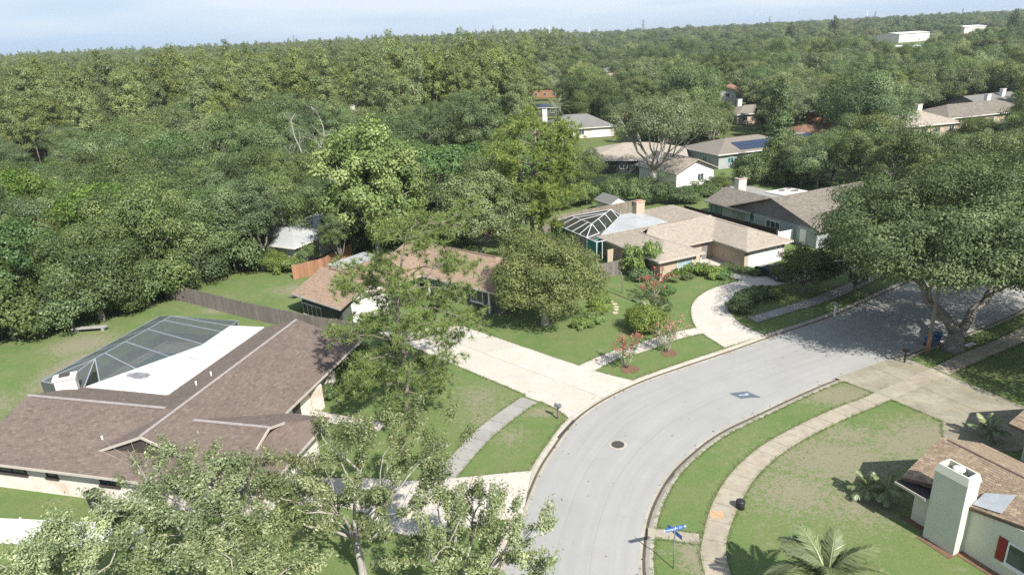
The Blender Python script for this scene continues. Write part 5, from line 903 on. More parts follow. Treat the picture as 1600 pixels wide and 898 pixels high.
def pine_tree(seed, H, R, zlow, nbr, tufts, tl, mat, lean=(0, 0), asym=(0, 0), per=16, tw=.045, rt=.24, k=6):
    rng = np.random.default_rng(seed); m = MB(); top = Vector((lean[0], lean[1], H*.93)); pts = []
    for i in range(9):
        t = i/8; pts.append(Vector((lean[0]*t**1.6+.30*math.sin(6*t+seed)*min(1, 3*t), lean[1]*t**1.6+.2*math.cos(4*t)*min(1, 3*t), -.2+(H*.93+.2)*t)))
    m.tube(pts, [rt*(1.25-t*1.08) for t in np.linspace(0, 1, 9)], 8); C = []; 
    for j in range(nbr):
        z = zlow+(H*.95-zlow)*((j+rng.random()*.8)/nbr); f = (z-zlow)/(H-zlow); ln = R*(math.sin(math.pi*min(1, .22+f*.56))**.8)*rng.uniform(.55, 1.1); az = j*2.4+rng.uniform(-.5, .5)
        t = z/(H*.93); i = min(7, int(t*8)); s = pts[i].lerp(pts[i+1], t*8-i if i < 7 else 1.0)
        e = s+Vector((math.cos(az)*ln+asym[0]*f, math.sin(az)*ln+asym[1]*f, ln*rng.uniform(-.05, .5)))
        br = limb(m, s, e, rt*.34*(1-f*.5), .025, rng, 6, .10, 5); q = max(3, int(tufts/nbr*(.5+ln/R)))
        for w in range(q):
            u = rng.uniform(.42, 1.04)**.6; ii = min(5, int(u*6)); p = br[ii].lerp(br[min(6, ii+1)], min(1, u*6-ii)); C.append(p+Vector(rng.normal(0, 1, 3)*np.array([.5, .5, .42])*(.55+ln*.09)))
            if rng.random() < .25: m.tube([p, C[-1]], [.018, .01], 4, 0, False)
    C = np.array(C); n = len(C); idx = np.repeat(np.arange(n), per); mm = len(idx)
    d = unit(rng.normal(size=(mm, 3))+np.array([0, 0, .55])); r = unit(rng.normal(size=(mm, 3))); b = unit(np.cross(d, r)); l = tl*rng.uniform(.7, 1.25, (mm, 1))
    P = C[idx]; V = np.stack([P-b*tw*.5, P+b*tw*.5, P+d*l+b*tw*.25-np.array([0, 0, .06]), P+d*l-b*tw*.25-np.array([0, 0, .06])], 1)
    T = .48+rng.normal(0, .16, n)[idx]+rng.normal(0, .14, mm); return quadmesh('crown', V, T, mat), m.mesh('trunk', 'bark_pine')
def frond_mesh(seed, L_, nl, droop, lw, ll, mat='lf_palm'):
    rng = np.random.default_rng(seed); V = []; T = []
    def pt(t): return np.array([L_*(t-.12*t**3*droop), 0, L_*(.38*t-droop*.62*t*t)])
    for i in range(14):
        a, b = pt(i/14), pt((i+1)/14); w = .035*(1-i/16); V.append([a+[0, -w, 0], b+[0, -w, 0], b+[0, w, 0], a+[0, w, 0]]); T.append(.9)
    for i in range(nl):
        t = .14+.86*i/nl; p = pt(t); q = pt(min(1, t+.03)); ax = unit(q-p); s_ = math.sin(math.pi*(.12+.86*t))**.7
        for sg in (-1, 1):
            dr = unit(np.array([.55, sg*1.0, -.15-.35*rng.random()])+ax*.35); l = ll*s_*rng.uniform(.8, 1.15); e = p+dr*l; e[2] -= l*.28*rng.uniform(.5, 1.3); mid = p+dr*l*.5; w = ax*lw
            V.append([p-w*.5, mid-w, e, mid+w]); T.append(.45+rng.normal(0, .16))
    return quadmesh('frond', np.array(V), np.array(T), mat)
def tree(name, label, cat, crown, wood, loc, rz=0.0, s=1.0, group=None, extra=None):
    t = thing(name, label, cat, loc, rz, group); t.scale = (s, s, s) if not isinstance(s, tuple) else s
    if wood: meshobj('trunk', wood, t)
    meshobj('crown', crown, t)
    return t
def palm(label, loc, h, nf, L_, seed, group=None, droop=1.0, name='palm_tree', ll=.55, nl=34, lw=.028):
    t = thing(name, label, 'palm tree', loc, 0, group); rng = random.Random(seed)
    m = MB(); n = 8; m.tube([(0.04*math.sin(i), 0.03*i, -.1+(h+.1)*i/n) for i in range(n+1)], [.19-.007*i for i in range(n)]+[.1], 8); m.build('trunk', 'pole_wood', t)
    ms = [frond_mesh(seed+i, L_, nl, droop*(.75+.3*i), lw, ll) for i in range(3)]
    for i in range(nf):
        o = meshobj('frond', ms[i % 3], t); tilt = rng.uniform(-.75, .5) if i > nf*.3 else rng.uniform(-1.2, -.5)
        o.location = (0.04*math.sin(n), .03*n, h); o.rotation_euler = (rng.uniform(-.2, .2), tilt, i*2.399+rng.uniform(-.2, .2)); k = rng.uniform(.85, 1.1); o.scale = (k, k, k)
    return t

# --- the trees that stand out one by one
def oak(label, loc, R, zc, hz, ncl, cr, per, L_, W_, mat, seed, rt=.3, hf=2.2, bark='bark', nl=6, n2=3, name='oak_tree', low=-.35, flat=.68, inner=.2, asym=None, lump=.22, rz=0, group=None, twig=.02, spray=0.0):
    cm, c = leaf_crown('crown', seed, R, zc, hz, ncl, cr, per, L_, W_, mat, low, flat, inner, lump, asym, spray=spray)
    return tree(name, label, 'tree', cm, oak_wood('trunk', seed, c, rt, hf, bark, nl, n2, twig=twig), (*loc, 0), rz, 1.0, group)

# young oaks in the foreground: open crowns, pale limbs
F_ = [((-8.4, 28.2), 4.3, 6.0, 2.5, 80, .80, 400, 'pale limbed young oak over the forked drive, its bare trunk in view', 21, (1.1, .2)),
      ((-15.6, 26.6), 3.9, 6.0, 2.5, 78, .80, 420, 'pale limbed young oak hiding the corner of the brown roofed house', 22, (-.2, .3)),
      ((-3.1, 23.6), 3.3, 5.6, 2.0, 58, .68, 330, 'pale limbed young oak leaning over the near edge of the road', 23, (.9, .2)),
      ((-20.4, 23.4), 3.6, 5.2, 2.3, 74, .8, 520, 'pale limbed young oak in front of the white vinyl fence', 24, None),
      ((-11.4, 22.3), 3.6, 5.4, 2.1, 70, .8, 500, 'dense young oak at the bottom edge between two pale limbed oaks', 25, None)]
for (loc, R, zc, hz, ncl, cr, per, lb, sd_, asy) in F_:
    oak(lb, loc, R, zc, hz, int(ncl*1.25), cr*.42, int(per*.78), .15, .066, 'lf_fore', sd_, .2, 2.7, 'bark_pale', 7, 4, 'young_oak_tree', low=-.55, flat=.8, inner=.3, asym=asy, lump=.45, group='young oaks along the near edge', twig=.012, spray=.95)

# the great live oak by the road
cm, c = leaf_crown('crown', 31, 14.2, 8.7, 6.2, 560, 1.42, 400, .22, .115, 'lf_big', -.45, .6, .3, .42, (2.2, 1.4), .17,
    keep=lambda c: ((c[:, 0]*.815-c[:, 1]*.58) > np.where(c[:, 2] > 7.6, -12.3, -9.5)) & (c[:, 2] > np.where((c[:, 0]*.815-c[:, 1]*.58) > -6.5, 5.9+.33*np.maximum(-4, -(c[:, 0]*.58+c[:, 1]*.815)), 3.8)))  # limbs lift the skirt over the road side; it hangs low over the drive
t = thing('live_oak_tree', 'great spreading live oak with forked trunk shading the road', 'tree', (36.4, 51.0, 0)); meshobj('crown', cm, t)
m = MB(); rng = np.random.default_rng(5)
m.tube([(0, 0, -.3), (0, 0, .3), (.05, .02, 1.0), (.08, .05, 1.7)], [1.05, .72, .60, .62], 12)
l1 = limb(m, (0, .0, 1.45), (-3.2, 1.6, 6.2), .46, .26, rng, 7, .05, 9); l2 = limb(m, (.1, 0, 1.45), (3.4, 1.2, 5.2), .44, .26, rng, 7, .05, 9)
for s, e, r in ((l1[-1], (-7.5, 4.5, 8.5), .2), (l1[-2], (-8.5, -1.0, 7.4), .18), (l1[-1], (-2.5, 6.5, 10.5), .2), (l1[4], (-5.0, -4.5, 7.6), .16), (l2[-1], (8.0, 3.5, 8.5), .2), (l2[-1], (5.5, -4.0, 8.0), .18), (l2[-2], (2.5, 6.5, 10), .18), (l2[4], (7.5, -1, 6.6), .15), (l1[-1], (-10.0, 1.8, 7.6), .16)):
    q = limb(m, s, e, r, .05, rng, 6, .08, 7)
    for i in range(4):
        p = q[int(rng.integers(2, 6))]; limb(m, p, p+Vector((rng.normal()*2.2, rng.normal()*2.2, 1.2+rng.random()*1.6)), .07, .02, rng, 4, .1, 5)
m.build('trunk', 'bark', t)

# bright sycamore, grey olive trees and pines between the houses
cm, c = leaf_crown('crown', 41, 6.9, 9.4, 7.4, 250, 1.15, 210, .33, .23, 'lf_lime', -.8, .8, .3, .24, (0.6, 0), .2)
tree('sycamore_tree', 'tall bright lime green broadleaf tree behind the tan pink roof', 'tree', cm, oak_wood('trunk', 41, c, .32, 3.2, 'bark_pale', 7, 3), (-17.2, 85.5, 0))
pc, pw = pine_tree(51, 14.2, 5.4, 1.6, 50, 1500, .36, 'lf_pine', (1.1, .2), (1.4, .2), 28, .036, .2)
tree('pine_tree', 'long needled pine with open crown in front of the tan pink roof', 'tree', pc, pw, (-8.4, 45.0, 0))
pc2, pw2 = pine_tree(52, 15.8, 5.9, 3.6, 54, 1350, .44, 'lf_pine', (.6, .2), (.6, 0), 28, .06, .28)
tree('pine_tree', 'spreading long needled pine standing left of the white pool enclosure', 'tree', pc2, pw2, (2.9, 84.0, 0))
oak('round olive green oak with hanging moss on the lawn beside the long drive', (3.0, 60.4), 5.5, 4.7, 4.6, 180, .95, 300, .19, .095, 'lf_moss', 42, .34, 1.8, 'bark_pale', 7, 3, low=-.6)
oak('grey olive tree with loose crown behind the ridge of the tan pink roof', (-3.6, 80.0), 5.2, 6.4, 5.0, 130, 1.1, 250, .25, .12, 'lf_olive', 43, .3, 2.4, 'bark', low=-.55)
oak('thin crowned oak over the pinkish roof at the middle of the view', (-9.6, 100.5), 5.0, 8.6, 3.2, 70, 1.2, 130, .36, .2, 'lf_shrub', 44, .3, 4.2, 'bark', low=-.35)
oak('large grey green oak with forked trunk before the white gabled house', (25.6, 117.0), 9.0, 11.0, 4.6, 150, 1.4, 240, .25, .13, 'lf_moss', 45, .5, 3.6, 'bark_pale', 8, 3, low=-.25, lump=.35)
oak('dark glossy oak beside the tan complex at the upper right', (80.0, 157.0), 8.5, 8.0, 6.6, 170, 1.7, 130, .5, .26, 'lf_oak', 46, .5, 2.6)
for x, y, R, sd_, lb in ((34.6, 64.2, 4.3, 47, 'low dark oak on the verge under the left side of the great live oak'), (29.9, 65.4, 2.8, 48, 'low dark oak just right of the parked teal car')):
    oak(lb, (x, y), R, R*.92, R*.75, 60, .9, 260, .2, .11, 'lf_big', sd_, .2, 1.0, low=-.7)

oak('broad oak crown beyond the great live oak at the right edge', (58.0, 67.5), 9.5, 7.6, 5.0, 210, 1.35, 260, .25, .13, 'lf_big', 49, .5, 2.4, low=-.5)
oak('broad oak at the right edge whose shade falls on the far pavement', (44.8, 39.0), 6.3, 7.4, 3.8, 120, 1.3, 220, .24, .12, 'lf_big', 50, .45, 3.0, low=-.35)
# dead tree with bare pale limbs
t = thing('dead_tree', 'bare pale dead tree above the dark wood left of the sycamore', 'tree', (-34, 118, 0)); m = MB(); rng = np.random.default_rng(8)
m.tube([(0, 0, -.2), (.2, 0, 3.5), (.5, 0, 6.5)], [.42, .34, .28], 8)
for e, r in (((-1.2, 1, 15.5), .2), ((4.6, 0, 12), .2), ((-3.5, 0, 10.5), .14), ((1.4, 2, 16.5), .16), ((3, -2, 10.5), .12)):
    q = limb(m, (.5, 0, 6.3), e, r, .05, rng, 6, .08, 6)
    for i in range(6): p = q[int(rng.integers(2, 6))]; limb(m, p, p+Vector((rng.normal()*1.4, rng.normal(), 1.2+rng.random()*1.8)), .06, .015, rng, 4, .1, 4)
m.build('trunk', 'bark_dead', t)

# --- prototypes for the wooded blocks
PROTO = {}
for i, (R, zc, hz, mat, ncl, cr, per, lf, lp) in enumerate([(5.4, 7.2, 4.6, 'lf_oak', 80, 1.25, 380, .225, .34), (6.2, 6.8, 4.4, 'lf_oak', 62, 1.6, 600, .24, .45), (4.8, 8.0, 5.0, 'lf_oak', 120, .9, 240, .20, .38), (5.6, 6.6, 4.2, 'lf_olive', 70, 1.35, 240, .26, .45), (6.4, 7.4, 4.4, 'lf_olive', 130, 1.15, 190, .27, .3),
        (4.6, 6.4, 4.4, 'lf_shrub', 56, 1.4, 330, .30, .35), (5.8, 7.6, 4.8, 'lf_oak', 46, 1.75, 680, .24, .5), (5.2, 7.0, 4.0, 'lf_moss', 95, 1.0, 170, .25, .4)]):
    cm, c = leaf_crown('crown', 60+i, R, zc, hz, ncl, cr, per, lf, lf*.58, mat, -.75 if i in (0, 1, 2, 6) else -.5, .72, .25, lp, tvar=.17)
    PROTO['oak%d' % i] = (cm, oak_wood('trunk', 60+i, c, .28, 2.4, 'bark' if i < 3 else 'bark_pale', 7, 2, twig=.03))
for i, (R, zc, hz) in enumerate([(3.1, 12.6, 7.4), (3.6, 12.2, 6.8), (2.8, 12.0, 8.0)]):
    cm, c = leaf_crown('crown', 80+i, R, zc, hz, 70, 1.0, 150, .36, .18, 'lf_farpine', -.95, .85, .3, .34)
    rng = np.random.default_rng(80+i); m = MB(); m.tube([(0, 0, -.2), (.1, 0, 8), (.15, .1, zc+hz*.8)], [.2, .15, .05], 6)
    for k in range(10): z = 6+k*1.2; a = k*2.4; limb(m, (.1, 0, z), (math.cos(a)*R*.8, math.sin(a)*R*.8, z+.8), .06, .02, rng, 3, .1, 4)
    PROTO['pine%d' % i] = (cm, m.mesh('trunk', 'bark_pine'))
cm, c = leaf_crown('crown', 90, 1.9, 5.2, 5.0, 60, .8, 90, .34, .18, 'lf_oak', -1, .9, .2, .15)
PROTO['cone'] = (cm, oak_wood('trunk', 90, c, .18, 1.6, 'bark', 4, 1))
SHRUB = {}
for nm, mat, L_ in (('green', 'lf_shrub', .17), ('dark', 'lf_oak', .19), ('olive', 'lf_olive', .17), ('yellow', 'lf_yellow', .2)):
    SHRUB[nm] = leaf_crown('foliage', 95+len(nm), 1.0, .75, .75, 34, .36, 75, L_, L_*.5, mat, -.5, .85, .15, .3)[0]
BIG = {}
for nm, mat in (('green', 'lf_oak'), ('dark', 'lf_oak'), ('olive', 'lf_olive'), ('yellow', 'lf_yellow')):
    BIG[nm] = leaf_crown('foliage', 105+len(nm), 1.0, .75, .75, 40, .34, 260, .085, .05, mat, -.5, .85, .2, .36)[0]
def shrub(kind, loc, s, label, group=None, name='shrub', cat='shrub'):
    t = thing(name, label, cat, (*loc, 0), random.uniform(0, 6.28), group); t.scale = s if isinstance(s, tuple) else (s, s, s)
    meshobj('foliage', (BIG if t.scale[0] >= 1.5 else SHRUB)[kind], t)
    m = MB(); m.tube([(0, 0, -.1), (.02, 0, .5)], [.06, .03], 5); m.build('stem', 'bark', t); return t

# ------------------------------------------------------------------ fences
def fence(label, pts, h, mat, bw=.15, rails=True, posts=True, name='board_fence', seed=1, thick=.025):
    a0 = Vector((*pts[0], 0)); t = thing(name, label, 'fence', a0); rng = random.Random(seed); bd = MB(); rl = MB(); npost = 0
    for p, q in zip(pts, pts[1:]):
        p, q = Vector((*p, 0))-a0, Vector((*q, 0))-a0; L_ = (q-p).length; d = (q-p)/L_; n = max(1, int(L_/bw)); ang = math.atan2(d.y, d.x)
        for i in range(n):
            c = p+d*(L_*(i+.5)/n); hh = h+rng.uniform(-.035, .03); bd.box((c.x, c.y, hh/2), (L_/n-.012, thick, hh), ang+rng.uniform(-.02, .02), 0, rng.random())
        nv = Vector((-d.y, d.x, 0))*.05
        for z in (.3, h*.55, h-.25): rl.beam(p+nv+Vector((0, 0, z)), q+nv+Vector((0, 0, z)), .05, .09)
        k = max(1, round(L_/2.4))
        for i in range(k+1):
            c = p.lerp(q, i/k)+nv*2; m = MB(); m.box((c.x, c.y, (h+.02)/2), (.1, .1, h+.02), ang); m.build('post', mat, t)
    bd.build('boards', mat, t, kind='stuff'); rl.build('rail', mat, t); return t
fence('long weathered grey board fence behind the screened pool and brown roof', [(-38.6, 72.7), (-36.4, 71.5), (-27.2, 65.5), (-19.4, 61.0), (-14.2, 58.6)], 1.8, 'wood_grey', seed=2)
fence('new orange board fence at the back of the tan pink roofed house', [(-26.0, 77.5), (-23.0, 79.6), (-20.6, 85.6)], 1.8, 'wood_orange', seed=3)
c2w = lambda u, v: tr(FC, (u, v))[:2]
fence('tan board fence behind the white pool enclosure', [c2w(-13.2, 24.3), c2w(-8.6, 28.6), c2w(-2, 29.1), c2w(5.6, 29.5)], 1.9, 'wood_tan', seed=4)
fence('dark brown board fence along the side of the sand roofed house', [c2w(9.0, 21.5), c2w(9.3, 14), c2w(9.9, 5.2)], 2.25, 'wood_dark', seed=5)
fence('short mottled grey fence panel at the corner of the beige house', [c2w(-15.2, 6.9), c2w(-12.0, 6.95)], 1.8, 'wood_grey', seed=6)
fence('grey blue fence panels behind the tan board fence', [(10.5, 122), (15.5, 113.5), (18.2, 107.5)], 1.9, 'siding_grey', .6, seed=7)
MB().box((0, 0, .95), (.9, .12, 1.9), D2R(25)).build('gate_panel', 'stucco_beige', thing('garden_gate', 'pale beige gate panel beside the teal screen at the beige house', 'gate', (*c2w(-10.9, 10.6), 0)))
def vinyl(label, a, b, h, n):
    a, b = Vector((*a, 0)), Vector((*b, 0)); t = thing('vinyl_fence', label, 'fence', a); d = (b-a)/n; ang = math.atan2(d.y, d.x)
    for i in range(n):
        c = d*(i+.5); m = MB(); m.box((c.x, c.y, h/2), (d.length-.13, .045, h-.1), ang); m.build('fence_panel', 'vinyl', t)
        m = MB(); m.box((c.x, c.y, h-.03), (d.length-.13, .09, .09), ang); m.box((c.x, c.y, .12), (d.length-.13, .09, .12), ang); m.build('rail', 'vinyl', t)
    for i in range(n+1):
        c = d*i; m = MB(); m.box((c.x, c.y, (h+.1)/2), (.12, .12, h+.1), ang); m.tube([(c.x, c.y, h+.1), (c.x, c.y, h+.18)], [.09, .01], 4); m.build('post', 'vinyl', t)
    return t
a2w = lambda u, v: tr(FA, (u, v))[:2]
vinyl('white vinyl fence across the grass at the near corner', a2w(-16.5, -6.4), a2w(2.8, -4.0), 1.75, 8)
vinyl('short white vinyl gate fence beside the white garage', c2w(10.2, 5.1), c2w(12.5, 5.0), 1.8, 1)

# ------------------------------------------------------------------ street furniture and small things
def mailbox(label, loc, rz, h, post='wood_grey', body='grey_metal', pw=.1):
    t = thing('mailbox', label, 'mailbox', (*loc, 0), rz, None)
    m = MB(); m.box((0, 0, h/2-.05), (pw, pw, h+.1)); m.build('post', post, t)
    m = MB(); n = 9; L_ = .52; pr = [(-.11, 0), (.11, 0)]+[(.11*math.cos(math.pi*k/n), .13+.11*math.sin(math.pi*k/n)) for k in range(n+1)]
    vs = [(-L_/2, y, h+z) for y, z in pr]+[(L_/2, y, h+z) for y, z in pr]; k = len(pr)
    m.add(vs, [tuple(range(k-1, -1, -1)), tuple(range(k, 2*k))]+[(i, (i+1) % k, (i+1) % k+k, i+k) for i in range(k)]); b = m.build('box', body, t)
    MB().box((L_/2+.008, 0, h+.1), (.014, .2, .2)).build('door', body, b); MB().box((.1, .122, h+.2), (.16, .012, .05)).build('flag', 'shutter_red', b)
    MB().box((0, 0, h-.02), (.42, .16, .035)).build('bracket', post, t); return t
mailbox('grey mailbox on a slim dark post by the pale drive', (2.86, 42.98), D2R(-40), 1.02, 'wood_grey', 'grey_metal')
mailbox('black mailbox on a black post near the leaning shadow of the pole', (31.2, 48.95), D2R(118), 1.0, 'black', 'black')
mailbox('pale post mailbox on the shaded verge below the great oak', (30.3, 59.15), D2R(-62), 1.05, 'white', 'grey_metal', .16)
t = thing('utility_pedestal', 'short black domed utility pedestal at the edge of the pavement', 'pedestal', (12.5, 32.35, 0))
m = MB(); m.tube([(0, 0, -.05), (0, 0, .42), (0, 0, .44)], [.25, .24, .22], 20); m.build('barrel', 'black', t)
m = MB(); m.tube([(0, 0, .435), (0, 0, .47), (0, 0, .52), (0, 0, .55)], [.27, .265, .2, .06], 20); m.build('lid', 'black', t)

t = thing('street_sign', 'two bladed blue street name sign on a thin pole at the pavement crossing', 'street sign', (7.58, 27.9, 0))
m = MB(); m.tube([(0, 0, -.2), (0, 0, 2.62)], [.03, .03], 8); m.build('pole', 'grey_metal', t)
def blade(z, ang, text):
    m = MB(); m.box((0, 0, z), (1.05, .012, .24), ang); b = m.build('blade', 'sign_blue', t)
    for sg in ((1, -1) if text else ()):
        cu = bpy.data.curves.new('lettering', 'FONT'); cu.body = text; cu.size = .185; cu.align_x = 'CENTER'; cu.align_y = 'CENTER'; cu.extrude = .001
        cu.materials.append(M['white']); oc = bpy.data.objects.new('lettering', cu); o = meshobj('lettering', bpy.data.meshes.new_from_object(oc), b); bpy.data.objects.remove(oc)
        n = Vector((math.sin(ang)*sg, -math.cos(ang)*sg, 0)); o.location = Vector((0, 0, z))+n*.0085; o.rotation_euler = (math.pi/2, 0, ang+(0 if sg > 0 else math.pi))
blade(2.52, D2R(14), 'Sweetgum Dr N'); blade(2.30, D2R(-62), '')
MB().box((0, 0, 2.41), (.06, .06, .08)).build('bracket', 'grey_metal', t); MB().box((0, 0, 2.65), (.06, .06, .05)).build('cap', 'grey_metal', t)

t = thing('utility_pole', 'plain wooden utility pole in front of the great oak fork', 'utility pole', (33.75, 50.2, 0))
m = MB(); m.tube([(0, 0, -.3), (0, 0, 4), (0, 0, 8.6)], [.17, .15, .11], 10); m.build('shaft', 'pole_wood', t)
m = MB(); m.tube([(0, 0, .2), (0, 0, 1.9)], [.172, .165], 10); m.build('rusty_guard', 'wood_orange', t)
m = MB(); m.box((0, 0, 8.2), (1.6, .1, .1), .6); m.build('cross_arm', 'pole_wood', t)
def bin_(label, loc, rz, mat, lid, h=1.02):
    t = thing('wheeled_bin', label, 'bin', (*loc, 0), rz); m = MB()
    m.hexa([(-.22, -.26, .06), (.22, -.26, .06), (.22, .26, .06), (-.22, .26, .06), (-.29, -.34, h), (.29, -.34, h), (.29, .34, h), (-.29, .34, h)]); m.build('tub', mat, t)
    m = MB(); m.hexa([(-.31, -.37, h+.002), (.31, -.37, h+.002), (.31, .37, h+.002), (-.31, .37, h+.002), (-.25, -.3, h+.09), (.25, -.3, h+.09), (.25, .3, h+.09), (-.25, .3, h+.09)]); m.build('lid', lid, t)
    for s in (-.24, .24): m = MB(); m.tube([(s-.03, .27, .12), (s+.03, .27, .12)], [.12, .12], 12); m.build('wheel', 'rubber', t)
    m = MB(); m.tube([(-.25, .4, h-.05), (.25, .4, h-.05)], [.02, .02], 6); m.build('handle', lid, t); return t
bin_('blue wheeled bin beside the foot of the utility pole', (34.9, 51.75), .4, 'blue_plastic', 'blue_plastic', .72); bin_('blue wheeled bin against the great oak trunk', (36.0, 52.6), .9, 'blue_plastic', 'blue_plastic', .72)
bin_('large black wheeled bin on the grass strip by the white wall', (-26.35, 35.35), D2R(-50), 'black', 'black', 1.1); bin_('blue wheeled bin half hidden by the young oak at the white wall', (-24.6, 34.3), D2R(-20), 'blue_plastic', 'blue_plastic', .9)
t = thing('garden_bench', 'low pale concrete bench slab at the edge of the wood', 'bench', (-42.9, 64.2, 0), D2R(4))
MB().box((0, 0, .42), (3.4, .5, .12)).build('seat', 'walk_grey', t)
for x in (-1.3, 1.3): MB().box((x, 0, .18), (.25, .42, .36)).build('leg', 'walk_grey', t)
t = thing('dark_line', 'thin black line with a knobbed end across the lawn', 'pipe', (9.2, 69.8, 0))  # thin dark line on the lawn, modelled as a slim black tube
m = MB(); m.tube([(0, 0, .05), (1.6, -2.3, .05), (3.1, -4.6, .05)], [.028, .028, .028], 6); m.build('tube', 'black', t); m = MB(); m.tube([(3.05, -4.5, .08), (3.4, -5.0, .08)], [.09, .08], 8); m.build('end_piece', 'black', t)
t = thing('shepherd_hook', 'thin pale hooked garden post on the lawn by the short grey fence', 'post', (11.6, 67.5, 0))
m = MB(); m.tube([(0, 0, -.1), (0, 0, 2.0), (-.1, .1, 2.35), (-.4, .3, 2.45), (-.65, .5, 2.2)], [.035, .035, .03, .03, .03], 6); m.build('rod', 'grey_metal', t)
t = thing('ground_meter_box', 'small white lid set in the grass by the shaded drive', 'utility cover', (38.2, 51.6, 0), .5)
MB().box((0, 0, .02), (1.1, .35, .06)).build('lid', 'white', t); MB().box((0, 0, .0), (1.2, .45, .04)).build('rim', 'kerb', t)

def car(label, loc, rz, paint):
    t = thing('parked_car', label, 'car', (*loc, 0), rz); hw = .88
    prof = [(-2.15, .32), (-2.2, .62), (-2.12, .88), (-1.75, .95), (-.95, .98), (1.2, .92), (1.95, .78), (2.15, .6), (2.15, .32)]
    m = MB(); n = len(prof); sec = [(-hw+.06, .97), (-hw, 1.0), (-hw, 1.0), (hw, 1.0), (hw, 1.0), (hw-.06, .97)]
    ys = [-hw, -hw+.07, hw-.07, hw]; ks = [.96, 1.0, 1.0, .96]; vs = [(x*k, y, z*(1 if k == 1 else .985)) for y, k in zip(ys, ks) for x, z in prof]
    fs = [(i+r*n, (i+1) % n+r*n, (i+1) % n+(r+1)*n, i+(r+1)*n) for r in range(3) for i in range(n)]+[tuple(range(n)), tuple(range(4*n-1, 3*n-1, -1))]
    m.add(vs, fs, 0, .5); m.build('body', paint, t)
    lo = [(-1.85, .94), (-1.2, .975), (.95, .94)]; 
    def frus(m, x0, x1, y, z0, X0, X1, Y, z1): m.hexa([(x0, -y, z0), (x1, -y, z0), (x1, y, z0), (x0, y, z0), (X0, -Y, z1), (X1, -Y, z1), (X1, Y, z1), (X0, Y, z1)])
    m = MB(); frus(m, -1.95, 1.0, .80, .93, -1.45, .25, .64, 1.36); m.build('window_band', 'glass', t)
    m = MB(); frus(m, -1.5, .3, .66, 1.362, -1.35, .12, .58, 1.43)
    for s in (-1, 1):
        for a, b in (((.98, .80, .95), (.26, .65, 1.37)), ((-1.93, .80, .95), (-1.45, .65, 1.37)), ((-.45, .81, .95), (-.5, .66, 1.37))): m.beam((a[0], a[1]*s, a[2]), (b[0], b[1]*s, b[2]), .07, .05)
    m.build('roof', paint, t)
    for x in (-1.35, 1.32):
        for s in (-1, 1):
            m = MB(); m.tube([(x, s*.66, .33), (x, s*.9, .33)], [.33, .33], 20); w = m.build('wheel', 'rubber', t)
            m = MB(); m.tube([(x, s*.895, .33), (x, s*.912, .33)], [.22, .20], 14)
            for k in range(5): a = k*1.2566; m.beam((x, s*.915, .33), (x+.19*math.cos(a), s*.915, .33+.19*math.sin(a)), .05, .02)
            m.build('rim', 'grey_metal', w)
    for s in (-1, 1):
        MB().box((2.1, s*.62, .68), (.12, .34, .13)).build('headlight', 'lamp_glass', t); MB().box((-2.17, s*.66, .74), (.08, .26, .14)).build('tail_light', 'shutter_red', t)
        MB().box((.75, s*.95, 1.0), (.12, .16, .11)).build('mirror', paint, t); MB().box((-.1, s*.885, .8), (.16, .02, .03)).build('door_handle', 'grey_metal', t)
    MB().box((2.17, 0, .42), (.06, 1.2, .16)).build('grille', 'black', t); return t
car('dark teal hatchback parked by the white double garage door', (28.8, 70.5), D2R(112), 'car_paint')
car('white car half hidden under the great oak by the road', (43.2, 69.6), D2R(36), 'car_white')
car('dark car parked beyond the solar roofed house', (97, 172), D2R(20), 'car_paint')

# ------------------------------------------------------------------ houses farther off
def house(label, loc, rz, L_, Wd, wall, roofm, ze=2.5, slope=.36, hip=True, chim=None, wins=4, tab=None, fascia='white', flat=None, gdoor=False, solar=None, name='distant_house', glass='glass', storey=1):
    t = thing(name, label, 'house', (*loc, max(0, terrain(*loc))), D2R(rz)); zr = ze+slope*Wd/2; h = Wd/2 if hip else 0
    r = roof(t, gable_u(-L_/2, L_/2, 0, Wd/2, ze, zr, h, h), roofm, tab, fascia=fascia, seed=int(abs(loc[0]*7)))
    walls(t, [rect(-L_/2+.6, -Wd/2+.6, L_/2-.6, Wd/2-.6)], ze-.08, wall)
    if not hip:
        for s in (-1, 1): x = s*(L_/2-.62); tri_wall(t, [(x, -Wd/2+.6, ze-.08), (x, Wd/2-.6, ze-.08), (x, 0, zr-.22)], .1, (-s, 0), wall)
    caps(r, [((-L_/2+h, 0, zr), (L_/2-h, 0, zr))], 'ridge_tan', .2)
    for k in range(wins):
        x = -L_/2+L_*(k+.7)/(wins+.4)
        if gdoor and k == wins-1: garage_door(t, (x-.4, -Wd/2+.6, 0), 4.6, 2.1, -math.pi/2); continue
        for fl in range(storey): window(t, (x, -Wd/2+.6, 1.5+fl*2.7), 1.5, 1.2, -math.pi/2, glass, 'white', 1, False)
    for s, a in ((-1, math.pi), (1, 0)):
        for fl in range(storey): window(t, (s*(L_/2-.6), -Wd*.12, 1.5+fl*2.7), 1.4, 1.2, a, glass, 'white', 1, False)
    if chim: chimney(t, chim[0], chim[1], 1.3, .9, 0, zr+1.1, 0, chim[2], chim[2], True)
    if solar:
        u0s, v0s, nu, nv = solar; sl = slope
        for i in range(nu):
            for j in range(nv):
                x = u0s+i*1.08; v = v0s+j*1.7; q = [(x, v), (x+1.02, v), (x+1.02, v+1.62), (x, v+1.62)]; m = MB(); m.slab([(a, b, zr-abs(b)*sl+.1) for a, b in q], .04); o = m.build('solar_panel', 'solar', t)
    return t
house('grey hip roofed white house with pale chimney in the middle distance', (19.5, 189), 8, 19, 13, 'stucco_white', 'sh_slate', 2.7, .46, True, (-7.5, 5.5, 'white'), 3, gdoor=True)
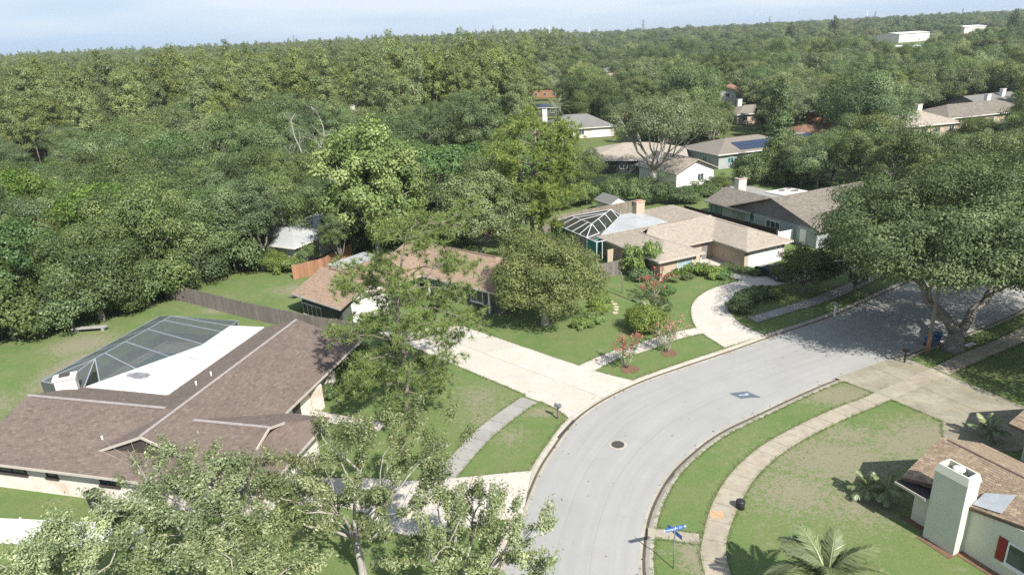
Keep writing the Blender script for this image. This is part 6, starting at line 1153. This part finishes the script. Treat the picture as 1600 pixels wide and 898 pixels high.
house('orange walled house with dark solar panels beyond the trees', (21, 318), -28, 15, 11, 'brick_orange', 'sh_grey', 4.6, .42, False, (-7, 4, 'brick_orange'), 3, solar=(-5, -4.6, 6, 2), storey=1)
house('dark screened house with black roof behind the grey hip roofed house', (13.6, 246), -10, 14, 10, 'siding_green', 'ridge_dark', 2.8, .2, False, None, 3, solar=(-6, -4.4, 10, 2))
house('house with dusty red roof behind the grey green oak', (40, 205), 30, 18, 12, 'stucco_white', 'sh_rust', 2.7, .36, True, None, 3)
house('wide pinkish roofed house behind the large grey green oak', (26.5, 139), -12, 20, 15, 'siding_green', 'sh_sand', 2.7, .3, True, None, 4, tab=(.5, .25))
house('white gabled house showing its sunlit end wall through the hedge', (30.7, 123.2), 115, 12, 9.4, 'white', 'sh_sand', 2.8, .42, False, None, 2, tab=(.5, .25), storey=1)
house('blue grey house with rows of solar panels on its low roof', (48.5, 141), 20, 21, 13, 'stucco_blue', 'sh_grey', 2.9, .3, True, None, 4, solar=(-4.5, -5.6, 9, 2), glass='glass_teal')
house('second blue grey house with solar panels at the edge of the trees', (62, 146), 24, 13, 10, 'stucco_blue', 'sh_grey', 2.9, .3, True, None, 2, solar=(-2.5, -4.6, 5, 2))
house('tan roofed house with pale chimney beside the dark glossy oak', (96.5, 164), 14, 17, 13, 'stucco_beige', 'sh_sand', 2.8, .38, True, (3.5, 2.0, 'stucco_cream'), 4, tab=(.6, .3))
house('long brown grey roofed house at the right edge with white chimney', (119, 177), 18, 30, 13, 'stucco_beige', 'sh_grey', 2.8, .36, True, (9, 3.0, 'white'), 5, tab=(.6, .3))
house('slate roofed house at the far right with tall white chimney', (134, 193), 20, 20, 12, 'siding_grey', 'sh_slate', 3.2, .36, False, (2.5, -2, 'white'), 4)
house('tall white walled house with brown roof above the grove', (77.5, 243), 60, 10, 9, 'white', 'sh_rust', 5.2, .45, False, None, 2, storey=2)
house('low grey roofed house right of the tall white house', (71, 201), 12, 15, 11, 'stucco_beige', 'sh_grey', 2.8, .34, True, (-1, 4.5, 'white'), 3)
house('rust brown roofed house below the dark glossy oak', (71.5, 159), 10, 16, 10, 'stucco_beige', 'sh_rust', 2.6, .3, True, (5, 3, 'stucco_beige'), 3, tab=(.6, .3))
house('orange and white walled house framed by dark trees', (83.5, 181), -30, 9, 8, 'brick_orange', 'white_roof', 4.5, .3, False, None, 2)
house('terracotta roofed house standing tall among the far trees', (-66, 300), -8, 20, 12, 'stucco_cream', 'sh_terra', 6.0, .5, False, None, 3, storey=2)
house('pinkish roofed house behind the lime green tree', (-8.0, 121), -62, 17, 14, 'stucco_beige', 'sh_sand', 2.6, .34, True, None, 3, tab=(.5, .25))
house('pale blue white roofed house left of the lime green tree', (-27.8, 91), 62, 15, 10, 'stucco_white', 'grey_roof', 2.6, .24, True, None, 3)
house('small orange roofed house far up the street', (63, 372), -20, 16, 12, 'brick_orange', 'sh_pink', 4.5, .45, True, None, 3)
house('grey roofed house just beyond the small orange roofed house', (66, 418), 10, 20, 13, 'stucco_beige', 'sh_slate', 4.8, .35, True, None, 3)
house('pale roofed house in a clearing of the left wood', (-152, 227), -20, 20, 13, 'stucco_beige', 'sh_slate', 2.8, .34, True, None, 3)
house('long white flat block on the far right skyline', (398, 712), 30, 52, 24, 'stucco_white', 'white_roof', 8, .1, False, None, 8, name='distant_building')
house('second white block beyond the long white one', (527, 817), 25, 42, 24, 'stucco_white', 'white_roof', 7, .12, False, None, 6, name='distant_building')
house('small white roofed house on the right slope of trees', (292, 520), 15, 30, 16, 'white', 'white_roof', 5, .2, True, None, 4)
house('second small white roofed house on the right slope of trees', (335, 545), 5, 26, 16, 'stucco_beige', 'sh_slate', 5, .2, True, None, 4)
t = thing('garden_shed', 'small white gabled shed beside the beige chimney', 'shed', (*c2w(3.4, 31.6), 0), D2R(25.2))
rS = roof(t, gable_v(-2.0, 2.4, 0, 1.6, 1.9, 2.75), 'sh_slate', None, .06, fascia='white'); walls(t, [rect(-1.35, -1.8, 1.35, 2.2)], 1.85, 'white'); tri_wall(t, [(-1.35, -1.79, 1.85), (1.35, -1.79, 1.85), (0, -1.79, 2.62)], .08, (0, 1), 'white'); door(t, (0, -1.8, 0), 1.2, 1.75, -math.pi/2, 'white')
t = thing('lawn_awning', 'white framed awning on the green lawn below the tan complex', 'awning', (85.5, 139, 0), .25)
MB().slab([(-3, -1.5, 2.3), (3, -1.5, 2.3), (3, 1.5, 2.6), (-3, 1.5, 2.6)], .08).build('canopy', 'alu_white', t)
for x in (-2.8, 0, 2.8):
    for y in (-1.4, 1.4): MB().box((x, y, 1.15), (.12, .12, 2.3)).build('post', 'alu_white', t)
g2 = MB(); g2.prism([(60, 118), (98, 128), (94, 150), (70, 148)], -.13, -.06); g2.build('lawn', 'grass', None, kind='structure')
g2 = MB(); g2.prism([(-106, 150), (-84, 146), (-86, 172), (-112, 176)], -.13, .03); g2.build('sandy_clearing', 'stone_path', None, kind='structure')

# transmission towers and masts on the horizon
def tower(loc, h, rz, label):
    zt_ = terrain(*loc); h -= zt_; t = thing('transmission_tower', label, 'transmission tower', (*loc, zt_), rz, 'transmission towers on the horizon'); m = MB(); n = 9; w0 = h*.11
    wd = lambda f: w0*(1-f)**1.3+h*.012
    cs = [(-1, -1), (1, -1), (1, 1), (-1, 1)]
    for i in range(n):
        a, b = i/n, (i+1)/n
        for k in range(4):
            p = Vector((cs[k][0]*wd(a), cs[k][1]*wd(a), a*h)); q = Vector((cs[k][0]*wd(b), cs[k][1]*wd(b), b*h)); q2 = Vector((cs[(k+1) % 4][0]*wd(b), cs[(k+1) % 4][1]*wd(b), b*h)); p2 = Vector((cs[(k+1) % 4][0]*wd(a), cs[(k+1) % 4][1]*wd(a), a*h))
            m.beam(p, q, h*.010); m.beam(p, q2, h*.006); m.beam(p2, q, h*.006); m.beam(q, q2, h*.006)
    m.build('mast', 'lattice', t); m = MB()
    for f, aw in ((.72, .16), (.84, .19), (.95, .14)): m.beam((-h*aw, 0, f*h), (h*aw, 0, f*h), h*.012); m.beam((-h*aw, 0, f*h), (0, 0, f*h+h*.05), h*.006); m.beam((h*aw, 0, f*h), (0, 0, f*h+h*.05), h*.006)
    m.build('cross_arm', 'lattice', t)
for (x, y, h, lb) in TOWERS: tower((x, y), h, .5, lb)
for (x, y, h, lb) in MASTS:
    t = thing('radio_mast', lb, 'mast', (x, y, 0), 0, 'thin masts on the horizon'); m = MB(); m.tube([(0, 0, 0), (0, 0, h)], [h*.012, h*.006], 6); m.build('shaft', 'alu_white', t); m = MB(); m.beam((-h*.02, 0, h), (h*.02, 0, h), h*.02); m.build('head', 'alu_white', t)

# ------------------------------------------------------------------ the wooded blocks, tree by tree
def px_of(x, y, z=9.0):
    q = Vector((x, y, z-CAM_H)); return 800+1067*q.dot(Rv)/q.dot(fwd)
MARKS = [(55, 'the far left lattice tower'), (150, 'the concrete bench'), (235, 'the screened pool'), (320, 'the white flat roof'), (400, 'the grey board fence'), (458, 'the second lattice tower'), (505, 'the bare dead tree'), (555, 'the terracotta roof'), (610, 'the lime green tree'), (690, 'the pinkish roof'), (770, 'the third lattice tower'), (830, 'the orange walled house'), (890, 'the grey hip roof'), (955, 'the small orange roof'), (1005, 'the fourth lattice tower'),
         (1060, 'the forked oak'), (1110, 'the white gable wall'), (1160, 'the solar panels'), (1205, 'the fifth lattice tower'), (1265, 'the rust brown roof'), (1306, 'the tallest dark conifer'), (1345, 'the dark glossy oak'), (1410, 'the long white block'), (1460, 'the tan house'), (1505, 'the rightmost lattice tower'), (1580, 'the slate roof')]
LOOK = {'oak0': 'dark green round oak', 'oak1': 'dark green broad oak', 'oak2': 'dark green tall oak', 'oak3': 'olive loose crowned oak', 'oak4': 'olive broad oak', 'oak5': 'bright green small oak', 'pine0': 'pale green pine', 'pine1': 'pale green broad pine', 'pine2': 'pale green slim pine', 'cone': 'dark conical tree', 'oak6': 'dark lumpy oak', 'oak7': 'pale mossy oak'}
def zone(k, x, y):
    px = px_of(x, y); mk = min(MARKS, key=lambda m_: abs(m_[0]-px))[1]; pn = k.startswith('pine')
    rows = ((168, 'first row'), (185, 'middle rows'), (999, 'deepest rows')) if pn else ((78, 'front row'), (95, 'near row'), (118, 'middle row'), (145, 'back row'), (180, 'far row'), (999, 'last row'))
    rw = [r for lim, r in rows if y < lim][0]
    gr = 'pines of the far wood' if pn else ('oaks of the left wood' if px < 880 else 'oaks of the right grove')
    return '%s in the %s, in line with %s' % (LOOK[k], rw, mk), gr
TREES += [('oak0', -34.5, 83.5, .95), ('oak2', -20.8, 80.6, .55), ('oak6', -32, 90, .9)]
random.seed(21)
KNM = {'p': 'pine_tree', 'o': 'oak_tree', 'c': 'conifer_tree'}
for (k, x, y, s) in TREES:
    lb, gr = zone(k, x, y); cm, wm = PROTO[k]; fz = random.uniform(.88, 1.14); fx = random.uniform(.9, 1.1)
    tree(KNM[k[0]], lb, 'tree', cm, wm, (x, y, 0 if y < 160 else -.1), random.uniform(0, 6.28), (s*fx, s/fx, s*fz) , gr)
for x, y, h, lb in ((249, 620, 26, 'dark columnar conifer pair on the horizon at the left of the long white block'), (323, 700, 30, 'tallest dark columnar conifer on the right skyline'), (439, 800, 27, 'dark conifer above the left end of the long white block'), (474, 820, 26, 'dark conifer above the right end of the long white block'), (356, 500, 27, 'ragged dark conifer at the far right of the skyline')):
    cm, wm = PROTO['cone']; tree('conifer_tree', lb, 'tree', cm, wm, (x, y, terrain(x, y)), 1.0, (h/14, h/14, (h-terrain(x, y)+3)/10.5))

# the far woods: beyond counting, one object for each kind, grown from the same crowns
def far_wood(name, pts, kinds):
    me = bpy.data.meshes.new(name); n = len(pts); me.vertices.add(n)
    A_ = np.array([p[:3] for p in pts], np.float32); me.vertices.foreach_set('co', A_.ravel())
    for nm, ty, col in (('rz', 'FLOAT', 3), ('ix', 'INT', 7)):
        a = me.attributes.new(nm, ty, 'POINT'); a.data.foreach_set('value', np.array([p[col] for p in pts], np.float32 if ty == 'FLOAT' else np.int32))
    a = me.attributes.new('sc', 'FLOAT_VECTOR', 'POINT'); a.data.foreach_set('vector', np.array([p[4:7] for p in pts], np.float32).ravel())
    o = meshobj(name, me, None, kind='stuff'); ng = bpy.data.node_groups.new(name, 'GeometryNodeTree')
    ng.interface.new_socket('Geometry', in_out='INPUT', socket_type='NodeSocketGeometry'); ng.interface.new_socket('Geometry', in_out='OUTPUT', socket_type='NodeSocketGeometry')
    N = ng.nodes.new; lk = ng.links.new; gi, go = N('NodeGroupInput'), N('NodeGroupOutput'); ip = N('GeometryNodeInstanceOnPoints'); jn = N('GeometryNodeJoinGeometry')
    for k in kinds:
        oi = N('GeometryNodeObjectInfo'); oi.inputs['Object'].default_value = FIRST[k]; oi.inputs['As Instance'].default_value = True; lk(oi.outputs['Geometry'], jn.inputs[0])
    def at(nm, ty): q = N('GeometryNodeInputNamedAttribute'); q.data_type = ty; q.inputs['Name'].default_value = nm; return [s_ for s_ in q.outputs if s_.enabled and s_.name == 'Attribute'][0]
    cx = N('ShaderNodeCombineXYZ'); lk(at('rz', 'FLOAT'), cx.inputs[2]); lk(gi.outputs[0], ip.inputs['Points']); lk(jn.outputs[0], ip.inputs['Instance'])
    ip.inputs['Pick Instance'].default_value = True; lk(at('ix', 'INT'), ip.inputs['Instance Index']); lk(cx.outputs[0], ip.inputs['Rotation']); lk(at('sc', 'FLOAT_VECTOR'), ip.inputs['Scale'])
    lk(ip.outputs[0], go.inputs[0]); md = o.modifiers.new('planting', 'NODES'); md.node_group = ng; return o
FIRST = {}
for o_ in list(COL.objects):
    if o_.parent is not None and o_.name.startswith('crown') and o_.type == 'MESH':
        for k_, (cm_, wm_) in PROTO.items():
            if o_.data == cm_ and k_ not in FIRST: FIRST[k_] = o_
random.seed(33); farp = []; faro = []
FARH = [(a, b, k) for a, b, k in KEEP]
def clear(x, y, r, h):
    for a, b, k in FARH:
        if math.hypot(x-a, y-b) < k+r: return False
        if y < b and y > b*.70:
            xl = a*y/b; zl = 26-(26-3.0)*y/b
            if abs(x-xl) < k*y/b*.8+r*.4 and terrain(x, y)+h > zl and random.random() < .93: return False
    return True
PK, OK_ = ['pine0', 'pine1', 'pine2'], ['oak0', 'oak1', 'oak3', 'oak4', 'oak2', 'oak6', 'oak7', 'cone']
def add_far(x, y, pine):
    s = random.uniform(.72, 1.3)*(1+max(0, y-500)/1600); f = random.choice((random.uniform(.78, 1.08), random.uniform(.9, 1.12), random.uniform(1.0, 1.36))); z = terrain(x, y)-.3
    if pine: farp.append((x, y, z, random.uniform(0, 6.28), s*1.1, s*1.1, .92*f*min(s, 1.15), random.randrange(3)))
    else: faro.append((x, y, z, random.uniform(0, 6.28), s, s, f*min(s, 1.25)*.95, 7 if random.random() < .03 else random.randrange(7)))
for k, x, y, s in REST: add_far(x, y, k[0] == 'p')
y = 205.0
while y < 1750:
    sp = 5.6+max(0, y-260)*.0125; x = -y*.86-20
    while x < y*.82+20:
        xx, yy = x+random.uniform(-.5, .5)*sp, y+random.uniform(-1.2, 1.2)*sp; az = xx/yy; x += sp*(1.0 if az < .06 else 1.35)
        if yy < 238 and not (az < .06 and yy > 203): continue
        pine = az < .075+random.uniform(-.035, .035) and random.random() < .9
        if clear(xx, yy, 3, 22 if pine else 12): add_far(xx, yy, pine)
    y += sp*1.1
far_wood('distant_pine_wood', farp, PK); far_wood('distant_oak_wood', faro, OK_); print('far trees', len(farp), len(faro))

# ------------------------------------------------------------------ shrubs, palms and flowers
random.seed(8); ORD = ['first', 'second', 'third', 'fourth', 'fifth', 'sixth', 'seventh', 'eighth']
for i, (x, y, s, k) in enumerate([(18.4, 71.6, .9, 'green'), (19.4, 72.4, 1.0, 'green'), (20.4, 72.6, 1.1, 'green'), (21.4, 71.9, 1.0, 'green'), (22.5, 71.4, .9, 'yellow'), (23.4, 70.7, .8, 'green'), (17.8, 70.5, .7, 'olive'), (19.5, 71.0, .6, 'olive')]):
    shrub(k, (x, y), (s*1.2, s*1.1, s*.72), 'rounded green shrub in the bed before the beige house window, %s from the fence end' % ORD[[6, 0, 1, 2, 3, 4, 5, 7].index(i)], 'shrubs in the front bed')
for i, (x, y, s) in enumerate([(24.2, 73.0, .7), (25.1, 72.4, .75), (26.0, 71.8, .7), (26.8, 71.0, .6)]):
    shrub('olive', (x, y), (s*1.3, s, s*.7), 'low trimmed shrub in the strip beside the garage wall, %s from the front bed' % ORD[i], 'shrubs along the garage wall')
shrub('yellow', (13.6, 73.4), (1.15, 1.15, 2.1), 'tall yellow green shrub against the short grey fence panel'); shrub('yellow', (15.6, 72.4), (1.2, 1.1, 2.5), 'tall yellow green shrub with upright shoots left of the front bed'); shrub('dark', (14.6, 71.4), (1.2, 1.2, .9), 'low dark shrub between the two yellow green shrubs')
for i, (x, y) in enumerate([(7.5, 60.4), (8.1, 61.8), (8.5, 63.3), (8.9, 64.8), (9.1, 66.2), (6.4, 59.0)]):
    shrub('yellow', (x, y), (.8, .9, .55), 'low fresh green border plant round the olive green oak, %s along the strip' % ORD[i], 'border plants round the olive oak')
for i, (x, y, s) in enumerate(((-14.5, 52.6, 1.2), (-14.4, 50.2, 1.3), (-13.6, 49.3, 1.1), (-14.9, 47.6, .8), (-13.9, 53.8, 1.1))):
    shrub('dark', (x, y), (s, s, s*1.1), 'dark shrub against the wall under the long needled pine, %s in the row' % ORD[i], 'dark shrubs by the shaded wall')
for i, (x, y, s) in enumerate(((17.7, 109, 2.2), (20.4, 107, 2.4), (23.2, 106.4, 2.5), (26.2, 106.2, 2.6), (29.2, 107.2, 2.5), (32.2, 110.0, 2.2), (35.0, 113.5, 2.0), (37.2, 117.0, 1.8))):
    shrub('green' if x > 22 else 'dark', (x, y), (s, s, s*(1.05 if x < 25 else .62)), 'big leafy bush in the hedge before the white gabled house, %s from its left end' % ORD[i], 'hedge bushes before the white gable')
for i, (x, y, s) in enumerate(((42.3, 117, 2.8), (45.8, 119, 3.0), (49.5, 120.5, 3.1), (52.5, 117.5, 2.6), (47.5, 115.5, 2.4))):
    shrub('dark', (x, y), (s, s, s*1.15), 'big dark bush behind the grey gabled house, %s' % ['at the left end of the clump', 'second from the left', 'tallest of the clump', 'at the right end', 'in front of the clump'][i], 'dark bushes behind the grey house')
for i, (x, y) in enumerate(((21.9, 60.9), (22.4, 62.1), (23.2, 63.1), (24.2, 63.9), (25.3, 64.4), (26.2, 64.2))):
    shrub('dark', (x, y), (1.0, 1.0, .8), 'dark shrub edging the inside of the curved drive, %s from the road' % ORD[i], 'shrubs inside the curved drive')
for x, y, s in ((-27.6, 80.6, 1.3), (-25.8, 80.4, 1.0), (-29.5, 81.2, 1.6)):
    shrub('yellow', (x, y), (s, s, s*.9), 'bright shrub beside the new orange fence', 'shrubs by the orange fence')
WHERE = ['left of the concrete bench', 'just left of the bench end', 'behind the left end of the bench', 'right behind the bench', 'right of the bench', 'second to the right of the bench', 'third to the right of the bench', 'near the fence end', 'next to the fence end', 'near the left frame edge', 'second from the left frame edge', 'at the left frame edge', 'behind the fence end', 'behind the grey fence', 'by the pale roofed house']
for i, (x, y) in enumerate([(-52.0, 61.4), (-49.4, 62.3), (-46.9, 62.9), (-44.6, 64.0), (-42.6, 66.2), (-41.3, 68.4), (-40.0, 70.6), (-38.9, 72.6), (-37.9, 74.6), (-54.5, 60.5), (-57, 59.5), (-60, 58.5), (-36.5, 77.8), (-34, 80.5), (-31.5, 84)]):
    s = 2.7+.8*math.sin(i*2.1); shrub(['dark', 'green', 'dark'][i % 3], (x-.2, y+.5), (s, s, s*1.2), '%s %s bush at the edge of the wood, %s' % (['low', 'tall'][s > 2.7], ['dark', 'fresh green', 'dark'][i % 3], WHERE[i]), 'bushes along the wood edge')
for x, y, s in ((8.5, 106, 2.0), (12.6, 108, 2.2), (5.6, 104, 2.0), (2.5, 103, 2.2), (5.8, 84, 1.5), (7.4, 86.5, 1.3)):
    shrub('yellow' if y > 100 else 'green', (x, y), (s, s, s), 'light green bush beyond the tan fence and pool enclosure', 'bushes beyond the tan fence')
shrub('green', (16.4, 66.6), (.9, .9, .5), 'small low plant at the front corner of the flower bed')
for x, y, s in ((-26.4, 84, 1.6), (-21, 88, 2.2), (-14, 90.5, 2.2), (-9.5, 91, 1.8), (-6, 88.5, 1.6)):
    shrub('dark', (x, y), (s, s, s), 'dark bush under the lime green tree', 'bushes under the lime green tree')

def myrtle(label, loc, h, R, seed, bl=90):
    rng = np.random.default_rng(seed); t = thing('crepe_myrtle', label, 'flowering tree', (*loc, 0)); m = MB(); tips = []
    for i in range(7):
        a = i*.9+rng.random(); e = Vector((math.cos(a)*R*rng.uniform(.3, .95), math.sin(a)*R*rng.uniform(.3, .95), h*rng.uniform(.7, 1.0)))
        q = limb(m, (math.cos(a)*.08, math.sin(a)*.08, -.05), e, .04, .012, rng, 5, .06, 5); tips.append(e)
        for k in range(3): p = q[int(rng.integers(2, 5))]; e2 = p+Vector((rng.normal()*R*.35, rng.normal()*R*.35, h*.25)); limb(m, p, e2, .02, .008, rng, 3, .1, 4); tips.append(e2)
    m.build('trunk', 'bark_pale', t); T_ = np.array(tips); n = 900; ix = rng.integers(0, len(T_), n); P = T_[ix]*(1-.45*rng.random((n, 1))**1.5)+rng.normal(0, .17, (n, 3))
    V, T = blades(rng, P, unit(rng.normal(size=(n, 3))+[0, 0, .5]), .15, .075, np.clip(rng.normal(.5, .2, n), 0, 1)); meshobj('crown', quadmesh('crown', V, T, 'lf_myrtle'), t)
    n = bl*5; ix = rng.integers(0, len(T_), n); P = T_[ix]+rng.normal(0, .11, (n, 3))+[0, 0, .1]
    V, T = blades(rng, P, unit(rng.normal(size=(n, 3))+[0, 0, .4]), .12, .10, np.clip(rng.normal(.5, .2, n), 0, 1)); meshobj('blossom', quadmesh('blossom', V, T, 'blossom'), t); return t
myrtle('red flowering crepe myrtle by the pavement nearest the pale drive', (9.1, 50.5), 2.6, 1.3, 1, 110); myrtle('red flowering crepe myrtle by the pavement nearest the curved drive', (13.0, 53.1), 2.8, 1.3, 2, 70)
myrtle('wide red flowering crepe myrtle on the lawn below the front bed', (14.4, 65.6), 2.6, 2.3, 3, 120); myrtle('crepe myrtle with few red flowers beside the white pool enclosure', (4.6, 79.5), 2.8, 1.5, 4, 60)
for x, y, r in ((9.3, 50.2, .8), (13.2, 52.8, .8), (14.4, 65.5, 1.0)):
    t = thing('mulch_ring', 'reddish mulch ring at the foot of a flowering crepe myrtle', 'mulch bed', (x, y, 0), 0, 'mulch rings under the crepe myrtles'); m = MB(); n = 16
    m.prism([(r*random.uniform(.8, 1.1)*math.cos(6.283*k/n), r*random.uniform(.8, 1.1)*math.sin(6.283*k/n)) for k in range(n)], 0, .03); m.build('bed', 'mulch', t)
palm('feathery queen palm arching in at the bottom edge of the lawn', (13.5, 23.9, 0), 2.5, 28, 2.7, 71, droop=1.15, ll=.7, nl=64, lw=.042)
shrub('yellow', (12.2, 57.6), (1.7, 1.6, 1.5), 'bushy bright green shrub in the middle of the front lawn'); shrub('green', (13.4, 60.2), (1.6, 1.5, 1.35), 'second bright green shrub behind the bushy one on the front lawn')
palm('short feathery cycad palm between the bright green shrubs on the lawn', (12.9, 58.9, 0), 1.0, 30, 1.9, 72, droop=1.0, ll=.42, name='cycad_palm')
palm('small palm with two pale fronds in the shade of the cream house', (19.9, 32.5, 0), .6, 14, 1.1, 74, droop=.7, ll=.36, name='cycad_palm')
palm('small palm close to the corner of the cream house', (20.7, 31.9, 0), .9, 14, 1.2, 75, droop=.7, ll=.36, name='cycad_palm')
palm('yellowish clump palm in the shade of the garage wing', (30.4, 37.6, 0), .7, 16, 1.3, 76, droop=.6, ll=.4, name='cycad_palm')
palm('tall palm beside the pale chimney of the grey hip roofed house', (13.6, 181, 0), 8.0, 20, 4.4, 77, droop=1.2, ll=1.0, nl=26)
palm('tall palm with bare trunk among the oaks right of the orange walled house', (73, 172, 0), 9.0, 18, 3.8, 78, droop=.8, ll=.9, nl=22)

# ------------------------------------------------------------------ ragged grass along the edges, litter on the road
def strewn():
    rng = np.random.default_rng(12); P = []; 
    def along(pts, w, per):
        for a, b in zip(pts, pts[1:]):
            L_ = math.hypot(b[0]-a[0], b[1]-a[1]); n = int(L_*per); t = rng.random((n, 1)); nv = np.array([-(b[1]-a[1]), b[0]-a[0]])/max(L_, .01)
            P.append(np.array(a)[:2]+(np.array(b)[:2]-np.array(a)[:2])*t+nv*rng.normal(0, w, (n, 1)))
    for pts in EDGES: along(pts, .06, 34)
    P = np.concatenate(P); x, y = P[:, 0], P[:, 1]
    def inside(poly):
        c = np.zeros(len(P), bool)
        for (a, b), (d, e) in zip(poly, poly[1:]+poly[:1]): c ^= ((b > y) != (e > y)) & (x < (d-a)*(y-b)/((e-b) or 1e-9)+a)
        return c
    bad = np.zeros(len(P), bool)
    for poly in PAVED: bad |= inside(poly) & (rng.random(len(P)) < .93)
    P = P[~bad]; n = len(P); k = 5; idx = np.repeat(np.arange(n), k); m = len(idx); h = (.05+.09*rng.random(n))[idx]; az = rng.random(m)*6.283; dr = np.stack([np.cos(az), np.sin(az), np.zeros(m)], 1); pr = np.stack([-np.sin(az), np.cos(az), np.zeros(m)], 1)
    B = np.concatenate([P[idx]+rng.normal(0, .04, (m, 2)), np.zeros((m, 1))], 1); w = .022
    V = np.stack([B-pr*w, B+pr*w, B+dr*(h*1.5)[:, None]+np.array([0, 0, .55])*h[:, None]], 1); T = np.clip(rng.normal(.45, .2, n)[idx]+rng.normal(0, .08, m), 0, 1)
    meshobj('grass_tufts', quadmesh('grass_tufts', V, T, 'lf_grass', 3), None, kind='stuff')
    # dead leaves in the gutters and under the trees
    Q = []
    for i in rng.integers(0, GN, 420): a, b = (roA, roB) if rng.random() < .5 else (riA, riB); p = a[i].lerp(b[i], rng.uniform(-.15, .55)); Q.append((p.x+rng.normal()*.2, p.y+rng.normal()*.2, ZR+.03))
    for i in range(260): Q.append((rng.normal(30, 5), rng.normal(57, 3), .03))
    for i in range(60): k_ = rng.integers(0, GN); p = roA[k_].lerp(riA[k_], rng.random()); Q.append((p.x, p.y, ZR+.075))
    Q = np.array(Q); V, T = blades(rng, Q, unit(np.array([0, 0, 1.0])+rng.normal(0, .2, (len(Q), 3))), .13, .07, rng.random(len(Q))); meshobj('leaf_litter', quadmesh('leaf_litter', V, T, 'lf_dead'), None, kind='stuff')
strewn()

# ------------------------------------------------------------------ haze
def haze():
    m = MB(); x0, x1, y0, y1, z0, z1 = -9300, 9300, -400, 9300, -1.2, 57.0; m.hexa([(x0, y0, z0), (x1, y0, z0), (x1, y1, z0), (x0, y1, z0), (x0, y0, z1), (x1, y0, z1), (x1, y1, z1), (x0, y1, z1)])
    n = NT('haze_air'); v = n.n('VolumePrincipled'); v.inputs['Color'].default_value = (.86, .92, 1.0, 1); v.inputs['Density'].default_value = HAZE; v.inputs['Anisotropy'].default_value = .2
    n.l(v.outputs[0], n.o.inputs['Volume']); M['haze'] = n.mat; n.mat.cycles.homogeneous_volume = True if hasattr(n.mat, 'cycles') and hasattr(n.mat.cycles, 'homogeneous_volume') else None
    m.build('haze', 'haze', None, kind='stuff')
HAZE = 0.00015
haze()
